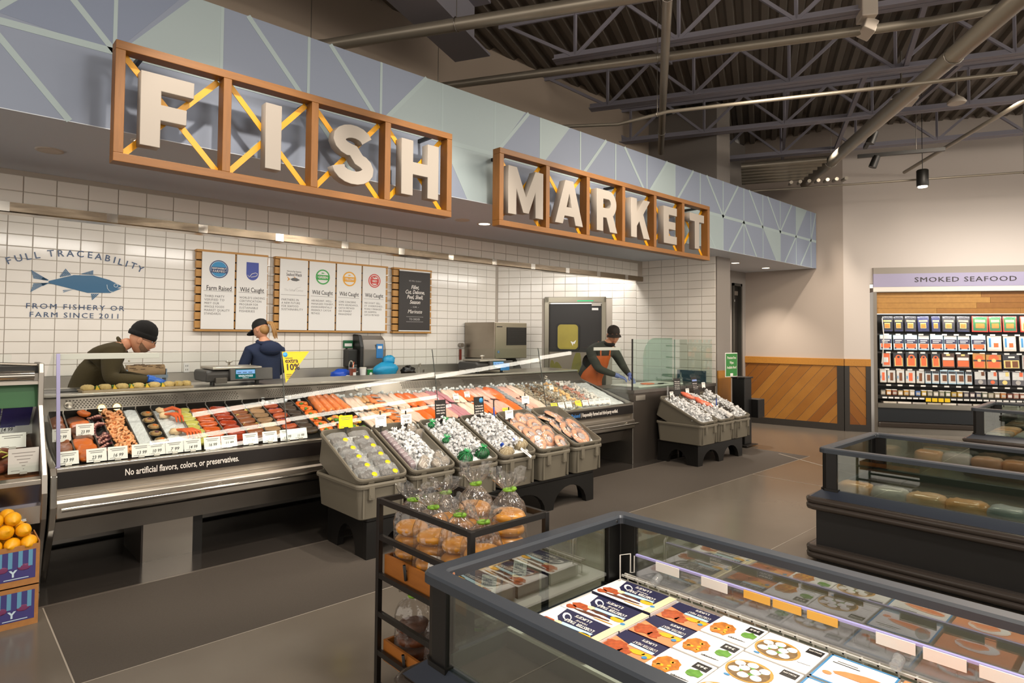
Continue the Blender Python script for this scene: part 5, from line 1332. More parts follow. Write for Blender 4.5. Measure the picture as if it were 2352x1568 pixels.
for layer, (n, z, m, yy) in enumerate(((7, .40, 0, (4.49, 4.57, 4.65)), (7, .47, .03, (4.51, 4.60)), (6, .535, .075, (4.53, 4.62)), (3, .60, .16, (4.57,)))):
    for y in yy:
        for k in range(n):
            x = .455-m-.078*k-(.02 if y > 4.55 else 0)
            if x < -.05: continue
            T = Matrix.Translation((x+.006*rl.random(), y+.006*rl.random(), z+.05)) @ Euler((pi/2+.7*(rl.random()-.5), .8*(rl.random()-.5), rl.random()*.9-.4)).to_matrix().to_4x4() @ Matrix.Scale(.97+.1*rl.random(), 4)
            tag(place(LEM, 'lemon', T), 'yellow lemon in the heap on the upper printed box', 'lemon', 'lemons heaped in the box')
# ================================================================== chest freezers
fz_rim = M('rim_slate', '#33383f', .38); fz_ledge = M('ledge_slate', '#2c313c', .35); fz_body = M('body_black', '#141211', .5, bump=.03, bs=200)
fz_bump = M('bumper_brown', '#3b342f', .22); fz_post = M('post_black', '#0d0b0a', .35); liner = M('liner_white', '#d9d6cf', .4)
fz_glass = GLASS('freezer_glass', '#dfe6de', 1.0, .012, .17)
def bumper(b, x0, x1, y1, y0, z0, z1, out):
    """double-rounded bumper running round three sides"""
    for zz in (z0+(z1-z0)*.28, z0+(z1-z0)*.74):
        r_ = (z1-z0)*.27
        b.tube([(x0-out+.02, y0, zz), (x0-out+.02, y1+out-.06, zz), (x0-out+.03, y1+out-.035, zz), (x0-out+.06, y1+out-.02, zz), (x1+out-.06, y1+out-.02, zz), (x1+out-.03, y1+out-.035, zz), (x1+out-.02, y1+out-.06, zz), (x1+out-.02, y0, zz)], r_, 10, flat=1.)
    b.box(x0-.012, y0, z0, x1+.012, y1+.012, z1)
lin_d = M('liner_green', '#2a332c', .45)
def freezer(x0, x1, y0, y1, label, shelves=()):
    t = thing('chest_freezer', label, 'freezer', ((x0+x1)/2, (y0+y1)/2, 0))
    MB().box(x0+.02, y0, 0, x1-.02, y1-.02, .29).obj('body', fz_body, t)
    for q in ((x0+.02, y0, .29, x0+.08, y1-.02, .47), (x1-.08, y0, .29, x1-.02, y1-.02, .47), (x0+.08, y1-.08, .29, x1-.08, y1-.02, .47)): MB().box(*q).obj('wall_core', fz_body, t)
    for z0, z1 in ((.02, .115), (.375, .47)):
        b = MB(); bumper(b, x0, x1, y1, y0, z0, z1, .045); b.obj('bumper', fz_bump, t)
    ins = .055
    b = MB()
    o = [(x0-.01, y0), (x0-.01, y1+.01), (x1+.01, y1+.01), (x1+.01, y0)]; i_ = [(x0+ins, y0), (x0+ins, y1-ins), (x1-ins, y1-ins), (x1-ins, y0)]; j = [(x0+ins+.03, y0), (x0+ins+.03, y1-ins-.03), (x1-ins-.03, y1-ins-.03), (x1-ins-.03, y0)]
    vs = [(p[0], p[1], .470) for p in o]+[(p[0], p[1], .525) for p in i_]+[(p[0], p[1], .525) for p in j]+[(p[0], p[1], .31) for p in j]
    fs = []
    for L in range(3):
        for k in range(3): fs.append((L*4+k, L*4+k+1, (L+1)*4+k+1, (L+1)*4+k))
    b.add(vs, fs); b.obj('ledge', fz_ledge, t)
    b = MB(); b.box(x0+.09, y0, .29, x1-.09, y1-.09, .31); b.box(x0+.086, y0, .30, x0+.092, y1-.09, .525); b.box(x1-.092, y0, .30, x1-.086, y1-.09, .525); b.box(x0+.09, y1-.092, .30, x1-.09, y1-.086, .525)
    b.obj('liner', lin_d, t)
    for xa, xb, zp in shelves:
        MB().box(xa, y0, .31, xb, y1-.10, zp-.012).obj('shelf_support', lin_d, t); MB().box(xa, y0, zp-.012, xb, y1-.10, zp).obj('inner_shelf', liner, t)
    zt = .80
    gx0, gx1, gy = x0+.062, x1-.062, y1-.062
    MB().box(gx0-.004, y0, .525, gx0+.004, gy-.09, zt).obj('side_pane', fz_glass, t)
    MB().box(gx1-.004, y0, .525, gx1+.004, gy-.09, zt).obj('side_pane', fz_glass, t)
    MB().box(gx0+.09, gy-.004, .525, gx1-.09, gy+.004, zt).obj('end_pane', fz_glass, t)
    for xx, sg in ((gx0, 1), (gx1, -1)):
        b = MB(); P = [(xx-.014*sg, gy-.095), (xx-.014*sg, gy-.02), (xx-.006*sg, gy+.008), (xx+.02*sg, gy+.014), (xx+.095*sg, gy+.014), (xx+.095*sg, gy-.012), (xx+.02*sg, gy-.02), (xx+.012*sg, gy-.095)]
        b.prism(P, .52, zt, None); b.obj('corner_post', fz_post, t, bevel=.003)
        b = MB(); P2 = [(xx-.022*sg, gy-.105), (xx-.022*sg, gy-.01), (xx-.008*sg, gy+.018), (xx+.02*sg, gy+.024), (xx+.105*sg, gy+.024), (xx+.105*sg, gy-.02), (xx+.02*sg, gy-.03), (xx+.018*sg, gy-.105)]
        b.prism(P2, .515, .532, None); b.obj('post_foot', fz_post, t)
    # rim: three rails with rounded outer corners
    def loop(off, r_):
        a0, a1, c1 = gx0-off, gx1+off, gy+off
        pts = [(a0, y0), (a0, c1-r_)]+[(a0+r_-r_*cos(q*pi/8), c1-r_+r_*sin(q*pi/8)) for q in range(1, 4)]+[(a0+r_, c1), (a1-r_, c1)]+[(a1-r_+r_*sin(q*pi/8), c1-r_+r_*cos(q*pi/8)) for q in range(1, 4)]+[(a1, c1-r_), (a1, y0)]
        return pts
    A, B = loop(.034, .05), loop(-.034, .02); n = len(A)
    vs = []
    for z, L in ((zt-.006, A), (zt+.022, A), (zt+.03, [(a[0]*.9+c[0]*.1, a[1]*.9+c[1]*.1) for a, c in zip(A, B)]), (zt+.03, [(a[0]*.1+c[0]*.9, a[1]*.1+c[1]*.9) for a, c in zip(A, B)]), (zt+.02, B), (zt-.006, B)): vs += [(p[0], p[1], z) for p in L]
    fs = [(L*n+k, L*n+k+1, ((L+1) % 6)*n+k+1, ((L+1) % 6)*n+k) for L in range(6) for k in range(n-1)]
    MB().add([V(v_) for v_ in vs], fs).obj('rim', fz_rim, t)
    b = MB()
    for xx, sg in ((gx0, 1), (gx1, -1)):
        for dx in (.035, .065): b.lathe([(0, .003), (.006, .002), (.007, 0)], (xx+dx*sg, gy+.034, zt+.012), 10, 0, None, False); b.cyl((xx+dx*sg, gy-.036, zt+.008), (xx+dx*sg, gy-.033, zt+.008), .006, n=10)
    stuff(b.obj('rim_screws', chrome, t))
    return t
FZ1 = freezer(1.25, 2.44, -2.2, 1.86, 'nearest chest freezer with dark frame and bright packages inside', [(1.635, 2.345, .545)])
FZ2 = freezer(4.86, 6.10, -2.2, 1.90, 'second chest freezer with a black body at the right edge', [(4.955, 5.14, .44), (5.16, 6.0, .33)])
FZ3 = freezer(9.08, 10.30, -1.5, 1.76, 'small looking far chest freezer before the smoked fish cooler', [(9.18, 10.2, .40)])
# wire divider and price rail in the nearest freezer
wirem = M('wire_white', '#cfcac1', .4)
t = thing('freezer_divider', 'white wire divider grid standing along the nearest freezer', 'divider', (2.25, -.2, .44))
b = MB()
for z in (.605, .585, .50): b.box(2.236, -2.1, z, 2.244, 1.68, z+.008)
b.box(2.256, -2.1, .605, 2.264, 1.68, .613); b.obj('long_wires', wirem, t)
b = MB()
for k in range(70): y = 1.66-.052*k; b.box(2.236, y, .606, 2.264, y+.006, .611); b.box(2.2565, y, .44, 2.2605, y+.005, .61)
stuff(b.obj('cross_wires', wirem, t))
t = thing('price_rail', 'clear violet edged price rail above the freezer divider', 'rail', (2.262, -.2, .62))
MB().box(2.258, -2.0, .612, 2.262, 1.62, .705).obj('clear_strip', GLASS('rail_clear', '#f1f0f8', 1., .02, .03), t)
MB().box(2.254, -2.0, .703, 2.266, 1.62, .711).obj('violet_edge', M('violet_edge', '#a9a3d6', .25, emit=.05), t)
b = MB(); b.tube([(2.2, 1.66, .585), (2.2, 1.66, .71), (2.245, 1.64, .71), (2.245, 1.64, .63), (2.26, 1.63, .63), (2.26, 1.63, .70)], .003, 6); b.obj('hook', wirem, t)
for k, y in enumerate((1.46, 1.25, .63, .50, .36, .23, .10, -.05)):
    MB().box(2.250, y-.055, .672, 2.2535, y+.055, .708).obj('price_tag', paper, t)
for k, y in enumerate((1.08, .97, .85)):
    MB().box(2.250, y-.05, .680, 2.2535, y+.05, .708).obj('price_tag', M('tag_orange', '#eab04a', .5), t)
for k, y in enumerate((1.5, .62, .05)):
    b = MB(); b.cyl((2.215, y, .635), (2.255, y, .648), .018, n=14); b.obj('clear_knob', clear, t)
# ------------------------------------------------------------------ boxes
pk_white = M('pack_snow', '#f3f0ec', .45); navy = M('pack_navy', '#252447', .4); ltblue = M('pack_ltblue', '#bfe0ea', .45); cream = M('pack_cream', '#ead9ac', .5)
lobs = M('print_lobster', '#c9602c', .5, var=.8, vs=60, col2='#7d2c12'); lobd = M('print_skewer', '#6b3a22', .5, var=.8, vs=70, col2='#2d150c'); lemo = M('print_lemon', '#f0b21c', .5); orangeb = M('pack_orange', '#e88f5c', .5)
nuts = M('print_nuts', '#e08a1c', .5, var=.9, vs=70, col2='#8a3f0c'); greenp = M('print_green', '#6fa83a', .5, var=.6, vs=60, col2='#2f5c1c'); tanp = M('print_tan', '#c7923f', .5); blackpr = M('print_black', '#1b1816', .5); bluepr = M('print_blue', '#3f86b8', .5); salmp = M('print_salmon', '#f07a34', .5, var=.5, vs=30, col2='#f6a878'); brownp = M('print_brown', '#8a6a3c', .5, var=.7, vs=60, col2='#4c3a20')
ordn = ['first', 'second', 'third', 'fourth', 'fifth', 'sixth', 'seventh', 'eighth', 'ninth', 'tenth']
def pack(kind, xc, yc, zt, sx, sy, sz, label, group=None, rz=0., side=None):
    """box lying flat; its print is read from the far side: text runs along +Y with its top towards -X"""
    t = thing('frozen_pack', label, 'frozen food', (xc, yc, zt-sz), group)
    R_ = Matrix.Translation((xc, yc, zt-sz)) @ Matrix.Rotation(rz, 4, 'Z')
    body = {'tails': pk_white, 'meat': orangeb, 'nuts': pk_white, 'scallop': pk_white, 'salmon': pk_white, 'plain': pk_white, 'brown': brownp, 'orange': orangeb}[kind]
    b = MB(); b.box(-sx/2, -sy/2, 0, sx/2, sy/2, sz, 0, R_)
    o = b.obj('carton', body, t, bevel=.003)
    if side: MB().box(sx/2, -sy/2+.002, .002, sx/2+.001, sy/2-.002, sz-.002, 0, R_).obj('side_print', side, t)
    # print frame: a along the reading direction (+Y), c upright (-X)
    P = R_ @ basis(YU, -XU, ZU, (0, 0, sz+.0004))
    def poly(pts, m, n='print', d=.0005, h=0.): MB().prism([(p[0]*sy, p[1]*sx) for p in pts], h, h+d, P).obj(n, m, t)
    def blob(cx_, cy_, rx_, ry_, m, n=14, a=0, seed=0, jit=0., h=.0006):
        r = random.Random(seed); pts = []
        for q in range(n):
            tt = 2*pi*q/n; j = 1+jit*(r.random()*2-1); x = rx_*cos(tt)*j; y = ry_*sin(tt)*j
            pts.append((cx_+(x*cos(a)-y*sin(a)), cy_+(x*sin(a)+y*cos(a))))
        poly(pts, m, 'print', .0005, h)
    def tx(s_, size, x, y, m=None, w=None, bold=.02): text(s_, size*sx, P @ V((x*sy, y*sx, .0016)), P.to_3x3() @ XU, P.to_3x3() @ YU, m or wht, t, bold=bold, width=w*sy if w else None)
    if kind == 'tails':
        poly([(-.5, -.5), (.36, -.5), (.30, -.1), (.12, .16), (-.2, .22), (-.5, .02)], navy)
        MB().box(-sx/2-.0008, -sy/2, .0, -sx/2, sy/2, sz, 0, R_).obj('side_print', navy, t)
        poly([(-.5, -.5), (-.38, -.5), (-.38, .5), (-.5, .5)], cream, h=.0004)
        poly([(-.34, -.02), (.14, .02), (.12, .12), (-.34, .08)], ltblue, h=.0006)
        tx('LOBSTER TAILS', .15, -.08, -.10, None, .46); tx('MAINE', .08, -.05, -.22, None, .18); tx("LUKE'S", .13, .0, -.37, None, .26)
        blob(.20, -.22, .07, .15, pk_white, 12, .5); blob(.18, -.2, .045, .11, navy, 12, .5, h=.0009)
        blob(.30, .20, .16, .12, lobs, 16, -.3, 3, .2); blob(.40, .36, .08, .10, lobs, 12, .2, 4, .25); blob(.17, .10, .06, .07, cream, 14, h=.001)
        blob(.05, .34, .26, .045, lobd, 18, .12, 5, .25); blob(-.18, .40, .16, .02, tanp, 10, .1); blob(-.28, .14, .10, .09, lemo, 14, .2); blob(-.41, .22, .035, .05, bluepr)
        blob(.0, .17, .14, .05, lobd, 14, .05, 8, .25)
    elif kind == 'meat':
        poly([(-.5, -.5), (.5, -.5), (.5, -.15), (.1, -.02), (-.5, -.02)], navy)
        MB().box(-sx/2-.0008, -sy/2, .0, -sx/2, sy/2, sz, 0, R_).obj('side_print', navy, t)
        poly([(-.40, -.10), (.12, -.10), (.12, -.0), (-.40, -.0)], ltblue, h=.0006)
        tx('LOBSTER MEAT', .14, -.14, -.19, None, .5); tx("LUKE'S", .12, -.12, -.38, None, .3)
        blob(.27, .22, .22, .24, lobs, 18, 0, 3, .22); blob(.02, .30, .12, .12, lobs, 14, .3, 5, .3); blob(-.16, .12, .15, .09, lemo, 14, .2); blob(-.36, .12, .10, .10, lemo, 14); blob(-.36, .2, .05, .06, bluepr, h=.001)
    elif kind == 'nuts':
        blob(.20, .12, .24, .30, nuts, 20, 0, 3, .14)
        for q in range(9): r = random.Random(q); blob(.20+.3*(r.random()-.5), .12+.36*(r.random()-.5), .045, .035, lemo if q % 2 else tanp, 8, r.random()*3, h=.001)
        poly([(-.46, -.40), (-.16, -.40), (-.16, -.16), (-.46, -.16)], blackpr); tx('365', .10, -.31, -.28, None, .2)
        blob(-.33, .02, .13, .15, greenp, 12, 0, 6, .3); tx('CHICKEN', .035, -.2, .34, blackpr, .3, 0); tx('OF THE SEA STYLE', .03, -.26, .26, blackpr, .3, 0) if False else None
        poly([(-.40, .33), (-.05, .36), (-.05, .37), (-.40, .34)], blackpr, h=.0006)
    elif kind == 'scallop':
        blob(.12, .08, .36, .36, tanp, 24); blob(.12, .10, .32, .31, brownp, 24, h=.001)
        for q, (x, y) in enumerate(((-.05, .22), (.14, .26), (.32, .18), (.03, .05), (.22, .04), (-.06, -.08), (.15, -.13), (.33, -.06))): blob(x, y, .085, .09, pk_white, 12, 0, q, .06, h=.0016)
        for q, (x, y) in enumerate(((.05, .16), (.24, .13), (.12, -.05), (-.02, -.0))): blob(x, y, .05, .04, greenp, 8, q, q, .3, h=.0013)
        poly([(-.47, -.42), (-.22, -.42), (-.22, -.22), (-.47, -.22)], blackpr); tx('SCALLOPS', .06, -.345, -.33, None, .2)
        blob(.32, .43, .05, .03, bluepr); poly([(-.46, .20), (-.26, .22), (-.26, .23), (-.46, .21)], MATS['print_grey'])
    elif kind == 'salmon':
        for q in ((-.5, -.5, .5, -.46), (-.5, .46, .5, .5), (-.5, -.5, -.47, .5), (.47, -.5, .5, .5)): poly([(q[0], q[1]), (q[2], q[1]), (q[2], q[3]), (q[0], q[3])], bluepr)
        blob(-.08, .02, .34, .12, salmp, 14, .18, 2, .12); blob(.34, .2, .07, .06, salmp); poly([(.0, -.25), (.4, -.25), (.4, -.23), (.0, -.23)], blackpr); poly([(.05, -.32), (.35, -.32), (.35, -.30), (.05, -.30)], MATS['print_grey']); blob(-.36, .30, .05, .04, tanp)
    elif kind == 'orange':
        blob(0, 0, .3, .25, pk_white, 14); blob(.05, 0, .2, .15, salmp, 12, 0, 2, .2, h=.001)
    elif kind == 'brown':
        blob(.1, .1, .3, .3, tanp, 14, 0, 2, .2); poly([(-.45, -.45), (.45, -.45), (.45, -.25), (-.45, -.25)], pk_white)
    else:
        blob(.1, .05, .25, .25, salmp, 14, 0, 3, .2); poly([(-.45, -.4), (.4, -.4), (.4, -.28), (-.45, -.28)], navy)
    return t
rows_ = ['beside the divider', 'second from the divider', 'third from the divider', 'by the near glass']
for k, x in enumerate((2.125, 1.93, 1.735)):
    pack('tails', x, 1.535-.004*k, .60-.006*(k % 2), .185, .285, .05, 'navy and white lobster tails box, '+rows_[k])
for k, x in enumerate((2.135, 1.96, 1.785)):
    pack('meat', x, 1.29, .592, .165, .185, .035, 'orange and navy lobster meat box, '+(rows_+['fifth and nearest'])[k])
for k, x in enumerate((2.13, 1.95, 1.77)):
    pack('nuts', x, 1.105, .605, .17, .172, .035, 'white carton with an orange pasta photo, '+(rows_+['fifth and nearest'])[k])
for k, x in enumerate((2.12, 1.92, 1.73)):
    pack('scallop', x, .915, .605, .19, .20, .035, 'white carton with a scallop dish photo, '+rows_[k])
grn = M('carton_green', '#5a6a24', .5); redc = M('carton_red', '#9c2f22', .5)
for k, x in enumerate((2.12, 1.92, 1.73)):
    pack('salmon', x, .705, .605, .19, .20, .06, 'blue edged carton with a salmon fillet photo, '+rows_[k], side=grn)
for k, x in enumerate((2.12, 1.92, 1.73)):
    pack('orange', x, .49, .605, .19, .21, .06, 'orange carton behind the blue edged ones, '+rows_[k], side=redc)
for q, y in enumerate((.27, .05, -.17, -.4)):
    for k, x in enumerate((2.12, 1.92, 1.73)):
        pack('plain', x, y, .60, .19, .20, .05, 'plain white carton toward the hidden end of the nearest freezer', 'plain cartons at the freezer end')
for k in range(12):
    pack(('brown', 'plain', 'orange')[k % 3], 2.315, 1.60-.19*k, .53-.01*(k % 2), .085, .17, .06, 'narrow carton in the lane behind the divider, %s from the far end' % ['first', 'second', 'third', 'fourth', 'fifth', 'sixth', 'seventh', 'eighth', 'ninth', 'tenth', 'eleventh', 'twelfth'][k])
# the other freezers: bags and cartons behind the glass
bagc = [M('bag_%d' % i, c, .3, var=.5, vs=9, col2=c2, bump=.5, bs=25, coat=.4) for i, (c, c2) in enumerate((('#d9a775', '#b97a4a'), ('#bfb9b6', '#8f8b8c'), ('#cf9a6c', '#e0c8b0'), ('#c9b49c', '#a56a45'), ('#aeb2b8', '#6f7a86')))]
def pillow(xc, yc, z, sx, sy, sz, m, label, group, seed):
    r = random.Random(seed); b = MB(); b.ell((xc, yc, z+sz/2), (sx/2, sy/2, sz/2), 14, 8, jit=.06, rnd=r, sq=.5)
    return tag(b.obj('frozen_bag', m), label, 'frozen food', group)
for k in range(10):
    pillow(5.05, 1.66-.225*k, .441, .165, .235, .145, bagc[(0, 1, 2, 0, 4, 3)[k % 6]], 'frosty bag against the near glass of the second freezer, %s from the corner' % ordn[k], None, k)
for k in range(14):
    pillow((5.5, 5.8)[k % 2], 1.60-.30*(k//2), .331, .28, .28, .10, bagc[(k*3+1) % 5], 'frozen food bag low in the middle of the second freezer', 'bags low in the second freezer', k+40)
for k in range(6):
    pack(('orange', 'plain', 'brown', 'plain', 'orange', 'plain')[k], 1.49, 1.60-.30*k, .45, .20, .26, .135, 'frozen carton deep by the near glass, %s from the corner' % ordn[k])
for k in range(16):
    pillow((9.30, 9.55, 9.80, 10.05)[k % 4], 1.50-.26*(k//4), .401, .23, .24, .14, bagc[(k*2+1) % 5], 'frozen food bag in the far freezer', 'bags in the far freezer', k+70)
for k, y in enumerate((1.4, .95, .5)): tag(MB().box(6.0-.9, y-.06, .775, 6.0-.896, y+.06, .80).obj('price_tag', paper), 'white price tag on the near glass of the second freezer, %s from the corner' % ['first', 'second', 'third'][k], 'price tag')
# ================================================================== bread rack with bagged bagels
rk = thing('bread_rack', 'black metal bread rack with wooden crates beside the nearest freezer', 'rack', (1.77, 2.19, 0))
rx0, rx1, ry0, ry1, rz_ = 1.555, 1.995, 1.885, 2.58, .885
rkm = M('rack_black', '#15110e', .42)
bar = .024
for x in (rx0, rx1-bar):
    for y in (ry0, ry1-bar): MB().box(x, y, 0, x+bar, y+bar, rz_).obj('post', rkm, rk, bevel=.002)
for z in (.861, .695, .52, .345, .17, .02):
    for x in (rx0+.002, rx1-bar+.002): MB().box(x, ry0+bar, z, x+.018, ry1-bar, z+bar).obj('side_bar', rkm, rk)
for z in (.861, .02): MB().box(rx0+bar, ry0+.002, z, rx1-bar, ry0+.02, z+bar).obj('end_bar', rkm, rk)
MB().box(rx0+bar, ry1-.02, .861, rx1-bar, ry1-.002, .885).obj('end_bar', rkm, rk)
crate_m = M('crate_wood', '#a1611f', .55, var=.5, vs=4, stretch=(8, 1, 8), col2='#6f3d10', bump=.05)
def crate(z, label):
    t = thing('wooden_crate', label, 'crate', (1.775, 2.23, z)); T = Matrix.Translation((0, 0, z))
    x0, x1, y0, y1 = rx0+.03, rx1-.03, ry0+.03, ry1-.03
    MB().box(x0, y0, 0, x1, y1, .012, 0, T).obj('bottom', crate_m, t)
    MB().box(x0, y0, .012, x0+.012, y1, .095, 0, T).obj('side_board', crate_m, t); MB().box(x1-.012, y0, .012, x1, y1, .095, 0, T).obj('side_board', crate_m, t)
    MB().box(x0+.012, y0, .012, x1-.012, y0+.012, .095, 0, T).obj('end_board', crate_m, t); MB().box(x0+.012, y1-.012, .012, x1-.012, y1, .095, 0, T).obj('end_board', crate_m, t)
    b = MB(); b.tube([(rx0+.022, 2.36, z+.03), (rx0+.012, 2.36, z+.10), (rx0+.02, 2.36, z+.07)], .007, 6); b.obj('hook', rkm, t)
crate(.53, 'upper wooden crate under the bagged golden bagels'); crate(.14, 'lower wooden crate under the dark seeded bagels')
bag_m = GLASS('bag_film', '#f6f4f1', 1.1, .10, .03, bump=.75, bs=22, white=.05)
bgl = M('bagel_gold', '#b8741a', .36, var=.7, vs=14, col2='#d9a040', coat=.3); bgd = M('bagel_dark', '#6d3a17', .5, var=.8, vs=40, col2='#2f160a', bump=.3)
tie_m = M('tie_green', '#8cbb2e', .5, var=.5, vs=40, col2='#4f8a3c')
def bagel_bag(p, rz, label, m=bgl, lab=True, hgt=1., n=4, seed=1):
    r = random.Random(seed); t = thing('bagel_bag', label, 'bagel bag', p); T = Matrix.Translation(p) @ Matrix.Rotation(rz, 4, 'Z')
    for k in range(n):
        b = MB(); c = V((.010*(r.random()-.5), .010*(r.random()-.5), .034+.056*k))
        b.ell(c, (.076, .068, .031), 18, 10, jit=.015, rnd=r, sq=.85)
        b.v = [(x, y, z-.014*math.exp(-((x-c.x)**2+(y-c.y)**2)/.0005)*(1 if z > c.z else -1)) for x, y, z in b.v]
        TT_ = T @ Matrix.Translation(c) @ Euler((.16*(r.random()-.5), .22*(r.random()-.5), 0)).to_matrix().to_4x4() @ Matrix.Translation(-c)
        b.v = [tuple(TT_ @ V(q)) for q in b.v]; b.obj('bagel', m, t)
    h = .056*n+.02
    def film(u, v):
        a = 2*pi*u; prof = ((0, .04), (.04, .082), (.3, .086), (.62, .084), (.74, .066), (.82, .022), (.85, .016), (.92, .05), (1, .065)); z = v*(h+.15)
        for i in range(len(prof)-1):
            if prof[i][0] <= v <= prof[i+1][0]: f = (v-prof[i][0])/(prof[i+1][0]-prof[i][0]); rad = prof[i][1]*(1-f)+prof[i+1][1]*f; break
        w = 1+(.06*sin(a*7+seed)+.05*sin(a*11+v*9))*(1 if v < .8 else 4.5)
        return T @ V((rad*cos(a)*w, rad*.80*sin(a)*w, z+(.02*sin(a*3+seed) if v > .95 else 0)))
    b = MB(); b.grid(film, 44, 26); b.obj('film', bag_m, t)
    b = MB(); b.tube([T @ V((.02*cos(q*pi/5), .017*sin(q*pi/5), (h+.15)*.84)) for q in range(10)], .007, 6, closed=True); b.ell(T @ V((.02, -.012, (h+.15)*.85)), (.016, .010, .012), 6, 4, jit=.3, rnd=r); b.obj('twist_tie', tie_m, t)
    if lab:
        TL = T @ Matrix.Translation((.03, -.078, .07)) @ Matrix.Rotation(.1, 4, 'Y'); b = MB(); b.box(-.030, -.001, -.03, .030, .0, .075, 0, TL); o = b.obj('label', paper, t)
        b = MB()
        for q in range(9): b.box(-.022+.004*q, -.0015, .035, -.0205+.004*q, -.001, .06, 0, TL)
        b.obj('barcode', ink, o)
        b = MB()
        for q in range(3): b.box(-.024, -.0015, .022-.012*q, .018-.006*q, -.001, .026-.012*q, 0, TL)
        b.obj('print_lines', MATS['print_grey'], o)
bz = .545
bl = ['at the far left corner of the upper crate', 'second along the left side', 'third along the left side, with a white label', 'at the near left corner', 'at the far right of the upper crate', 'tallest, in the middle right', 'at the near right corner with a label']
for k, (x, y, a, n) in enumerate(((1.68, 2.47, -.75, 4), (1.675, 2.30, -.9, 4), (1.69, 2.13, -.7, 4), (1.70, 1.985, -.8, 4), (1.87, 2.47, -.6, 4), (1.845, 2.21, -.8, 6), (1.885, 2.03, -.5, 6))):
    bagel_bag((x, y, bz), a, 'clear bag of golden bagels '+bl[k], seed=k+1, n=n, lab=k in (1, 2, 3, 5, 6))
for k, (x, y, a) in enumerate(((1.68, 2.45, -.7), (1.69, 2.22, -.8), (1.70, 2.0, -.6), (1.87, 2.4, -.6), (1.88, 2.1, -.6))):
    bagel_bag((x, y, .155), a, 'clear bag of dark seeded bagels in the lower crate, '+['far left', 'middle left', 'near left', 'far right', 'near right'][k], bgd, k == 1, n=3, seed=k+20)
# ================================================================== smoked seafood cooler in the far wall
ck = thing('fish_cooler', 'lit wall cooler of packaged smoked fish under the SMOKED SEAFOOD sign', 'cooler', kpt(2.2, 0))
def kbox(name, s0, d0, z0, s1, d1, z1, mat, parent=ck, bevel=0):
    return MB().box(s0, d0, z0, s1, d1, z1, 0, TK).obj(name, mat, parent, bevel=bevel)
SE = 4.6
kbox('header_grey', .47, -.03, 2.775, SE, 0, 2.885, M('header_grey', '#8f867b', .6))
lav = kbox('sign_band', .47, -.035, 2.545, SE, 0, 2.775, M('sign_lavender', '#9b94ae', .6))
text('SMOKED SEAFOOD', .118, kpt(1.86, 2.66, .038), KU, ZU, M('sign_ink', '#2e2623', .6), lav, bold=.01, sp=1.12, width=1.50, ext=.003)
kbox('header_white', .47, -.03, 2.46, SE, 0, 2.545, white_p)
rndw = random.Random(4)
wd = [M('header_wood_%d' % i, c, .5, var=.5, vs=3, stretch=(.8, 8, 8), col2=c2) for i, (c, c2) in enumerate((('#a9742e', '#85531b'), ('#b7853c', '#8f5f26'), ('#9a6524', '#774a15')))]
for k in range(4):
    s_ = .51
    while s_ < SE:
        L = .7+rndw.random()*1.1; kbox('header_plank', s_+.002, .06+.002*rndw.random(), 2.08+.094*k, min(s_+L, SE)-.002, .09, 2.08+.094*(k+1)-.003, wd[rndw.randrange(3)]); s_ += L
kbox('end_post', .47, -.02, 0, .525, .70, 2.46, M('post_grey', '#7d766d', .35, .6))
kbox('back_panel', .525, .62, .5, SE, .66, 2.46, M('cooler_back', '#1a1613', .5))
kbox('roof', .525, .09, 2.40, SE, .7, 2.46, white_p)
kbox('lower_tray', .525, .0, .42, SE, .62, .50, white_p)
kbox('front_band', .525, -.04, .44, SE, .04, .515, steel)
kbox('front_panel', .525, -.02, .20, SE, .03, .44, M('cooler_front', '#23262a', .35))
kbox('bumper', .525, -.07, .10, SE, .0, .19, fz_bump, bevel=.02)
kbox('kick_plate', .525, .0, 0, SE, .03, .10, steel_s)
kbox('led_bar', .56, .10, 2.07, SE, .13, 2.085, EMIT('cooler_led', '#fff2dd', 2))
railm = M('cooler_rail', '#14110f', .4)
rows = [1.735, 1.415, 1.115, .835]
for z in rows: kbox('shelf_rail', .53, .22, z-.035, SE, .25, z-.005, railm)
kbox('jar_shelf', .53, .12, .62, SE, .60, .645, railm); kbox('shelf_rail', .53, .10, .585, SE, .125, .622, railm)
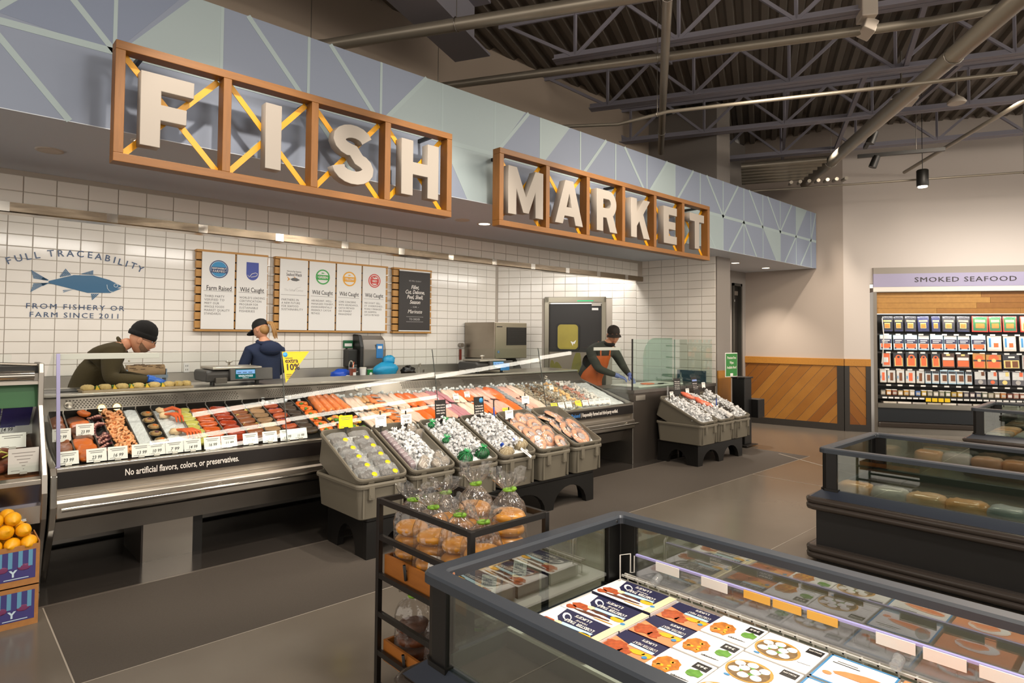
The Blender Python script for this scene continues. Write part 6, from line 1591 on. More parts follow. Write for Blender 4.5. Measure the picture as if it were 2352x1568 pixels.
# pouches: (left edge, width) in crop units of each row, turned into metres along the cooler
def cs(c): return .545+.001197*c
pm = {k: M('pouch_'+k, c, .22, var=.25, vs=20, bump=.35, bs=30, coat=.4) for k, c in dict(black='#191a24', navy='#1f2448', green='#1f5a34', red='#b02a1c', white='#d8d8d4', sky='#a9cbe0', brown='#4a2a18', gold='#c98d3c', clear='#b8b2ab', pale='#cfc6b8', grey='#56545a').items()}
sal = M('pouch_salmon', '#e8641e', .3, var=.5, vs=20, col2='#c6441a', coat=.5); sald = M('pouch_dark_fish', '#7c4a26', .35, var=.5, vs=25, col2='#4d2a14'); foil = M('pouch_foil', '#d8c07a', .15, .6)
def pouch(kind, c0, c1, z0, z1, label, k):
    s0, s1 = cs(c0), cs(c1); sc_, w, h = (s0+s1)/2, s1-s0, z1-z0; r = random.Random(k*31+int(c0)); d = .19+.02*r.random(); a = (r.random()-.5)*.12
    P = Matrix.Translation(kpt(sc_, z0, -d)) @ basis(KU, -KN, ZU).to_3x3().to_4x4() @ Euler((-.08, a*.5, a*.4)).to_matrix().to_4x4()
    t = thing('fish_pack', label, 'fish pack', kpt(sc_, z0, -d))
    base = {'black': 'black', 'navy': 'navy', 'green': 'red', 'redgold': 'red', 'sky': 'sky', 'skywhite': 'sky', 'pale': 'pale', 'arch': 'black', 'brown': 'brown', 'gold': 'gold', 'pair': 'black', 'redslim': 'clear', 'card': 'pale', 'slim': 'sky', 'greycard': 'grey', 'whitewin': 'clear'}[kind]
    b = MB(); b.box(-w*.47, 0, .0, w*.47, .014, h*.97, 0, P); b.obj('pouch', pm[base], t, bevel=.006)
    def pn(x0, y0, x1, y1, m, n='print', dd=.0015): MB().box(x0*w, -dd, y0*h, x1*w, .0, y1*h, 0, P).obj(n, m, t)
    if kind in ('black', 'navy'): pn(-.25, .22, .22, .55, foil, 'print', .001); pn(-.22, .24, .19, .50, sal, 'window'); pn(-.35, .62, .35, .72, foil, 'print', .0012) ; pn(-.4, .02, .4, .10, pm['navy'])
    elif kind == 'green': pn(-.40, .08, .40, .94, pm['green'], 'print', .001); pn(-.25, .25, .25, .52, sal, 'window', .002); pn(-.3, .60, .3, .75, foil, 'print', .002)
    elif kind == 'redgold': pn(-.4, .1, .4, .9, foil, 'print', .001); pn(-.3, .15, .3, .55, sal, 'window', .002)
    elif kind in ('sky', 'skywhite'):
        pn(-.44, .08, .44, .92, pm['white'], 'print', .001); pn(-.44, .42, .44, .70, pm['navy'], 'print', .002); pn(-.36, .12, .36, .40, sal, 'window', .002)
        b = MB(); b.box(-.3*w, -.0026, .58*h, .3*w, -.002, .63*h, 0, P); b.box(-.3*w, -.0026, .48*h, .15*w, -.002, .52*h, 0, P); b.obj('print_lines', wht, t)
        for x in (-.3, .3): MB().cyl(P @ V((x*w, 0, .13*h)), P @ V((x*w, -.003, .13*h)), .014, n=10).obj('badge', pm['navy'], t)
    elif kind == 'pale': pn(-.40, .12, .40, .85, pm['white'], 'print', .001); pn(-.05, .25, .25, .50, sal, 'window', .002); pn(-.36, .25, -.22, .8, bluepr, 'print', .002)
    elif kind == 'arch':
        pn(-.36, .06, .36, .60, foil, 'print', .001); pn(-.28, .10, .28, .62, sal, 'window', .002); MB().cyl(P @ V((0, 0, .62*h)), P @ V((0, -.003, .62*h)), .28*w, n=14).obj('window_arch', sal, t); MB().cyl(P @ V((0, 0, .66*h)), P @ V((0, -.004, .66*h)), .12*w, n=12).obj('badge', pm['black'], t)
    elif kind == 'brown': pn(-.40, .50, .40, .68, pm['white'], 'print', .002); pn(-.40, .10, .40, .48, sal, 'window', .0015); pn(-.14, .78, .14, .90, foil, 'print', .001)
    elif kind == 'gold':
        pn(-.36, .08, .36, .48, sal, 'window', .0015); MB().cyl(P @ V((0, 0, .62*h)), P @ V((0, -.002, .62*h)), .32*w, n=16).obj('window_arch', sal, t); pn(-.45, .46, .45, .56, pm['black'], 'print', .003); MB().cyl(P @ V((0, 0, .52*h)), P @ V((0, -.005, .52*h)), .14*w, n=14).obj('badge', foil, t)
    elif kind == 'pair': pn(-.42, .06, .42, .55, foil, 'print', .001); pn(-.34, .1, -.05, .5, sald, 'window', .002); pn(.05, .1, .36, .5, sald, 'window', .002); pn(-.15, .7, .2, .8, wht, 'print', .001)
    elif kind == 'redslim': pn(-.28, .12, .3, .75, pm['red'], 'window', .002)
    elif kind == 'card': pn(-.16, .15, .2, .72, sal if k % 3 == 0 else sald, 'window', .002); pn(-.40, .08, .44, .86, pm['white'], 'print', .001); pn(-.38, .3, -.28, .5, bluepr, 'print', .002)
    elif kind == 'slim': pn(-.42, .08, .42, .70, pm['white'], 'print', .001); pn(-.42, .72, .42, .88, pm['black'], 'print', .0015); pn(-.18, .2, .38, .62, pm['red'] if k < 4 else sald, 'window', .002)
    elif kind == 'greycard':
        pn(-.42, .38, .42, .90, pm['white'], 'print', .001); pn(.1, .62, .36, .9, (sal, foil, bluepr, bluepr, sald, sal, foil)[k % 7], 'print', .002); MB().cyl(P @ V((0, 0, .2*h)), P @ V((0, -.003, .2*h)), .2*w, n=14).obj('badge', (sal, foil, pm['clear'])[k % 3], t)
    elif kind == 'whitewin': pn(-.3, .12, .35, .9, sal, 'window', .001); pn(-.3, .3, .2, .62, pm['white'], 'print', .002)
    MB().cyl(P @ V((0, .02, h*.93)), P @ V((0, .26, h*.97)), .004, n=5).obj('peg_hook', steel_s, t)
ords = ['first', 'second', 'third', 'fourth', 'fifth', 'sixth', 'seventh', 'eighth', 'ninth', 'tenth', 'eleventh', 'twelfth', '13th', '14th', '15th', '16th', '17th', '18th', '19th', '20th', '21st', '22nd', '23rd', '24th', '25th', '26th', '27th', '28th', '29th', '30th']
def prow(items, z0, z1, nm):
    for k, (kind, c0, c1, ad) in enumerate(items): pouch(kind, c0, c1, z0, z1, '%s smoked fish pack, %s from the left on the %s row' % (ad, ords[k], nm), k)
prow([('black', 95, 250, 'black'), ('black', 255, 385, 'black'), ('black', 395, 555, 'black'), ('navy', 565, 720, 'navy'), ('navy', 745, 860, 'slim navy'), ('black', 880, 1050, 'black'), ('black', 1062, 1232, 'black'), ('green', 1245, 1460, 'red edged green'), ('green', 1463, 1630, 'red edged green'), ('green', 1632, 1810, 'red edged green'), ('redgold', 1840, 2030, 'red and gold'), ('redgold', 2045, 2230, 'red and gold'), ('black', 2245, 2400, 'black')], 1.765, 2.05, 'top')
prow([('sky', 60, 232, 'pale blue'), ('sky', 245, 388, 'pale blue'), ('sky', 390, 565, 'pale blue'), ('sky', 568, 720, 'pale blue'), ('sky', 722, 895, 'pale blue'), ('skywhite', 897, 1075, 'pale blue windowed'), ('skywhite', 1080, 1238, 'pale blue windowed'), ('skywhite', 1240, 1430, 'pale blue windowed'), ('pale', 1436, 1625, 'whitish'), ('pale', 1636, 1800, 'whitish'), ('pale', 1830, 2010, 'whitish'), ('pale', 2020, 2190, 'whitish'), ('pale', 2200, 2370, 'whitish')], 1.44, 1.72, 'second')
prow([('whitewin', 95, 215, 'clear'), ('arch', 240, 388, 'black arched'), ('arch', 398, 560, 'black arched'), ('arch', 580, 700, 'slim black arched'), ('arch', 735, 860, 'black arched'), ('brown', 868, 1040, 'brown'), ('brown', 1055, 1228, 'brown'), ('gold', 1255, 1420, 'gold'), ('gold', 1420, 1618, 'gold'), ('pair', 1625, 1842, 'black foil'), ('redslim', 1860, 1960, 'slim red'), ('gold', 1980, 2150, 'gold'), ('brown', 2160, 2330, 'brown')], 1.14, 1.41, 'third')
prow([('card', 60, 155, 'white card'), ('card', 160, 275, 'white card'), ('card', 280, 390, 'white card'), ('card', 400, 535, 'white card'), ('card', 540, 650, 'white card'), ('slim', 655, 735, 'slim white'), ('slim', 740, 838, 'slim white'), ('slim', 842, 940, 'slim white'), ('slim', 945, 1050, 'slim white'), ('slim', 1052, 1155, 'slim white'), ('slim', 1160, 1255, 'slim white'), ('greycard', 1275, 1428, 'grey'), ('greycard', 1432, 1568, 'grey'), ('greycard', 1570, 1722, 'grey'), ('greycard', 1726, 1885, 'grey'), ('greycard', 1890, 2030, 'grey'), ('greycard', 2035, 2180, 'grey')], .86, 1.11, 'fourth')
jc = ['#8a857a', '#c98d4a', '#8f4a34', '#c9b489', '#cf9a3e', '#cfc3aa', '#5b7fc0', '#c9a63c', '#8a8a78', '#b5b09c', '#97977f', '#7f8a6c', '#c9a545', '#cda748', '#5d5660', '#6a5a5c', '#4f5060', '#8a8f7c', '#b6ae96', '#a89a80', '#d08a4c', '#7d4a3c', '#c08a78', '#a06a54', '#8a7a60', '#b09a78', '#7a6a5a', '#a5a08e']
for k in range(28):
    s_ = cs(95+76*k); p = kpt(s_, .645, -.16); t = thing('spread_tub', 'small square tub of fish spread, %s from the left on the jar shelf' % ords[k], 'tub', p)
    T = Matrix.Translation(p) @ basis(KU, -KN, ZU).to_3x3().to_4x4()
    MB().box(-.036, 0, 0, .036, .07, .085, 0, T).obj('body', M('jar_%d' % k, jc[k], .4), t, bevel=.006); MB().box(-.039, -.003, .085, .039, .073, .098, 0, T).obj('lid', white_p if k % 3 else blackp, t, bevel=.003)
    MB().box(-.028, -.002, .015, .028, 0, .06, 0, T).obj('label', wht if k % 2 else pm['pale'], t)
tagw = paper; tagy = M('tag_yellow', '#f0c81e', .5)
for zi, z in enumerate(rows):
    for k in range(15): kbox('price_tag', cs(130+150*k+20*(zi % 2)), .215, z-.032, cs(130+150*k+20*(zi % 2)+62), .22, z-.006, tagw)
for k in range(27):
    if k in (7, 8, 9, 10): kbox('price_tag', cs(70+80*k), .095, .555, cs(70+80*k+66), .10, .618, tagy)
    else: kbox('price_tag', cs(70+80*k), .095, .59, cs(70+80*k+62), .10, .618, tagw)
for k in range(11): kbox('fish_tray', cs(90+190*k), .12, .503, cs(90+190*k+170), .34, .535, (pm['pale'], white_p, pm['clear'])[k % 3])
t = thing('thermometer_cord', 'thin pale cord hanging inside the left edge of the cooler', 'cord', kpt(.66, 1.3, -.1))
MB().tube([kpt(.64, 2.0, -.12), kpt(.66, 1.7, -.1), kpt(.645, 1.4, -.1), kpt(.63, 1.2, -.12)], .008, 6).obj('cord', white_p, t)
# light inside the cooler canopy
area('cooler_light', kpt(2.4, 2.065, -.11), kpt(2.4, 1.0, -.3), 3.4, .05, 30, NEUT).rotation_euler = (basis(KU, -KN, ZU).to_3x3() @ Euler((radians(12), 0, 0)).to_matrix()).to_euler()
area('cooler_front_light', kpt(2.4, 3.2, 1.3), kpt(2.4, 1.3, -.2), 2.5, .2, 40, NEUT)
spot('wall_wash', (9.6, 3.5, 4.6), tuple(kpt(.25, 1.75)), 330, 52, .9)
# ================================================================== mural painted on the tiles
mur = M('mural_blue', '#1f5f86', .35); murd = M('mural_ink', '#27456b', .35)
YB = 8.388                       # just in front of the tile faces
TB = basis(XU, ZU, -YU, (0, YB, 0))
mu_ = thing('wall_mural', 'blue fish mural lettered FULL TRACEABILITY on the white tiles', 'mural', (1.2, YB, 1.8))
def mp(pts, m=mur, n='fish_shape', d=.002, h=0.): return MB().prism(pts, h, h+d, TB).obj(n, m, mu_)
mp([(.949, 2.193), (1.174, 2.273), (1.361, 2.281), (1.513, 2.241), (1.633, 2.178), (1.593, 2.150), (1.637, 2.150), (1.523, 2.092), (1.305, 2.082), (.949, 2.170)], mur, 'body')
def fan(root0, root1, tips, n, gap=.28, name='fin_ray'):
    """fin of separate tapering rays between two edges"""
    r0, r1 = V(root0), V(root1); t0, t1 = V(tips[0]), V(tips[1])
    for k in range(n):
        a, b_ = k/n, (k+1-gap)/n
        mp([tuple(r0.lerp(r1, a)), tuple(t0.lerp(t1, a)), tuple(t0.lerp(t1, b_)), tuple(r0.lerp(r1, b_))], mur, name)
fan((.943, 2.206), (.90, 2.200), ((.795, 2.301), (.819, 2.208)), 5); fan((.943, 2.172), (.90, 2.165), ((.794, 2.065), (.82, 2.163)), 5)
mp([(.951, 2.204), (.90, 2.232), (.885, 2.205), (.94, 2.194)]); mp([(.949, 2.174), (.947, 2.164), (.90, 2.135), (.885, 2.165)])
fan((1.149, 2.271), (1.048, 2.240), ((1.096, 2.339), (1.045, 2.250)), 7); fan((1.353, 2.288), (1.242, 2.286), ((1.354, 2.341), (1.245, 2.295)), 8)
fan((1.172, 2.113), (1.172, 2.112), ((1.078, 2.100), (1.085, 2.067)), 2, .5); fan((1.416, 2.078), (1.335, 2.075), ((1.351, 2.001), (1.340, 2.060)), 4)
tw = M('tile_white_line', '#dfe6e8', .3)
b = MB(); b.tube([TB @ V((1.577+.019*cos(q*pi/8), 2.181+.019*sin(q*pi/8), .003)) for q in range(16)], .0035, 4, closed=True); b.obj('eye', tw, mu_)
b = MB(); b.tube([TB @ V((x, z, .003)) for x, z in ((1.489, 2.186), (1.494, 2.144), (1.519, 2.111), (1.556, 2.102))], .0035, 4); b.obj('gill_line', tw, mu_)
arc = [('F', .606, 2.381), ('U', .688, 2.414), ('L', .766, 2.439), ('L', .841, 2.46), ('T', .962, 2.491), ('R', 1.047, 2.499), ('A', 1.135, 2.506), ('C', 1.228, 2.509), ('E', 1.318, 2.507), ('A', 1.40, 2.496), ('B', 1.488, 2.485), ('I', 1.557, 2.471), ('L', 1.615, 2.454), ('I', 1.679, 2.437), ('T', 1.749, 2.421), ('Y', 1.82, 2.387)]
for ch, x, z in arc:
    a = -(x-1.235)*.62
    text(ch, .102, (x, YB-.002, z), (cos(a), 0, sin(a)), (-sin(a), 0, cos(a)), murd, mu_, bold=.012)
text('FROM FISHERY OR', .080, (1.212, YB-.002, 1.915), XU, ZU, murd, mu_, bold=.01, sp=1.25, width=.905)
text('FARM SINCE 2011', .080, (1.208, YB-.002, 1.823), XU, ZU, murd, mu_, bold=.01, sp=1.25, width=.815)

# ================================================================== menu boards
bw = M('board_white', '#e4e1dc', .6)
slot = M('slot_dark', '#2a1a0c', .7)
def board(x0, x1, panels, label, pm_=bw, z0=1.663, z1=2.683, Y=8.30):
    t = thing('menu_board', label, 'board', ((x0+x1)/2, 8.38, z0)); fr = .03
    MB().box(x0, Y, z1-fr, x1, 8.388, z1).obj('frame_rail', oakl, t, bevel=.003); MB().box(x0, Y, z0, x1, 8.388, z0+fr).obj('frame_rail', oakl, t, bevel=.003)
    MB().box(x0+.02, Y+.07, z0+fr, x1-.02, Y+.08, z1-fr).obj('backing', slot, t)
    n = 9; h = (z1-z0-2*fr)/n
    for k in range(n): MB().box(x0, Y+.012, z0+fr+k*h+.012, x1, Y+.06, z0+fr+(k+1)*h-.006).obj('slat', oakl, t)
    for a, b_ in panels: MB().box(a, Y-.012, z0+.028, b_, Y+.004, z1-.028).obj('panel', pm_, t, bevel=.002)
    return t
YP = 8.30-.0125
def btext(t, s_, size, x, z, m=None, w=None, align='LEFT', bold=0., line=1., sp=1., shear=0.): return text(s_, size, (x, YP, z), XU, ZU, m or ink, t, align=align, width=w, bold=bold, line=line, sp=sp, shear=shear)
def rule(t, x0, x1, z, m=None): MB().box(x0, YP-.001, z, x1, YP+.0005, z+.004).obj('rule', m or MATS['print_grey'], t)
TP = basis(XU, ZU, -YU, (0, YP, 0))
def pshape(t, pts, m, h=0., n='emblem'): MB().prism(pts, h, h+.0008, TP).obj(n, m, t)
def disc(cx_, cz_, r_, n=40, teeth=0, amp=0.): return [(cx_+(r_+(amp if (k % 2) and teeth else 0))*cos(2*pi*k/n), cz_+(r_+(amp if (k % 2) and teeth else 0))*sin(2*pi*k/n)) for k in range(n)]
ink2 = M('ink_soft', '#4b4641', .7)
t = board(2.412, 3.302, [(2.472, 2.868), (2.892, 3.286)], 'oak menu board with the Farm Raised and first Wild Caught panels')
btext(t, 'Farm Raised', .085, 2.527, 2.205, ink, .30, bold=.008); rule(t, 2.496, 2.844, 2.168)
for k, s_ in enumerate(('THIRD PARTY', 'VERIFIED TO', 'MEET OUR', 'WHOLE FOODS', 'MARKET QUALITY', 'STANDARDS')): btext(t, s_, .040, 2.508, 2.102-.0437*k, ink2, .0232*len(s_)*.93, sp=1.15)
btext(t, 'Wild Caught', .085, 2.937, 2.205, ink, .31, bold=.008); rule(t, 2.92, 3.255, 2.168)
for k, s_ in enumerate(("WORLD'S LEADING", 'CERTIFICATION', 'PROGRAM FOR', 'SUSTAINABLE', 'FISHERIES')): btext(t, s_, .040, 2.932, 2.102-.0437*k, ink2, .0232*len(s_)*.93, sp=1.15)
e1, e2, e3 = M('emblem_blue', '#2b87b8', .5), M('emblem_navy', '#223b66', .5), M('emblem_ring', '#dfe6ea', .5)
pshape(t, disc(2.673, 2.448, .110, 80, 1, .006), e2); pshape(t, disc(2.673, 2.448, .100), e3, .001); pshape(t, disc(2.673, 2.448, .096), e1, .002)
pshape(t, [(2.58, 2.475), (2.766, 2.475), (2.766, 2.40), (2.58, 2.40)], e2, .003)
text('RESPONSIBLY', .028, (2.673, YP-.006, 2.456), XU, ZU, wht, t, bold=.02, width=.17); text('FARMED', .040, (2.673, YP-.006, 2.420), XU, ZU, wht, t, bold=.03, width=.15)
msc = M('emblem_indigo', '#3b4a9a', .5)
pshape(t, [(3.012, 2.568), (3.17, 2.568), (3.172, 2.42)]+[(3.092+.08*cos(a), 2.42+.085*sin(a)*1.0) for a in [-k*pi/14 for k in range(1, 14)]]+[(3.012, 2.42)], msc)
for k, (s_, w, sz) in enumerate((('CERTIFIED', .075, .017), ('SUSTAINABLE', .11, .017), ('SEAFOOD', .075, .017), ('MSC', .06, .028), ('www.msc.org', .10, .014))): btext(t, s_, sz, 3.022, (2.555, 2.537, 2.519, 2.492, 2.468)[k], wht, w, bold=.015)
b = MB(); b.tube([TP @ V((x, z, .002)) for x, z in ((3.03, 2.40), (3.048, 2.372), (3.085, 2.42), (3.13, 2.435), (3.155, 2.425), (3.15, 2.40), (3.12, 2.385), (3.07, 2.375))], .0045, 4); b.obj('emblem_stroke', wht, t)
t = board(3.40, 5.148, [(3.459, 3.852), (3.876, 4.268), (4.292, 4.686), (4.708, 5.102)], 'long oak menu board with four white panels and coloured seals')
btext(t, 'Monterey Bay Aquarium', .030, 3.655, 2.492, ink2, .20, 'CENTER'); btext(t, 'Seafood Watch', .058, 3.655, 2.447, ink, .215, 'CENTER', bold=.01)
gold_ = M('print_gold', '#d08a2c', .5); greyp = M('print_palegrey', '#bcb8b4', .6)
pshape(t, [(3.60, 2.385), (3.64, 2.405), (3.69, 2.405), (3.74, 2.380), (3.69, 2.360), (3.63, 2.365)], M('print_fish', '#5c5a58', .5)); pshape(t, [(3.60, 2.384), (3.555, 2.42), (3.572, 2.385), (3.558, 2.355)], gold_); pshape(t, [(3.66, 2.405), (3.645, 2.425), (3.68, 2.408)], gold_, .001)
btext(t, 'The Safina Center', .044, 3.655, 2.235, greyp, .27, 'CENTER'); b = MB(); b.tube([TP @ V((x, z, .001)) for x, z in ((3.65, 2.22), (3.69, 2.265), (3.75, 2.285))], .0025, 4); b.obj('emblem_stroke', greyp, t)
rule(t, 3.475, 3.83, 2.168)
for k, s_ in enumerate(('PARTNERS IN', 'A NEW FUTURE', 'FOR SEAFOOD', 'SUSTAINABILITY')): btext(t, s_, .040, 3.485, 2.102-.0437*k, ink2, .0232*len(s_)*.93, sp=1.15)
seal = (('GREEN', '#2f9a3c', 4.074, ('ABUNDANT, WELL-', 'MANAGED FISHERY,', 'ENVIRONMENTALLY', 'FRIENDLY CATCH', 'METHOD')), ('YELLOW', '#e2a01c', 4.489, ('SOME CONCERNS', 'WITH ABUNDANCE,', 'CATCH METHOD', 'OR FISHERY', 'MANAGEMENT')), ('RED', '#c9352a', 4.905, ("WE DON'T SELL", 'IT! OVERFISHED,', 'POORLY MANAGED', 'OR HARMFUL', 'CATCH METHOD')))
for nm, c, x, lines in seal:
    m = M('seal_'+nm.lower(), c, .5)
    pshape(t, disc(x, 2.446, .103, 64, nm != 'RED', .007), m); pshape(t, disc(x, 2.446, .088), bw, .001)
    if nm == 'RED': pshape(t, disc(x, 2.446, .076), m, .0015); pshape(t, disc(x, 2.446, .062), bw, .002)
    hw = .086 if nm != 'RED' else .060; pshape(t, [(x-hw, 2.475), (x+hw, 2.475), (x+hw, 2.405), (x-hw, 2.405)], m, .003)
    pshape(t, [(x-.03, 2.500), (x-.008, 2.509), (x+.03, 2.500), (x-.008, 2.491), (x-.03, 2.500)][:4], m, .003)
    text(nm, .046, (x, YP-.006, 2.440), XU, ZU, wht, t, bold=.025, width=.145 if nm != 'RED' else .075)
    if nm == 'RED':
        b = MB(); d = V((1, 0, -1)).normalized(); T = TP @ Matrix.Translation((x, 2.446, .0045)) @ Matrix.Rotation(-pi/4, 4, 'Z'); b.box(-.085, -.007, 0, .085, .007, .001, 0, T); b.obj('emblem_bar', m, t)
    btext(t, 'Wild Caught', .085, x-.155, 2.222, ink, .31, bold=.008); rule(t, x-.172, x+.16, 2.168)
    for k, s_ in enumerate(lines): btext(t, s_, .038, x-.165, 2.106-.0445*k, ink2, .0225*len(s_)*.93, sp=1.15)
t = board(5.25, 5.972, [(5.343, 5.930)], 'oak board with the black panel listing Fillet, Cut, Debone', M('board_black', '#2b2623', .55, var=.3, vs=2, col2='#3a3532'))
MB().box(5.343, 8.286, 2.635, 5.930, 8.289, 2.655).obj('edge_strip', bw, t); MB().box(5.343, 8.286, 1.692, 5.930, 8.289, 1.708).obj('edge_strip', bw, t)
btext(t, 'WE WILL GLADLY', .030, 5.637, 2.487, greyp, .23, 'CENTER', sp=1.2)
for s_, z, w in (('Fillet,', 2.388, .15), ('Cut, Debone,', 2.312, .36), ('Peel, Shell,', 2.232, .30), ('Season', 2.154, .20), ('Marinate', 2.003, .27)): btext(t, s_, .085, 5.638, z, wht, w, 'CENTER', bold=.012, shear=.3)
btext(t, '- OR -', .034, 5.638, 2.076, greyp, .15, 'CENTER'); btext(t, 'TO ORDER', .046, 5.638, 1.882, greyp, .20, 'CENTER', sp=1.1); rule(t, 5.48, 5.80, 1.92, greyp); rule(t, 5.48, 5.80, 1.842, greyp)

# ================================================================== back counter and what stands on it
bc = thing('back_counter', 'stainless back counter along the tiled wall with a backsplash', 'counter', (3.2, 8.05, 0))
MB().box(-1.0, 7.66, .985, 6.6, 8.38, 1.015).obj('worktop', M('counter_pale', '#c9c6c2', .25, .3), bc, bevel=.004); MB().box(-1.0, 8.355, 1.015, 6.6, 8.388, 1.155).obj('backsplash', steel_s, bc)
MB().box(-1.0, 7.70, .02, 6.6, 8.36, .985).obj('cabinet', steel_s, bc)
MB().box(-.3, 7.64, 1.015, 1.62, 7.9, 1.035).obj('cutting_mat', bw, bc)
t = thing('wall_outlet', 'white double electrical outlet on the tiles above the counter', 'outlet', (2.35, 8.386, 1.16))
MB().box(2.318, 8.378, 1.155, 2.385, 8.388, 1.272).obj('plate', bw, t, bevel=.003)
for z in (1.19, 1.237): b = MB(); b.box(2.338, 8.376, z-.012, 2.343, 8.379, z+.008); b.box(2.360, 8.376, z-.012, 2.365, 8.379, z+.008); stuff(b.obj('slots', ink, t))
t = thing('paper_dispenser', 'brown printed paper roll on a steel cutter behind the olive shirted man', 'paper roll', (1.85, 8.0, 1.015))
MB().cyl((1.63, 8.0, 1.205), (2.0, 8.0, 1.205), .075, n=24).obj('roll', M('kraft', '#9c7f5c', .8, var=.2, vs=20), t)
b = MB(); rr_ = random.Random(8)
for q in range(22):
    x = 1.66+.30*rr_.random(); a = -2.9+1.3*rr_.random(); c_ = V((x, 8.0+.0755*sin(a)*-1 if False else 8.0+.0758*cos(a), 1.205-.0758*sin(a))); b.box(-.022, -.001, -.006, .022, .001, .006, 0, Matrix.Translation(c_) @ Matrix.Rotation(-(a+pi/2)+pi/2 if False else a+pi/2, 4, 'X'))
stuff(b.obj('roll_print', M('kraft_ink', '#5c4630', .8), t))
for x in (1.615, 2.005): MB().box(x, 7.92, 1.015, x+.012, 8.08, 1.23).obj('bracket', M('bracket_blue', '#8b98a5', .35, .8), t)
MB().box(1.61, 7.905, 1.13, 2.025, 7.925, 1.165).obj('cutter_bar', M('bracket_blue', '#8b98a5', .35, .8), t); MB().box(1.62, 7.93, 1.015, 2.01, 8.07, 1.03).obj('base_plate', steel_s, t)
t = thing('soap_dispenser', 'black soap dispenser with a small green and white sign', 'dispenser', (4.53, 8.2, 1.1))
MB().box(4.46, 8.22, 1.17, 4.61, 8.386, 1.42).obj('body', blackp, t, bevel=.012); MB().box(4.495, 8.17, 1.14, 4.575, 8.26, 1.20).obj('nozzle', M('smoke_grey', '#3b3835', .3), t, bevel=.01)
MB().box(4.45, 8.36, 1.44, 4.60, 8.372, 1.55).obj('sign', M('sign_green', '#17603a', .5), t); MB().box(4.468, 8.357, 1.462, 4.585, 8.36, 1.505).obj('sign_print', bw, t); MB().box(4.50, 8.366, 1.40, 4.52, 8.386, 1.46).obj('sign_stem', blackp, t)
t = thing('towel_dispenser', 'tall grey paper towel dispenser with a blue label under the black board', 'dispenser', (4.83, 8.2, 1.18))
b = MB(); b.sweepx([(8.386, 1.16), (8.13, 1.16), (8.13, 1.42), (8.17, 1.56), (8.25, 1.62), (8.386, 1.62)], 4.655, 5.03); b.obj('body', M('towel_grey', '#77716a', .3, .3), t, bevel=.02)
b = MB(); b.sweepx([(8.386, 1.15), (8.15, 1.15), (8.15, 1.46), (8.22, 1.63), (8.386, 1.64)], 4.61, 4.665); b.obj('side_cover', blackp, t, bevel=.01)
MB().box(4.86, 8.122, 1.29, 4.97, 8.131, 1.50).obj('label', M('label_blue', '#2a78b8', .5), t); MB().box(4.88, 8.120, 1.43, 4.95, 8.123, 1.47).obj('label_print', bw, t)
def faucet(x, label, h=.2, goose=False):
    t = thing('sink_faucet', label, 'faucet', (x, 8.15, 1.015))
    MB().box(x-.10, 8.13, 1.015, x+.10, 8.19, 1.035).obj('base', chrome, t, bevel=.006)
    b = MB()
    if goose: b.tube([(x, 8.16, 1.03), (x, 8.16, 1.20)]+[(x, 8.16-.06+.06*cos(a), 1.20+.06*sin(a)) for a in [k*pi/8 for k in range(1, 9)]]+[(x, 8.04, 1.14)], .011, 8)
    else: b.tube([(x, 8.16, 1.03), (x, 8.16, 1.13), (x-.03, 8.10, 1.19), (x-.06, 8.03, 1.19), (x-.07, 8.0, 1.15)], .011, 8)
    b.obj('spout', chrome, t)
    for dx in (-.09, .09): b = MB(); b.cyl((x+dx, 8.16, 1.035), (x+dx, 8.16, 1.09), .014, n=10); b.tube([(x+dx, 8.16, 1.09), (x+dx+.03, 8.12, 1.105)], .007, 6); b.obj('handle', chrome, t)
faucet(5.64, 'chrome two handled sink faucet left of the ice machine'); faucet(4.44, 'curved chrome gooseneck faucet behind the drink cups', goose=True)
bagb = M('bag_blue', '#1550c8', .35, bump=.5, bs=18); bagt = GLASS('bag_teal', '#3aa6d8', .9, .15, .05, bump=.6, bs=20, white=.0); bagtt = M('bag_teal_s', '#1f9ccf', .35, bump=.6, bs=20)
def crumple(name, c, r, mat, label, cat, seed, jit=.16): 
    b = MB(); b.ell(c, r, 18, 11, 0, None, jit, random.Random(seed)); return tag(b.obj(name, mat), label, cat)
crumple('blue_bag', (4.19, 7.92, 1.085), (.15, .09, .075), bagb, 'crumpled dark blue bag left of the iced drink', 'bag', 1)
crumple('white_bag', (4.22, 7.80, 1.045), (.07, .05, .035), bw, 'small crumpled white paper left of the iced drink', 'paper', 2)
crumple('teal_bag', (4.88, 7.9, 1.13), (.20, .11, .11), bagtt, 'large bright teal plastic bag on the back counter', 'bag', 3, .12); crumple('teal_liner', (4.97, 7.96, 1.26), (.10, .07, .075), bagtt, 'pale teal bag end standing above the large teal bag', 'bag', 4, .12)
crumple('black_bag', (5.27, 7.9, 1.09), (.10, .08, .08), M('bag_black', '#15120f', .3, bump=.5, bs=20), 'crumpled black bag between the teal bag and faucet', 'bag', 5, .3)
t = thing('cardboard_tray', 'shallow cardboard tray below the teal bag', 'box', (5.0, 7.78, 1.015)); MB().box(4.76, 7.68, 1.016, 5.42, 7.80, 1.06).obj('tray_wall', card, t)
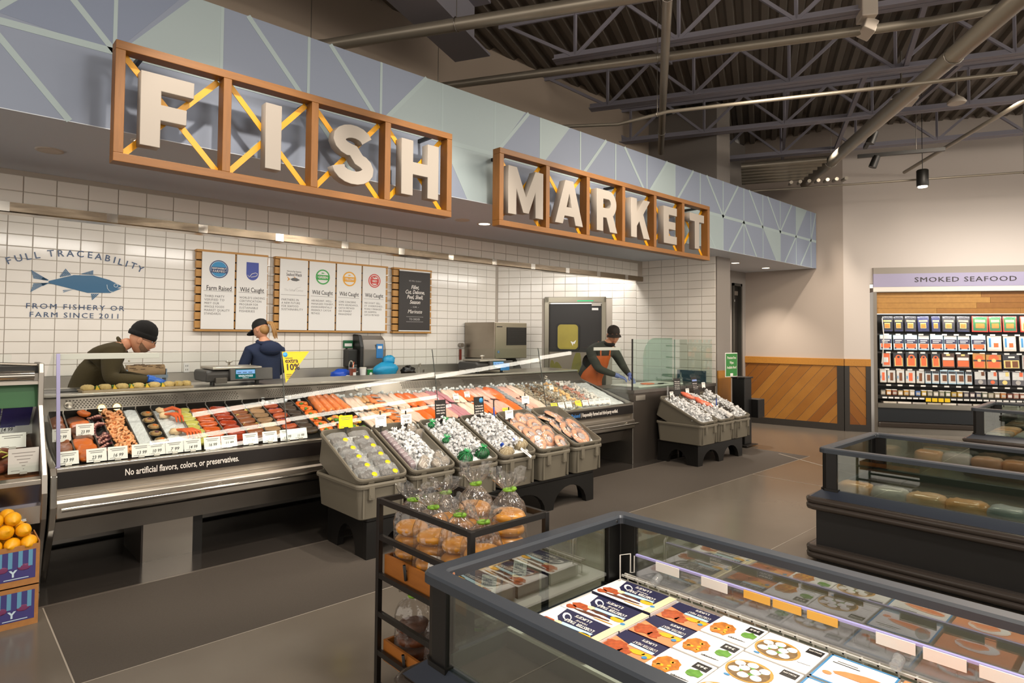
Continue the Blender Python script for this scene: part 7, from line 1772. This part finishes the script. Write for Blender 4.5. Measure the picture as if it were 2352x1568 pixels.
def drink(x, y, r, h, mat, label, lidm, straw=None, band=None):
    t = thing('drink_cup', label, 'cup', (x, y, 1.016)); MB().lathe([(r*.72, 0), (r, h)], (x, y, 1.016), 20).obj('cup', mat, t)
    MB().lathe([(r*1.05, h), (r*1.06, h+.008), (r*.9, h+.016), (0, h+.016)], (x, y, 1.016), 20, caps=False).obj('lid', lidm, t)
    if straw: b = MB(); b.tube([(x, y, 1.03+h), (x+.02, y, 1.016+h+.09)], .006, 6); b.obj('straw', straw, t)
    if band: MB().lathe([(r*.86, h*.3), (r*.93, h*.62)], (x, y, 1.016), 20, caps=False).obj('band', band, t); t.scale = (1, 1, 1)
    return t
drink(4.285, 7.78, .052, .155, M('iced_tea', '#8a4a3a', .2, coat=.5), 'clear cup of brown iced drink with an orange straw', clear, M('straw_orange', '#e2571f', .5))
MB().box(4.262, 7.722, 1.08, 4.305, 7.726, 1.12).obj('cup_label', paper, [o for o in COL.objects if o.get('label') == 'clear cup of brown iced drink with an orange straw'][0])
drink(4.455, 7.80, .046, .15, paper, 'white paper cup between the iced drink and the green cup', white_p); drink(4.565, 7.80, .044, .13, M('cup_green', '#12803c', .3, coat=.3), 'green cup with a round white emblem', clear)
MB().cyl((4.555, 7.752, 1.09), (4.555, 7.760, 1.09), .02, n=14).obj('cup_emblem', bw, [o for o in COL.objects if o.get('label', '').startswith('green cup')][0])
# ice machine in the corner
im = thing('ice_machine', 'tall stainless ice machine with a black grille in the tiled corner', 'ice machine', (7.1, 8.0, 0))
MB().box(6.72, 7.60, 1.26, 7.45, 8.37, 1.855).obj('cabinet', M('ice_steel', '#a59c8f', .3, 1., var=.2, vs=3), im, bevel=.006)
MB().box(6.735, 7.592, 1.27, 7.44, 7.60, 1.845).obj('front_panel', M('ice_front', '#a89f8c', .32, .9), im)
MB().box(6.98, 7.585, 1.48, 7.43, 7.592, 1.775).obj('grille', blackm, im)
b = MB()
for k in range(18): b.box(6.985, 7.58, 1.485+.016*k, 7.425, 7.586, 1.491+.016*k)
stuff(b.obj('grille_bars', M('grille_grey', '#35312d', .4), im)); MB().box(6.765, 7.586, 1.775, 6.88, 7.592, 1.79).obj('name_plate', blackm, im); MB().cyl((6.80, 7.592, 1.37), (6.80, 7.586, 1.37), .022, n=16).obj('badge', M('badge_steelblue', '#5c7a9a', .4), im)
b = MB(); b.sweepx([(7.62, .1), (8.37, .1), (8.37, 1.255), (7.85, 1.255), (7.62, 1.0)], 6.74, 7.43); b.obj('bin', M('bin_dark', '#37342f', .4), im, bevel=.005)
MB().cyl((6.62, 8.3, 1.47), (6.62, 8.386, 1.47), .035, n=14).obj('valve', steel_s, im); MB().box(6.605, 8.34, 1.22, 6.635, 8.37, 1.40).obj('valve_tag', M('valve_red', '#7a2c1c', .5), im)
# digital scales on the ledge of the display case
scg = M('scale_grey', '#3f3d3c', .45)
def scale(x, label, mir=1, z=1.172, y=6.12, brand=True):
    t = thing('counter_scale', label, 'scale', (x, y, z)); T = Matrix.Translation((x, y, z))
    b = MB(); b.sweepx([(-.17, .03), (.17, .03), (.20, .10), (.17, .135), (-.15, .135), (-.19, .11)], -.29, .24); b.v = [tuple(T @ V(p)) for p in b.v]; b.obj('body', scg, t, bevel=.015)
    MB().box(-.24, -.19, .140, .20, .16, .165, 0, T).obj('pan', steel, t, bevel=.006)
    MB().box(-.10, -.235, .012, .29, -.19, .125, 0, T @ Matrix.Rotation(-.12, 4, 'X')).obj('display_head', M('scale_head', '#4a4745', .4), t, bevel=.008)
    TS_ = T @ Matrix.Rotation(-.12, 4, 'X')
    MB().box(-.055, -.2375, .028, .125, -.235, .115, 0, TS_).obj('screen', EMIT('screen_teal', '#0d5a58', 1.0), t); MB().box(-.05, -.2385, .072, .12, -.2372, .108, 0, TS_).obj('screen_bar', EMIT('screen_sky', '#8fb8e8', 1.1), t)
    if brand: text('WHOLE FOODS', .026, TS_ @ V((.035, -.2395, .052)), XU, ZU, EMIT('screen_white', '#eef6f4', 1.1), t, width=.13, bold=.02); text('MARKET', .012, TS_ @ V((.035, -.2395, .034)), XU, ZU, MATS['screen_white'], t, sp=1.3)
    b = MB()
    for q in range(3): b.box(-.04+.05*q, -.2392, .082, -.005+.05*q, -.2384, .088, 0, TS_)
    b.obj('screen_print', MATS['ink_blue'], t)
    MB().box(-.22, -.215, .02, -.12, -.18, .07, 0, T).obj('printer_slot', M('scale_slot', '#5c5650', .35, .5), t, bevel=.005)
    for dx in (-.22, .18): MB().cyl((x+dx, y-.12, z), (x+dx, y-.12, z+.035), .02, n=10).obj('foot', blackp, t)
    MB().lathe([(.0, .215), (.03, .212), (.032, .20), (.012, .19), (.010, .165)], (x-.03, y+.02, z), 14, caps=False).obj('knob', chrome, t)
scale(2.12, 'grey counter scale with a lit screen beside the woman in navy'); scale(5.25, 'dark counter scale behind the glass before the ice machine')
MB().box(5.3, 5.87, 1.20, 5.45, 5.875, 1.29).obj('side_sign', M('label_blue', '#2a78b8', .5), [o for o in COL.objects if o.get('label', '').startswith('dark counter scale')][0])
# tray of crab cakes on the ledge
ct = thing('crab_cake_tray', 'long shallow tray on the case ledge under the crab cakes', 'tray', (1.28, 5.93, 1.173)); TT = Matrix.Translation((1.29, 5.92, 1.173)) @ Matrix.Rotation(.05, 4, 'Z')
b = MB(); b.box(-.40, -.09, 0, .40, .09, .006, 0, TT); b.obj('base', M('tray_tan', '#a8967a', .4, .4), ct)
for q in ((-.40, -.095, 0, .40, -.088, .018), (-.40, .088, 0, .40, .095, .018), (-.405, -.09, 0, -.398, .09, .018), (.398, -.09, 0, .405, .09, .018)): MB().box(*q, 0, TT).obj('edge', MATS['tray_tan'], ct)
cake = M('crab_cake', '#d3b877', .65, var=.6, vs=45, col2='#a0814a', bump=.6, bs=70)
for k, x in enumerate((-.355, -.235, -.115, .0, .12, .235, .31, .375)):
    b = MB(); b.ell((0, 0, .022), (.046 if k < 6 else .038, .05, .028), 14, 8, jit=.09, rnd=random.Random(k+5), sq=.85)
    tag(place(b.mesh('crab_cake', cake), 'crab_cake', TT @ Matrix.Translation((x, 0, .006))), 'golden crab cake, %s from the left on the ledge tray' % ords[k], 'crab cake')
    if k < 7:
        b = MB(); r = random.Random(k)
        for q in range(6): b.ell((.012*(r.random()-.5), -.03+.03*r.random(), .02+.02*r.random()), (.014, .01, .010), 6, 4, jit=.3, rnd=r)
        tag(place(b.mesh('parsley', F_leaf), 'parsley', TT @ Matrix.Translation((x+.062, 0, .0))), 'green parsley right of the %s crab cake' % ords[k], 'parsley')
        b = MB(); b.prism([(0, 0), (.035, .005), (.012, .045)], -.004, .004, basis(XU, ZU, -YU)); tag(place(b.mesh('lemon_wedge', F_yel), 'lemon_wedge', TT @ Matrix.Translation((x+.045, -.035, .006))), 'yellow lemon wedge right of the %s crab cake' % ords[k], 'lemon')
tag(MB().box(.66, 5.95, 1.173, .90, 6.20, 1.181).obj('black_board', blackp), 'flat black board at the left end of the case ledge', 'board')
# ================================================================== service counter at the right
sv = thing('service_counter', 'low steel service counter with glass screen right of the display case', 'counter', (7.7, 5.25, 0))
MB().box(6.708, 4.853, .0, 8.78, 5.60, .90).obj('front_body', M('counter_brown', '#57504a', .38, .75, bump=.04, bs=40), sv); MB().box(6.708, 4.845, .90, 8.80, 5.64, .945).obj('worktop', M('speck_counter', '#5c5751', .3, var=.5, vs=160, col2='#3c3835'), sv, bevel=.004)
MB().box(6.74, 4.842, .81, 6.95, 4.853, .875).obj('notice_plate', M('plate_steel', '#a69f94', .3, .8), sv)
for x0, x1 in ((6.712, 7.697), (7.703, 8.72)): MB().box(x0, 4.87, .945, x1, 4.878, 1.605).obj('glass_screen', GLASS('screen_glass', '#f0f7f3', 1., 0, .01), sv)
MB().box(6.700, 4.866, .945, 6.712, 4.884, 1.61).obj('glass_post', blackm, sv); MB().box(7.697, 4.868, .945, 7.703, 4.880, 1.605).obj('glass_joint', M('joint_green', '#6f8a7c', .3), sv)
b = MB(); TGp = basis(XU, ZU, -YU, (0, 5.60, 0)); b.prism([(7.98, .95), (8.76, .95), (8.76, 1.62)]+[(8.28+.30*cos(a)*1.0, 1.32+.30*sin(a)) for a in [pi/2+k*pi/16 for k in range(9)]], 0, .008, TGp); b.obj('curved_screen', GLASS('green_glass', '#d2e7dc', 1., 0, .02, white=.08), sv)
MB().box(8.76, 5.0, .945, 8.775, 5.5, 1.12).obj('end_guard', M('guard_blue', '#4c6478', .3, .4), sv)
cbd = thing('cutting_board', 'large white cutting board on the service counter', 'cutting board', (7.45, 5.25, .946)); MB().box(7.06, 5.02, .946, 8.16, 5.50, .966, 0).obj('board', bw, cbd, bevel=.005)
MB().box(7.5, 5.10, .967, 7.9, 5.17, .968).obj('wet_patch', M('wet_grey', '#6e6c68', .2), cbd)
b = MB(); b.ell((0, 0, .012), (.11, .045, .014), 14, 6, jit=.08, rnd=random.Random(2), sq=.8); tag(place(b.mesh('salmon_piece', F_bright), 'salmon_piece', Matrix.Translation((7.45, 5.16, .966)) @ Matrix.Rotation(-.5, 4, 'Z')), 'orange salmon piece being cut on the white board', 'salmon')
t = thing('fillet_knife', 'long thin fillet knife lying on the white board', 'knife', (7.55, 5.08, .968)); MB().box(7.34, 5.075, .968, 7.62, 5.095, .972).obj('blade', chrome, t); MB().box(7.62, 5.072, .968, 7.74, 5.098, .982).obj('handle', blackp, t)
MB().lathe([(.03, 0), (.032, .08), (.012, .10), (.010, .16), (.0, .165)], (8.30, 5.15, .946), 14).obj('bottle', clear, thing('spray_bottle', 'clear bottle standing at the right of the cutting board', 'bottle', (8.30, 5.15, .946)))
# wipes stand
ws = thing('wipes_stand', 'black wipes stand with a green sign beside the pier', 'stand', (9.15, 4.55, 0))
MB().box(8.92, 4.42, .02, 9.28, 4.70, .03).obj('base_plate', blackm, ws); b = MB(); b.box(9.02, 4.50, .03, 9.24, 4.70, 1.02); b.obj('tower', blackp, ws, bevel=.01)
MB().box(9.0, 4.49, 1.02, 9.27, 4.71, 1.04).obj('lid', blackm, ws); MB().box(9.25, 4.40, .42, 9.46, 4.60, .70).obj('waste_bin', blackp, ws, bevel=.008)
MB().box(9.243, 4.54, .80, 9.247, 4.64, .96).obj('label', paper, ws)
SG = Matrix.Translation((8.80, 4.60, 1.05)) @ Matrix.Rotation(-.10, 4, 'Z') @ Matrix.Rotation(.0, 4, 'X')
MB().box(-.15, 0, 0, .16, .008, .36, 0, SG).obj('sign_edge', bw, ws, bevel=.01); MB().box(-.14, -.002, .012, .15, 0, .348, 0, SG).obj('sign_face', M('sign_green2', '#2c7a34', .5), ws); MB().cyl(SG @ V((.2, .02, -.03)), SG @ V((.05, .01, .1)), .01, n=6).obj('sign_arm', steel_s, ws)
for k, s_ in enumerate(('Premium-Free', 'Wipes', 'Available Here!')): text(s_, .055, SG @ V((.005, -.003, .285-.072*k)), SG.to_3x3() @ XU, ZU, wht, ws, width=(.22, .10, .24)[k], bold=.01)
MB().box(-.03, -.003, .015, .04, -.002, .055, 0, SG).obj('sign_badge', bw, ws)
# ================================================================== people
skin = M('skin', '#d39a78', .5, var=.2, vs=20, col2='#b87455'); lips = M('lips', '#a8584a', .5); eyew = M('eye_white', '#e6e0d8', .3); eyed = M('eye_dark', '#241810', .3)
def body(t, J, E, mats, seg_mat, name='body', sub=2):
    """one continuous skin-modifier figure; every face takes the material of its nearest bone"""
    names = list(J); me = bpy.data.meshes.new(name); org = worldloc(t)
    me.from_pydata([tuple(V(J[n][0])-org) for n in names], [(names.index(a), names.index(b_)) for a, b_ in E], [])
    o = bpy.data.objects.new(name, me); COL.objects.link(o)
    o.modifiers.new('skin', 'SKIN'); s = o.modifiers.new('sub', 'SUBSURF'); s.levels = sub; s.render_levels = sub
    for i, n in enumerate(names):
        r_ = J[n][1]; me.skin_vertices[0].data[i].radius = r_ if isinstance(r_, tuple) else (r_, r_)
        me.skin_vertices[0].data[i].use_root = (i == 0)
    dg = bpy.context.evaluated_depsgraph_get(); m2 = bpy.data.meshes.new_from_object(o.evaluated_get(dg)); bpy.data.objects.remove(o)
    m2.name = name
    m2.materials.clear()
    for m in mats: m2.materials.append(m)
    segs = [(V(J[a][0])-org, V(J[b_][0])-org, seg_mat.get((a, b_), 0)) for a, b_ in E]
    for p in m2.polygons:
        c = p.center; best = None
        for a, b_, mi in segs:
            d = b_-a; f = max(0, min(1, (c-a).dot(d)/d.length_squared)); q = (c-a-d*f).length
            if best is None or q < best[0]: best = (q, mi)
        p.material_index = best[1]; p.use_smooth = True
    o = bpy.data.objects.new(name, m2); COL.objects.link(o); o.parent = t
    return o
def frame(f, upv):
    f = V(f).normalized(); x = f.cross(V(upv)).normalized(); u = x.cross(f)
    return basis(x, f, u)
def head(t, c, f, upv, s=1., beard=None, brow='#3a2a1c'):
    T = Matrix.Translation(c) @ frame(f, upv) @ Matrix.Scale(s, 4)
    g = lambda a, b_, w: math.exp(-((a)**2+(b_)**2)/w**2)
    def fn(u, v):
        th = 2*pi*u; ph = -pi/2+pi*v; x, y, z = cos(ph)*sin(th), cos(ph)*cos(th), sin(ph)
        X, Y, Z = .078*x, .098*y, .122*z
        if z < 0: X *= 1-.30*(-z)**1.6; Y = Y*(1-.16*(-z)) if y > 0 else Y*(1-.45*(-z))
        if y > 0:
            Y += .026*g(X/.7, (Z+.022)*.8, .017)+.010*g(X/.9, Z-.008, .014)          # nose and bridge
            Y -= .011*(g(X-.032, Z-.012, .017)+g(X+.032, Z-.012, .017))              # eye sockets
            Y += .006*(g(X-.033, Z-.034, .018)+g(X+.033, Z-.034, .018))              # brow
            Y += .007*g(X*.6, Z+.066, .012)+.010*g(X*.7, Z+.103, .018)               # lips, chin
            Y += .005*(g(X-.045, Z+.03, .024)+g(X+.045, Z+.03, .024))                # cheeks
        return T @ V((X, Y, Z))
    b = MB(); b.grid(fn, 40, 28); b.obj('head', skin, t)
    for sx in (-1, 1):
        b = MB(); b.ell((0, 0, 0), (.010, .020, .032), 10, 8, 0, T @ Matrix.Translation((sx*.080, -.006, -.005)) @ Matrix.Rotation(.3*sx, 4, 'Z')); b.obj('ear', skin, t)
        b = MB(); b.ell((sx*.031, .082, .012), (.0115, .007, .007), 10, 6, 0, T); e = b.obj('eye', eyew, t)
        b = MB(); b.ell((sx*.031, .0875, .010), (.005, .003, .0055), 8, 5, 0, T); b.obj('iris', eyed, e)
        b = MB(); b.tube([T @ V((sx*(.012+.012*k), .094-.0035*k*k*.6, .032+.004*(1-abs(k-1.2)))) for k in range(4)], .0042, 5); b.obj('eyebrow', M('brow_'+brow[1:], brow, .8), t)
    b = MB(); b.tube([T @ V((x, .0905-abs(x)*.32, -.062+.10*x*x*8)) for x in (-.024, -.012, 0, .012, .024)], [.002, .0045, .005, .0045, .002], 6); b.obj('mouth', lips, t)
    if beard:
        def bf(u, v):
            th = -1.55+3.1*u; z = -.119+.052*v+.055*abs(th/1.55)**2.4; zz = max(-.98, z/.122); r_ = sqrt(max(0, 1-zz*zz)); X = .0805*r_*sin(th)*(1-.28*max(0, -zz)**1.6); Y = .1045*r_*cos(th)*(1-.10*max(0, -zz))+.004
            return T @ V((X, Y, z))
        b = MB(); b.grid(bf, 24, 8); b.obj('beard', beard, t)
    return T
def hand(t, w, d, nrm, mat, s=1., curl=.5, flip=1, name='hand'):
    """palm, four unequal bent fingers and a thumb from the side of the palm; d = pointing direction, nrm = back of the hand"""
    d = V(d).normalized(); side = d.cross(V(nrm)).normalized()*flip; nn = side.cross(d).normalized()*flip
    T = basis(side, d, nn if nn.dot(V(nrm)) > 0 else -nn, w) @ Matrix.Scale(s, 4)
    b = MB(); b.ell((0, .045, 0), (.040, .054, .017), 14, 9, 0, T, sq=.8); b.cyl(T @ V((0, -.035, 0)), T @ V((0, .02, 0)), .030*s, .031*s, 14)
    for k, (x, L, r_) in enumerate(((-.029, .066, .0085), (-.010, .076, .009), (.010, .072, .009), (.028, .056, .0078))):
        a = 0; p = V((x, .085, 0)); pts = [V((x*.8, .055, 0)), p.copy()]
        for q, f in enumerate((.42, .33, .25)):
            a += curl*(.55+.15*q+.06*k); p = p+V((x*.10, cos(a)*L*f, -sin(a)*L*f)); pts.append(p.copy())
        b.tube([T @ q for q in pts], [r_*s*.9, r_*s*1.05, r_*s, r_*.92*s, r_*.72*s], 8)
    pts = [V((-.026, .018, -.004)), V((-.046, .038, -.010)), V((-.054, .062, -.020)), V((-.046, .084, -.030))]
    b.tube([T @ q for q in pts], [.013*s, .012*s, .010*s, .008*s], 8)
    return b.obj(name, mat, t)
def legs(J, E, n1, n2, hip, dx, dy, z0=.92, toe=(0, -.13)):
    for n, sg in (('a', 1), ('b', -1)):
        h = V(hip)+V((dx*sg, dy*sg, 0))
        J['hip'+n] = (h+V((0, 0, z0-hip[2])), .095); J['knee'+n] = ((h.x, h.y, .52), .062); J['ank'+n] = ((h.x, h.y, .11), .045); J['toe'+n] = ((h.x+toe[0], h.y+toe[1], .045), .04)
        E += [(n1, 'hip'+n), ('hip'+n, 'knee'+n), ('knee'+n, 'ank'+n), ('ank'+n, 'toe'+n)]
def legmats(d, ti, si):
    for n in 'ab':
        d[('pelvis', 'hip'+n)] = ti; d[('hip'+n, 'knee'+n)] = ti; d[('knee'+n, 'ank'+n)] = ti; d[('ank'+n, 'toe'+n)] = si
denim = M('trousers_dark', '#23252d', .8); shoe = M('shoe_black', '#141210', .6)
# --- man in the olive shirt, bent over the tray
olive = M('shirt_olive', '#3f3413', .85, var=.35, vs=12, col2='#2a220b', bump=.25, bs=160)
t = thing('person', 'man in olive shirt and black beanie bending over the tray of crab cakes', 'person', (1.02, 6.66, 0))
J = {'pelvis': ((1.02, 6.68, .98), (.15, .135)), 'belly': ((1.045, 6.65, 1.16), (.155, .14)), 'chest': ((1.13, 6.58, 1.36), (.165, .15)), 'upper': ((1.205, 6.545, 1.475), (.125, .12)), 'neck': ((1.285, 6.50, 1.525), .062), 'skull': ((1.36, 6.465, 1.565), .055),
     'shn': ((1.19, 6.37, 1.455), .098), 'eln': ((1.155, 6.27, 1.238), .070), 'forn': ((1.30, 6.17, 1.232), .056), 'wrn': ((1.425, 6.10, 1.235), .031), 'shf': ((1.22, 6.72, 1.45), .08), 'elf': ((1.30, 6.60, 1.25), .054), 'wrf': ((1.455, 6.26, 1.235), .032)}
E = [('pelvis', 'belly'), ('belly', 'chest'), ('chest', 'upper'), ('upper', 'neck'), ('neck', 'skull'), ('upper', 'shn'), ('shn', 'eln'), ('eln', 'forn'), ('forn', 'wrn'), ('upper', 'shf'), ('shf', 'elf'), ('elf', 'wrf')]
legs(J, E, 'pelvis', None, (1.02, 6.68, .92), 0, .10, toe=(.13, 0)); sm = {('neck', 'skull'): 1}; legmats(sm, 2, 3)
body(t, J, E, [olive, skin, denim, shoe], sm)
HT = head(t, V((1.425, 6.44, 1.575)), (.90, -.26, -.36), (.31, -.07, .95), 1.04, M('beard_brown', '#7a583f', .9, var=.6, vs=70, col2='#a08268', bump=.5, bs=150))
knit = M('beanie_knit', '#100e0d', .95, bump=.5, bs=140)
b = MB(); b.lathe([(.094, .030), (.097, .045), (.097, .085), (.092, .105), (.078, .138), (.052, .162), (.022, .174), (0, .176)], (0, -.008, 0), 22, 0, HT @ Matrix.Diagonal((.93, 1.12, 1, 1)), False)
b.lathe([(.090, .020), (.100, .022), (.103, .040), (.102, .062), (.094, .066)], (0, -.008, 0), 22, 0, HT @ Matrix.Diagonal((.93, 1.12, 1, 1)), False); b.obj('beanie', knit, t)
b = MB()
for sx in (-1, 1):
    b.tube([HT @ V((sx*.031+.022*cos(q*pi/6), .108, .006+.017*sin(q*pi/6))) for q in range(12)], .0018, 5, closed=True); b.tube([HT @ V((sx*.052, .106, .01)), HT @ V((sx*.078, .05, .012)), HT @ V((sx*.083, -.005, .012))], .0018, 5)
b.tube([HT @ V((-.010, .110, .008)), HT @ V((.010, .110, .008))], .0018, 5); b.obj('glasses', blackp, t)
b = MB(); b.tube([V((1.285, 6.50, 1.525))+(V((.30, .95, -.1)).normalized()*cos(q*pi/8)*.078+V((-.42, .16, .88)).normalized()*sin(q*pi/8)*.078) for q in range(16)], .014, 6, closed=True); b.obj('collar', olive, t)
for k, p in enumerate(((1.33, 6.36, 1.43), (1.318, 6.385, 1.39), (1.30, 6.41, 1.35))): b = MB(); b.ell(p, (.008, .008, .008), 8, 6); b.obj('button', M('button_bone', '#cfc3a6', .4), t)
gl_b = M('glove_blue', '#1f5fc0', .35, bump=.2, bs=60)
hand(t, V((1.435, 6.095, 1.237)), (.93, .05, -.22), (.15, -.45, .85), gl_b, .98, .55, 1, 'glove'); hand(t, V((1.465, 6.25, 1.235)), (.75, -.6, -.2), (.1, .2, .95), gl_b, .95, .6, -1, 'glove')
# --- woman in navy, seen from behind
navyh = M('hoodie_navy', '#1d2a48', .85, var=.25, vs=10, bump=.2, bs=120)
t = thing('person', 'woman in a navy hoodie and black cap seen from behind at the back counter', 'person', (2.93, 7.42, 0))
J = {'pelvis': ((2.94, 7.42, .98), (.18, .13)), 'belly': ((2.94, 7.41, 1.16), (.175, .125)), 'chest': ((2.94, 7.41, 1.34), (.185, .13)), 'upper': ((2.935, 7.42, 1.465), (.13, .10)), 'neck': ((2.93, 7.44, 1.545), .055), 'skull': ((2.92, 7.46, 1.62), .052),
     'sha': ((2.755, 7.42, 1.435), .078), 'ela': ((2.665, 7.44, 1.20), .058), 'wra': ((2.78, 7.60, 1.10), .034), 'shb': ((3.11, 7.42, 1.43), .078), 'elb': ((3.16, 7.44, 1.20), .056), 'wrb': ((3.04, 7.60, 1.10), .034)}
E = [('pelvis', 'belly'), ('belly', 'chest'), ('chest', 'upper'), ('upper', 'neck'), ('neck', 'skull'), ('upper', 'sha'), ('sha', 'ela'), ('ela', 'wra'), ('upper', 'shb'), ('shb', 'elb'), ('elb', 'wrb')]
legs(J, E, 'pelvis', None, (2.94, 7.42, .92), .10, 0, toe=(0, .13)); sm = {('neck', 'skull'): 1}; legmats(sm, 2, 3)
body(t, J, E, [navyh, skin, denim, shoe], sm)
HT = head(t, V((2.905, 7.485, 1.685)), (-.42, .80, -.42), (-.10, .25, .95), .98)
capm = M('cap_black', '#12100f', .8)
def cap(HT, m, brim_l=.085, parent=None):
    b = MB(); b.lathe([(.084, .030), (.088, .050), (.083, .085), (.066, .115), (.038, .132), (0, .138)], (0, -.004, 0), 22, 0, HT @ Matrix.Diagonal((.97, 1.16, 1, 1)), False); b.obj('cap', m, parent)
    def bf(u, v): a = -1.15+2.3*u; r_ = .088+brim_l*v*cos(a*.9); return HT @ V((r_*sin(a)*.92, r_*cos(a)*1.10, .040-.030*v*v-.014*(abs(a)/1.15)**2))
    b = MB(); b.grid(bf, 14, 6); b.grid(lambda u, v: bf(u, v)-V((0, 0, .004)), 14, 6); b.obj('brim', m, parent)
    b = MB(); b.ell((0, -.004, .139), (.009, .009, .005), 8, 5, 0, HT); b.obj('cap_button', m, parent)
cap(HT, capm, .085, t)
hair = M('hair_blond', '#b3864d', .5, var=.6, vs=8, stretch=(30, 30, 3), col2='#7c5627')
b = MB(); b.ell((0, -.040, -.010), (.072, .062, .075), 14, 9, 0, HT); b.obj('hair', hair, t)
b = MB(); rr_ = random.Random(4)
for k in range(22):
    a = rr_.random()*.05-.02; q = rr_.random()*.05-.025
    b.tube([HT @ V((a*.4+.01, -.115, .045+q*.4)), HT @ V((.03+a, -.150, .02+q)), HT @ V((.055+a*1.3, -.135, -.06+q)), HT @ V((.07+a*1.5, -.10, -.13+q*1.6))], [.008, .011, .010, .003], 5)
b.obj('ponytail', hair, t)
b = MB(); b.ell((2.965, 7.315, 1.465), (.135, .06, .085), 16, 10, 0, None, .03, random.Random(2)); b.obj('hood', navyh, t)
b = MB(); b.tube([(2.935+.085*cos(q*pi/8), 7.425+.085*sin(q*pi/8), 1.535+.015*sin(q*pi/8)) for q in range(16)], .024, 7, closed=True); b.obj('hood_rim', navyh, t)
b = MB(); b.tube([(2.94+.188*cos(q*pi/10), 7.42+.14*sin(q*pi/10), 1.035) for q in range(20)], .018, 6, closed=True); b.obj('hem', navyh, t)
hand(t, V((2.785, 7.61, 1.10)), (.5, .8, -.15), (0, .1, 1), skin, .92, .5, 1); hand(t, V((3.035, 7.61, 1.10)), (-.5, .8, -.15), (0, .1, 1), skin, .92, .5, -1)
# --- fishmonger at the right, cutting salmon
hood2 = M('hoodie_grey', '#3a3d36', .85, var=.3, vs=10, col2='#2a2c26', bump=.2, bs=120); apr = M('apron_orange', '#d9682a', .5, var=.35, vs=7, col2='#b04c17', bump=.3, bs=9)
t = thing('person', 'man in an orange apron and dark cap cutting salmon behind the glass', 'person', (7.18, 5.97, 0))
J = {'pelvis': ((7.15, 6.0, .98), (.16, .14)), 'belly': ((7.17, 5.96, 1.16), (.165, .145)), 'chest': ((7.215, 5.87, 1.36), (.19, .15)), 'upper': ((7.25, 5.81, 1.465), (.13, .11)), 'neck': ((7.30, 5.755, 1.535), .064), 'skull': ((7.345, 5.72, 1.60), .056),
     'sha': ((7.05, 5.88, 1.425), .088), 'ela': ((7.06, 5.72, 1.17), .062), 'wra': ((7.225, 5.53, 1.085), .038), 'shb': ((7.455, 5.74, 1.42), .085), 'elb': ((7.575, 5.66, 1.18), .060), 'wrb': ((7.475, 5.48, 1.075), .038)}
E = [('pelvis', 'belly'), ('belly', 'chest'), ('chest', 'upper'), ('upper', 'neck'), ('neck', 'skull'), ('upper', 'sha'), ('sha', 'ela'), ('ela', 'wra'), ('upper', 'shb'), ('shb', 'elb'), ('elb', 'wrb')]
legs(J, E, 'pelvis', None, (7.15, 6.0, .92), .10, -.03, toe=(-.04, -.12)); sm = {('neck', 'skull'): 1}; legmats(sm, 2, 3)
body(t, J, E, [hood2, skin, denim, shoe], sm)
HT = head(t, V((7.375, 5.70, 1.655)), (-.66, -.70, -.24), (-.16, -.16, .97), 1.10)
cap(HT, M('cap_brown', '#2b241e', .8), .055, t)
b = MB(); b.tube([V((7.30, 5.755, 1.53))+V((.09*cos(q*pi/8), .09*sin(q*pi/8), .012*sin(q*pi/8))) for q in range(16)], .026, 7, closed=True); b.obj('collar', M('collar_black', '#151412', .9), t)
fd = V((-.33, -.944, 0)); sd = V((.944, -.33, 0))
def apf(u, v):
    z = .50+.86*v; x = 2*u-1; hw = .25 if z < 1.12 else .25-.11*min(1, (z-1.12)/.16)
    c = V((7.15, 6.0, z)) if z < 1.0 else V((7.15, 6.0, z)).lerp(V((7.222, 5.862, z)), min(1, (z-1.0)/.36))
    a = x*hw/.19; return c+fd*(.19*cos(a*.9)+.012+.006*sin(9*x+z*20))+sd*(.205*sin(a*.9))
b = MB(); b.grid(apf, 22, 22); b.obj('apron', apr, t)
for sx in (-1, 1): b = MB(); b.tube([apf(.5+.27*sx, 1.0), V((7.26, 5.80, 1.50))+sd*.085*sx+fd*.07, V((7.27, 5.83, 1.555))+sd*.06*sx], .012, 6); b.obj('apron_strap', apr, t)
gl_p = M('glove_periwinkle', '#6674ad', .4, bump=.2, bs=60)
hand(t, V((7.235, 5.52, 1.08)), (.75, -.55, -.30), (-.1, -.35, .9), gl_p, 1.12, .45, 1, 'glove'); hand(t, V((7.47, 5.465, 1.07)), (-.25, -.75, -.62), (.3, -.3, .85), gl_p, 1.12, .5, -1, 'glove')
def to_meshes():
    """turn lettering and letter curves into real meshes, keeping name, parent and place"""
    fit_all()
    dg = bpy.context.evaluated_depsgraph_get()
    done = {}
    for o in list(COL.objects):
        if o.type not in ('FONT', 'CURVE'): continue
        k = o.data.name
        if k not in done:
            done[k] = bpy.data.meshes.new_from_object(o.evaluated_get(dg)) if len(o.data.materials) else None
            done[k].name = 'lettering'
        n = o.name; o.name = 'old'
        m = bpy.data.objects.new(n, done[k]); COL.objects.link(m)
        m.parent = o.parent; m.matrix_local = o.matrix_local.copy()
        bpy.data.objects.remove(o)
to_meshes()
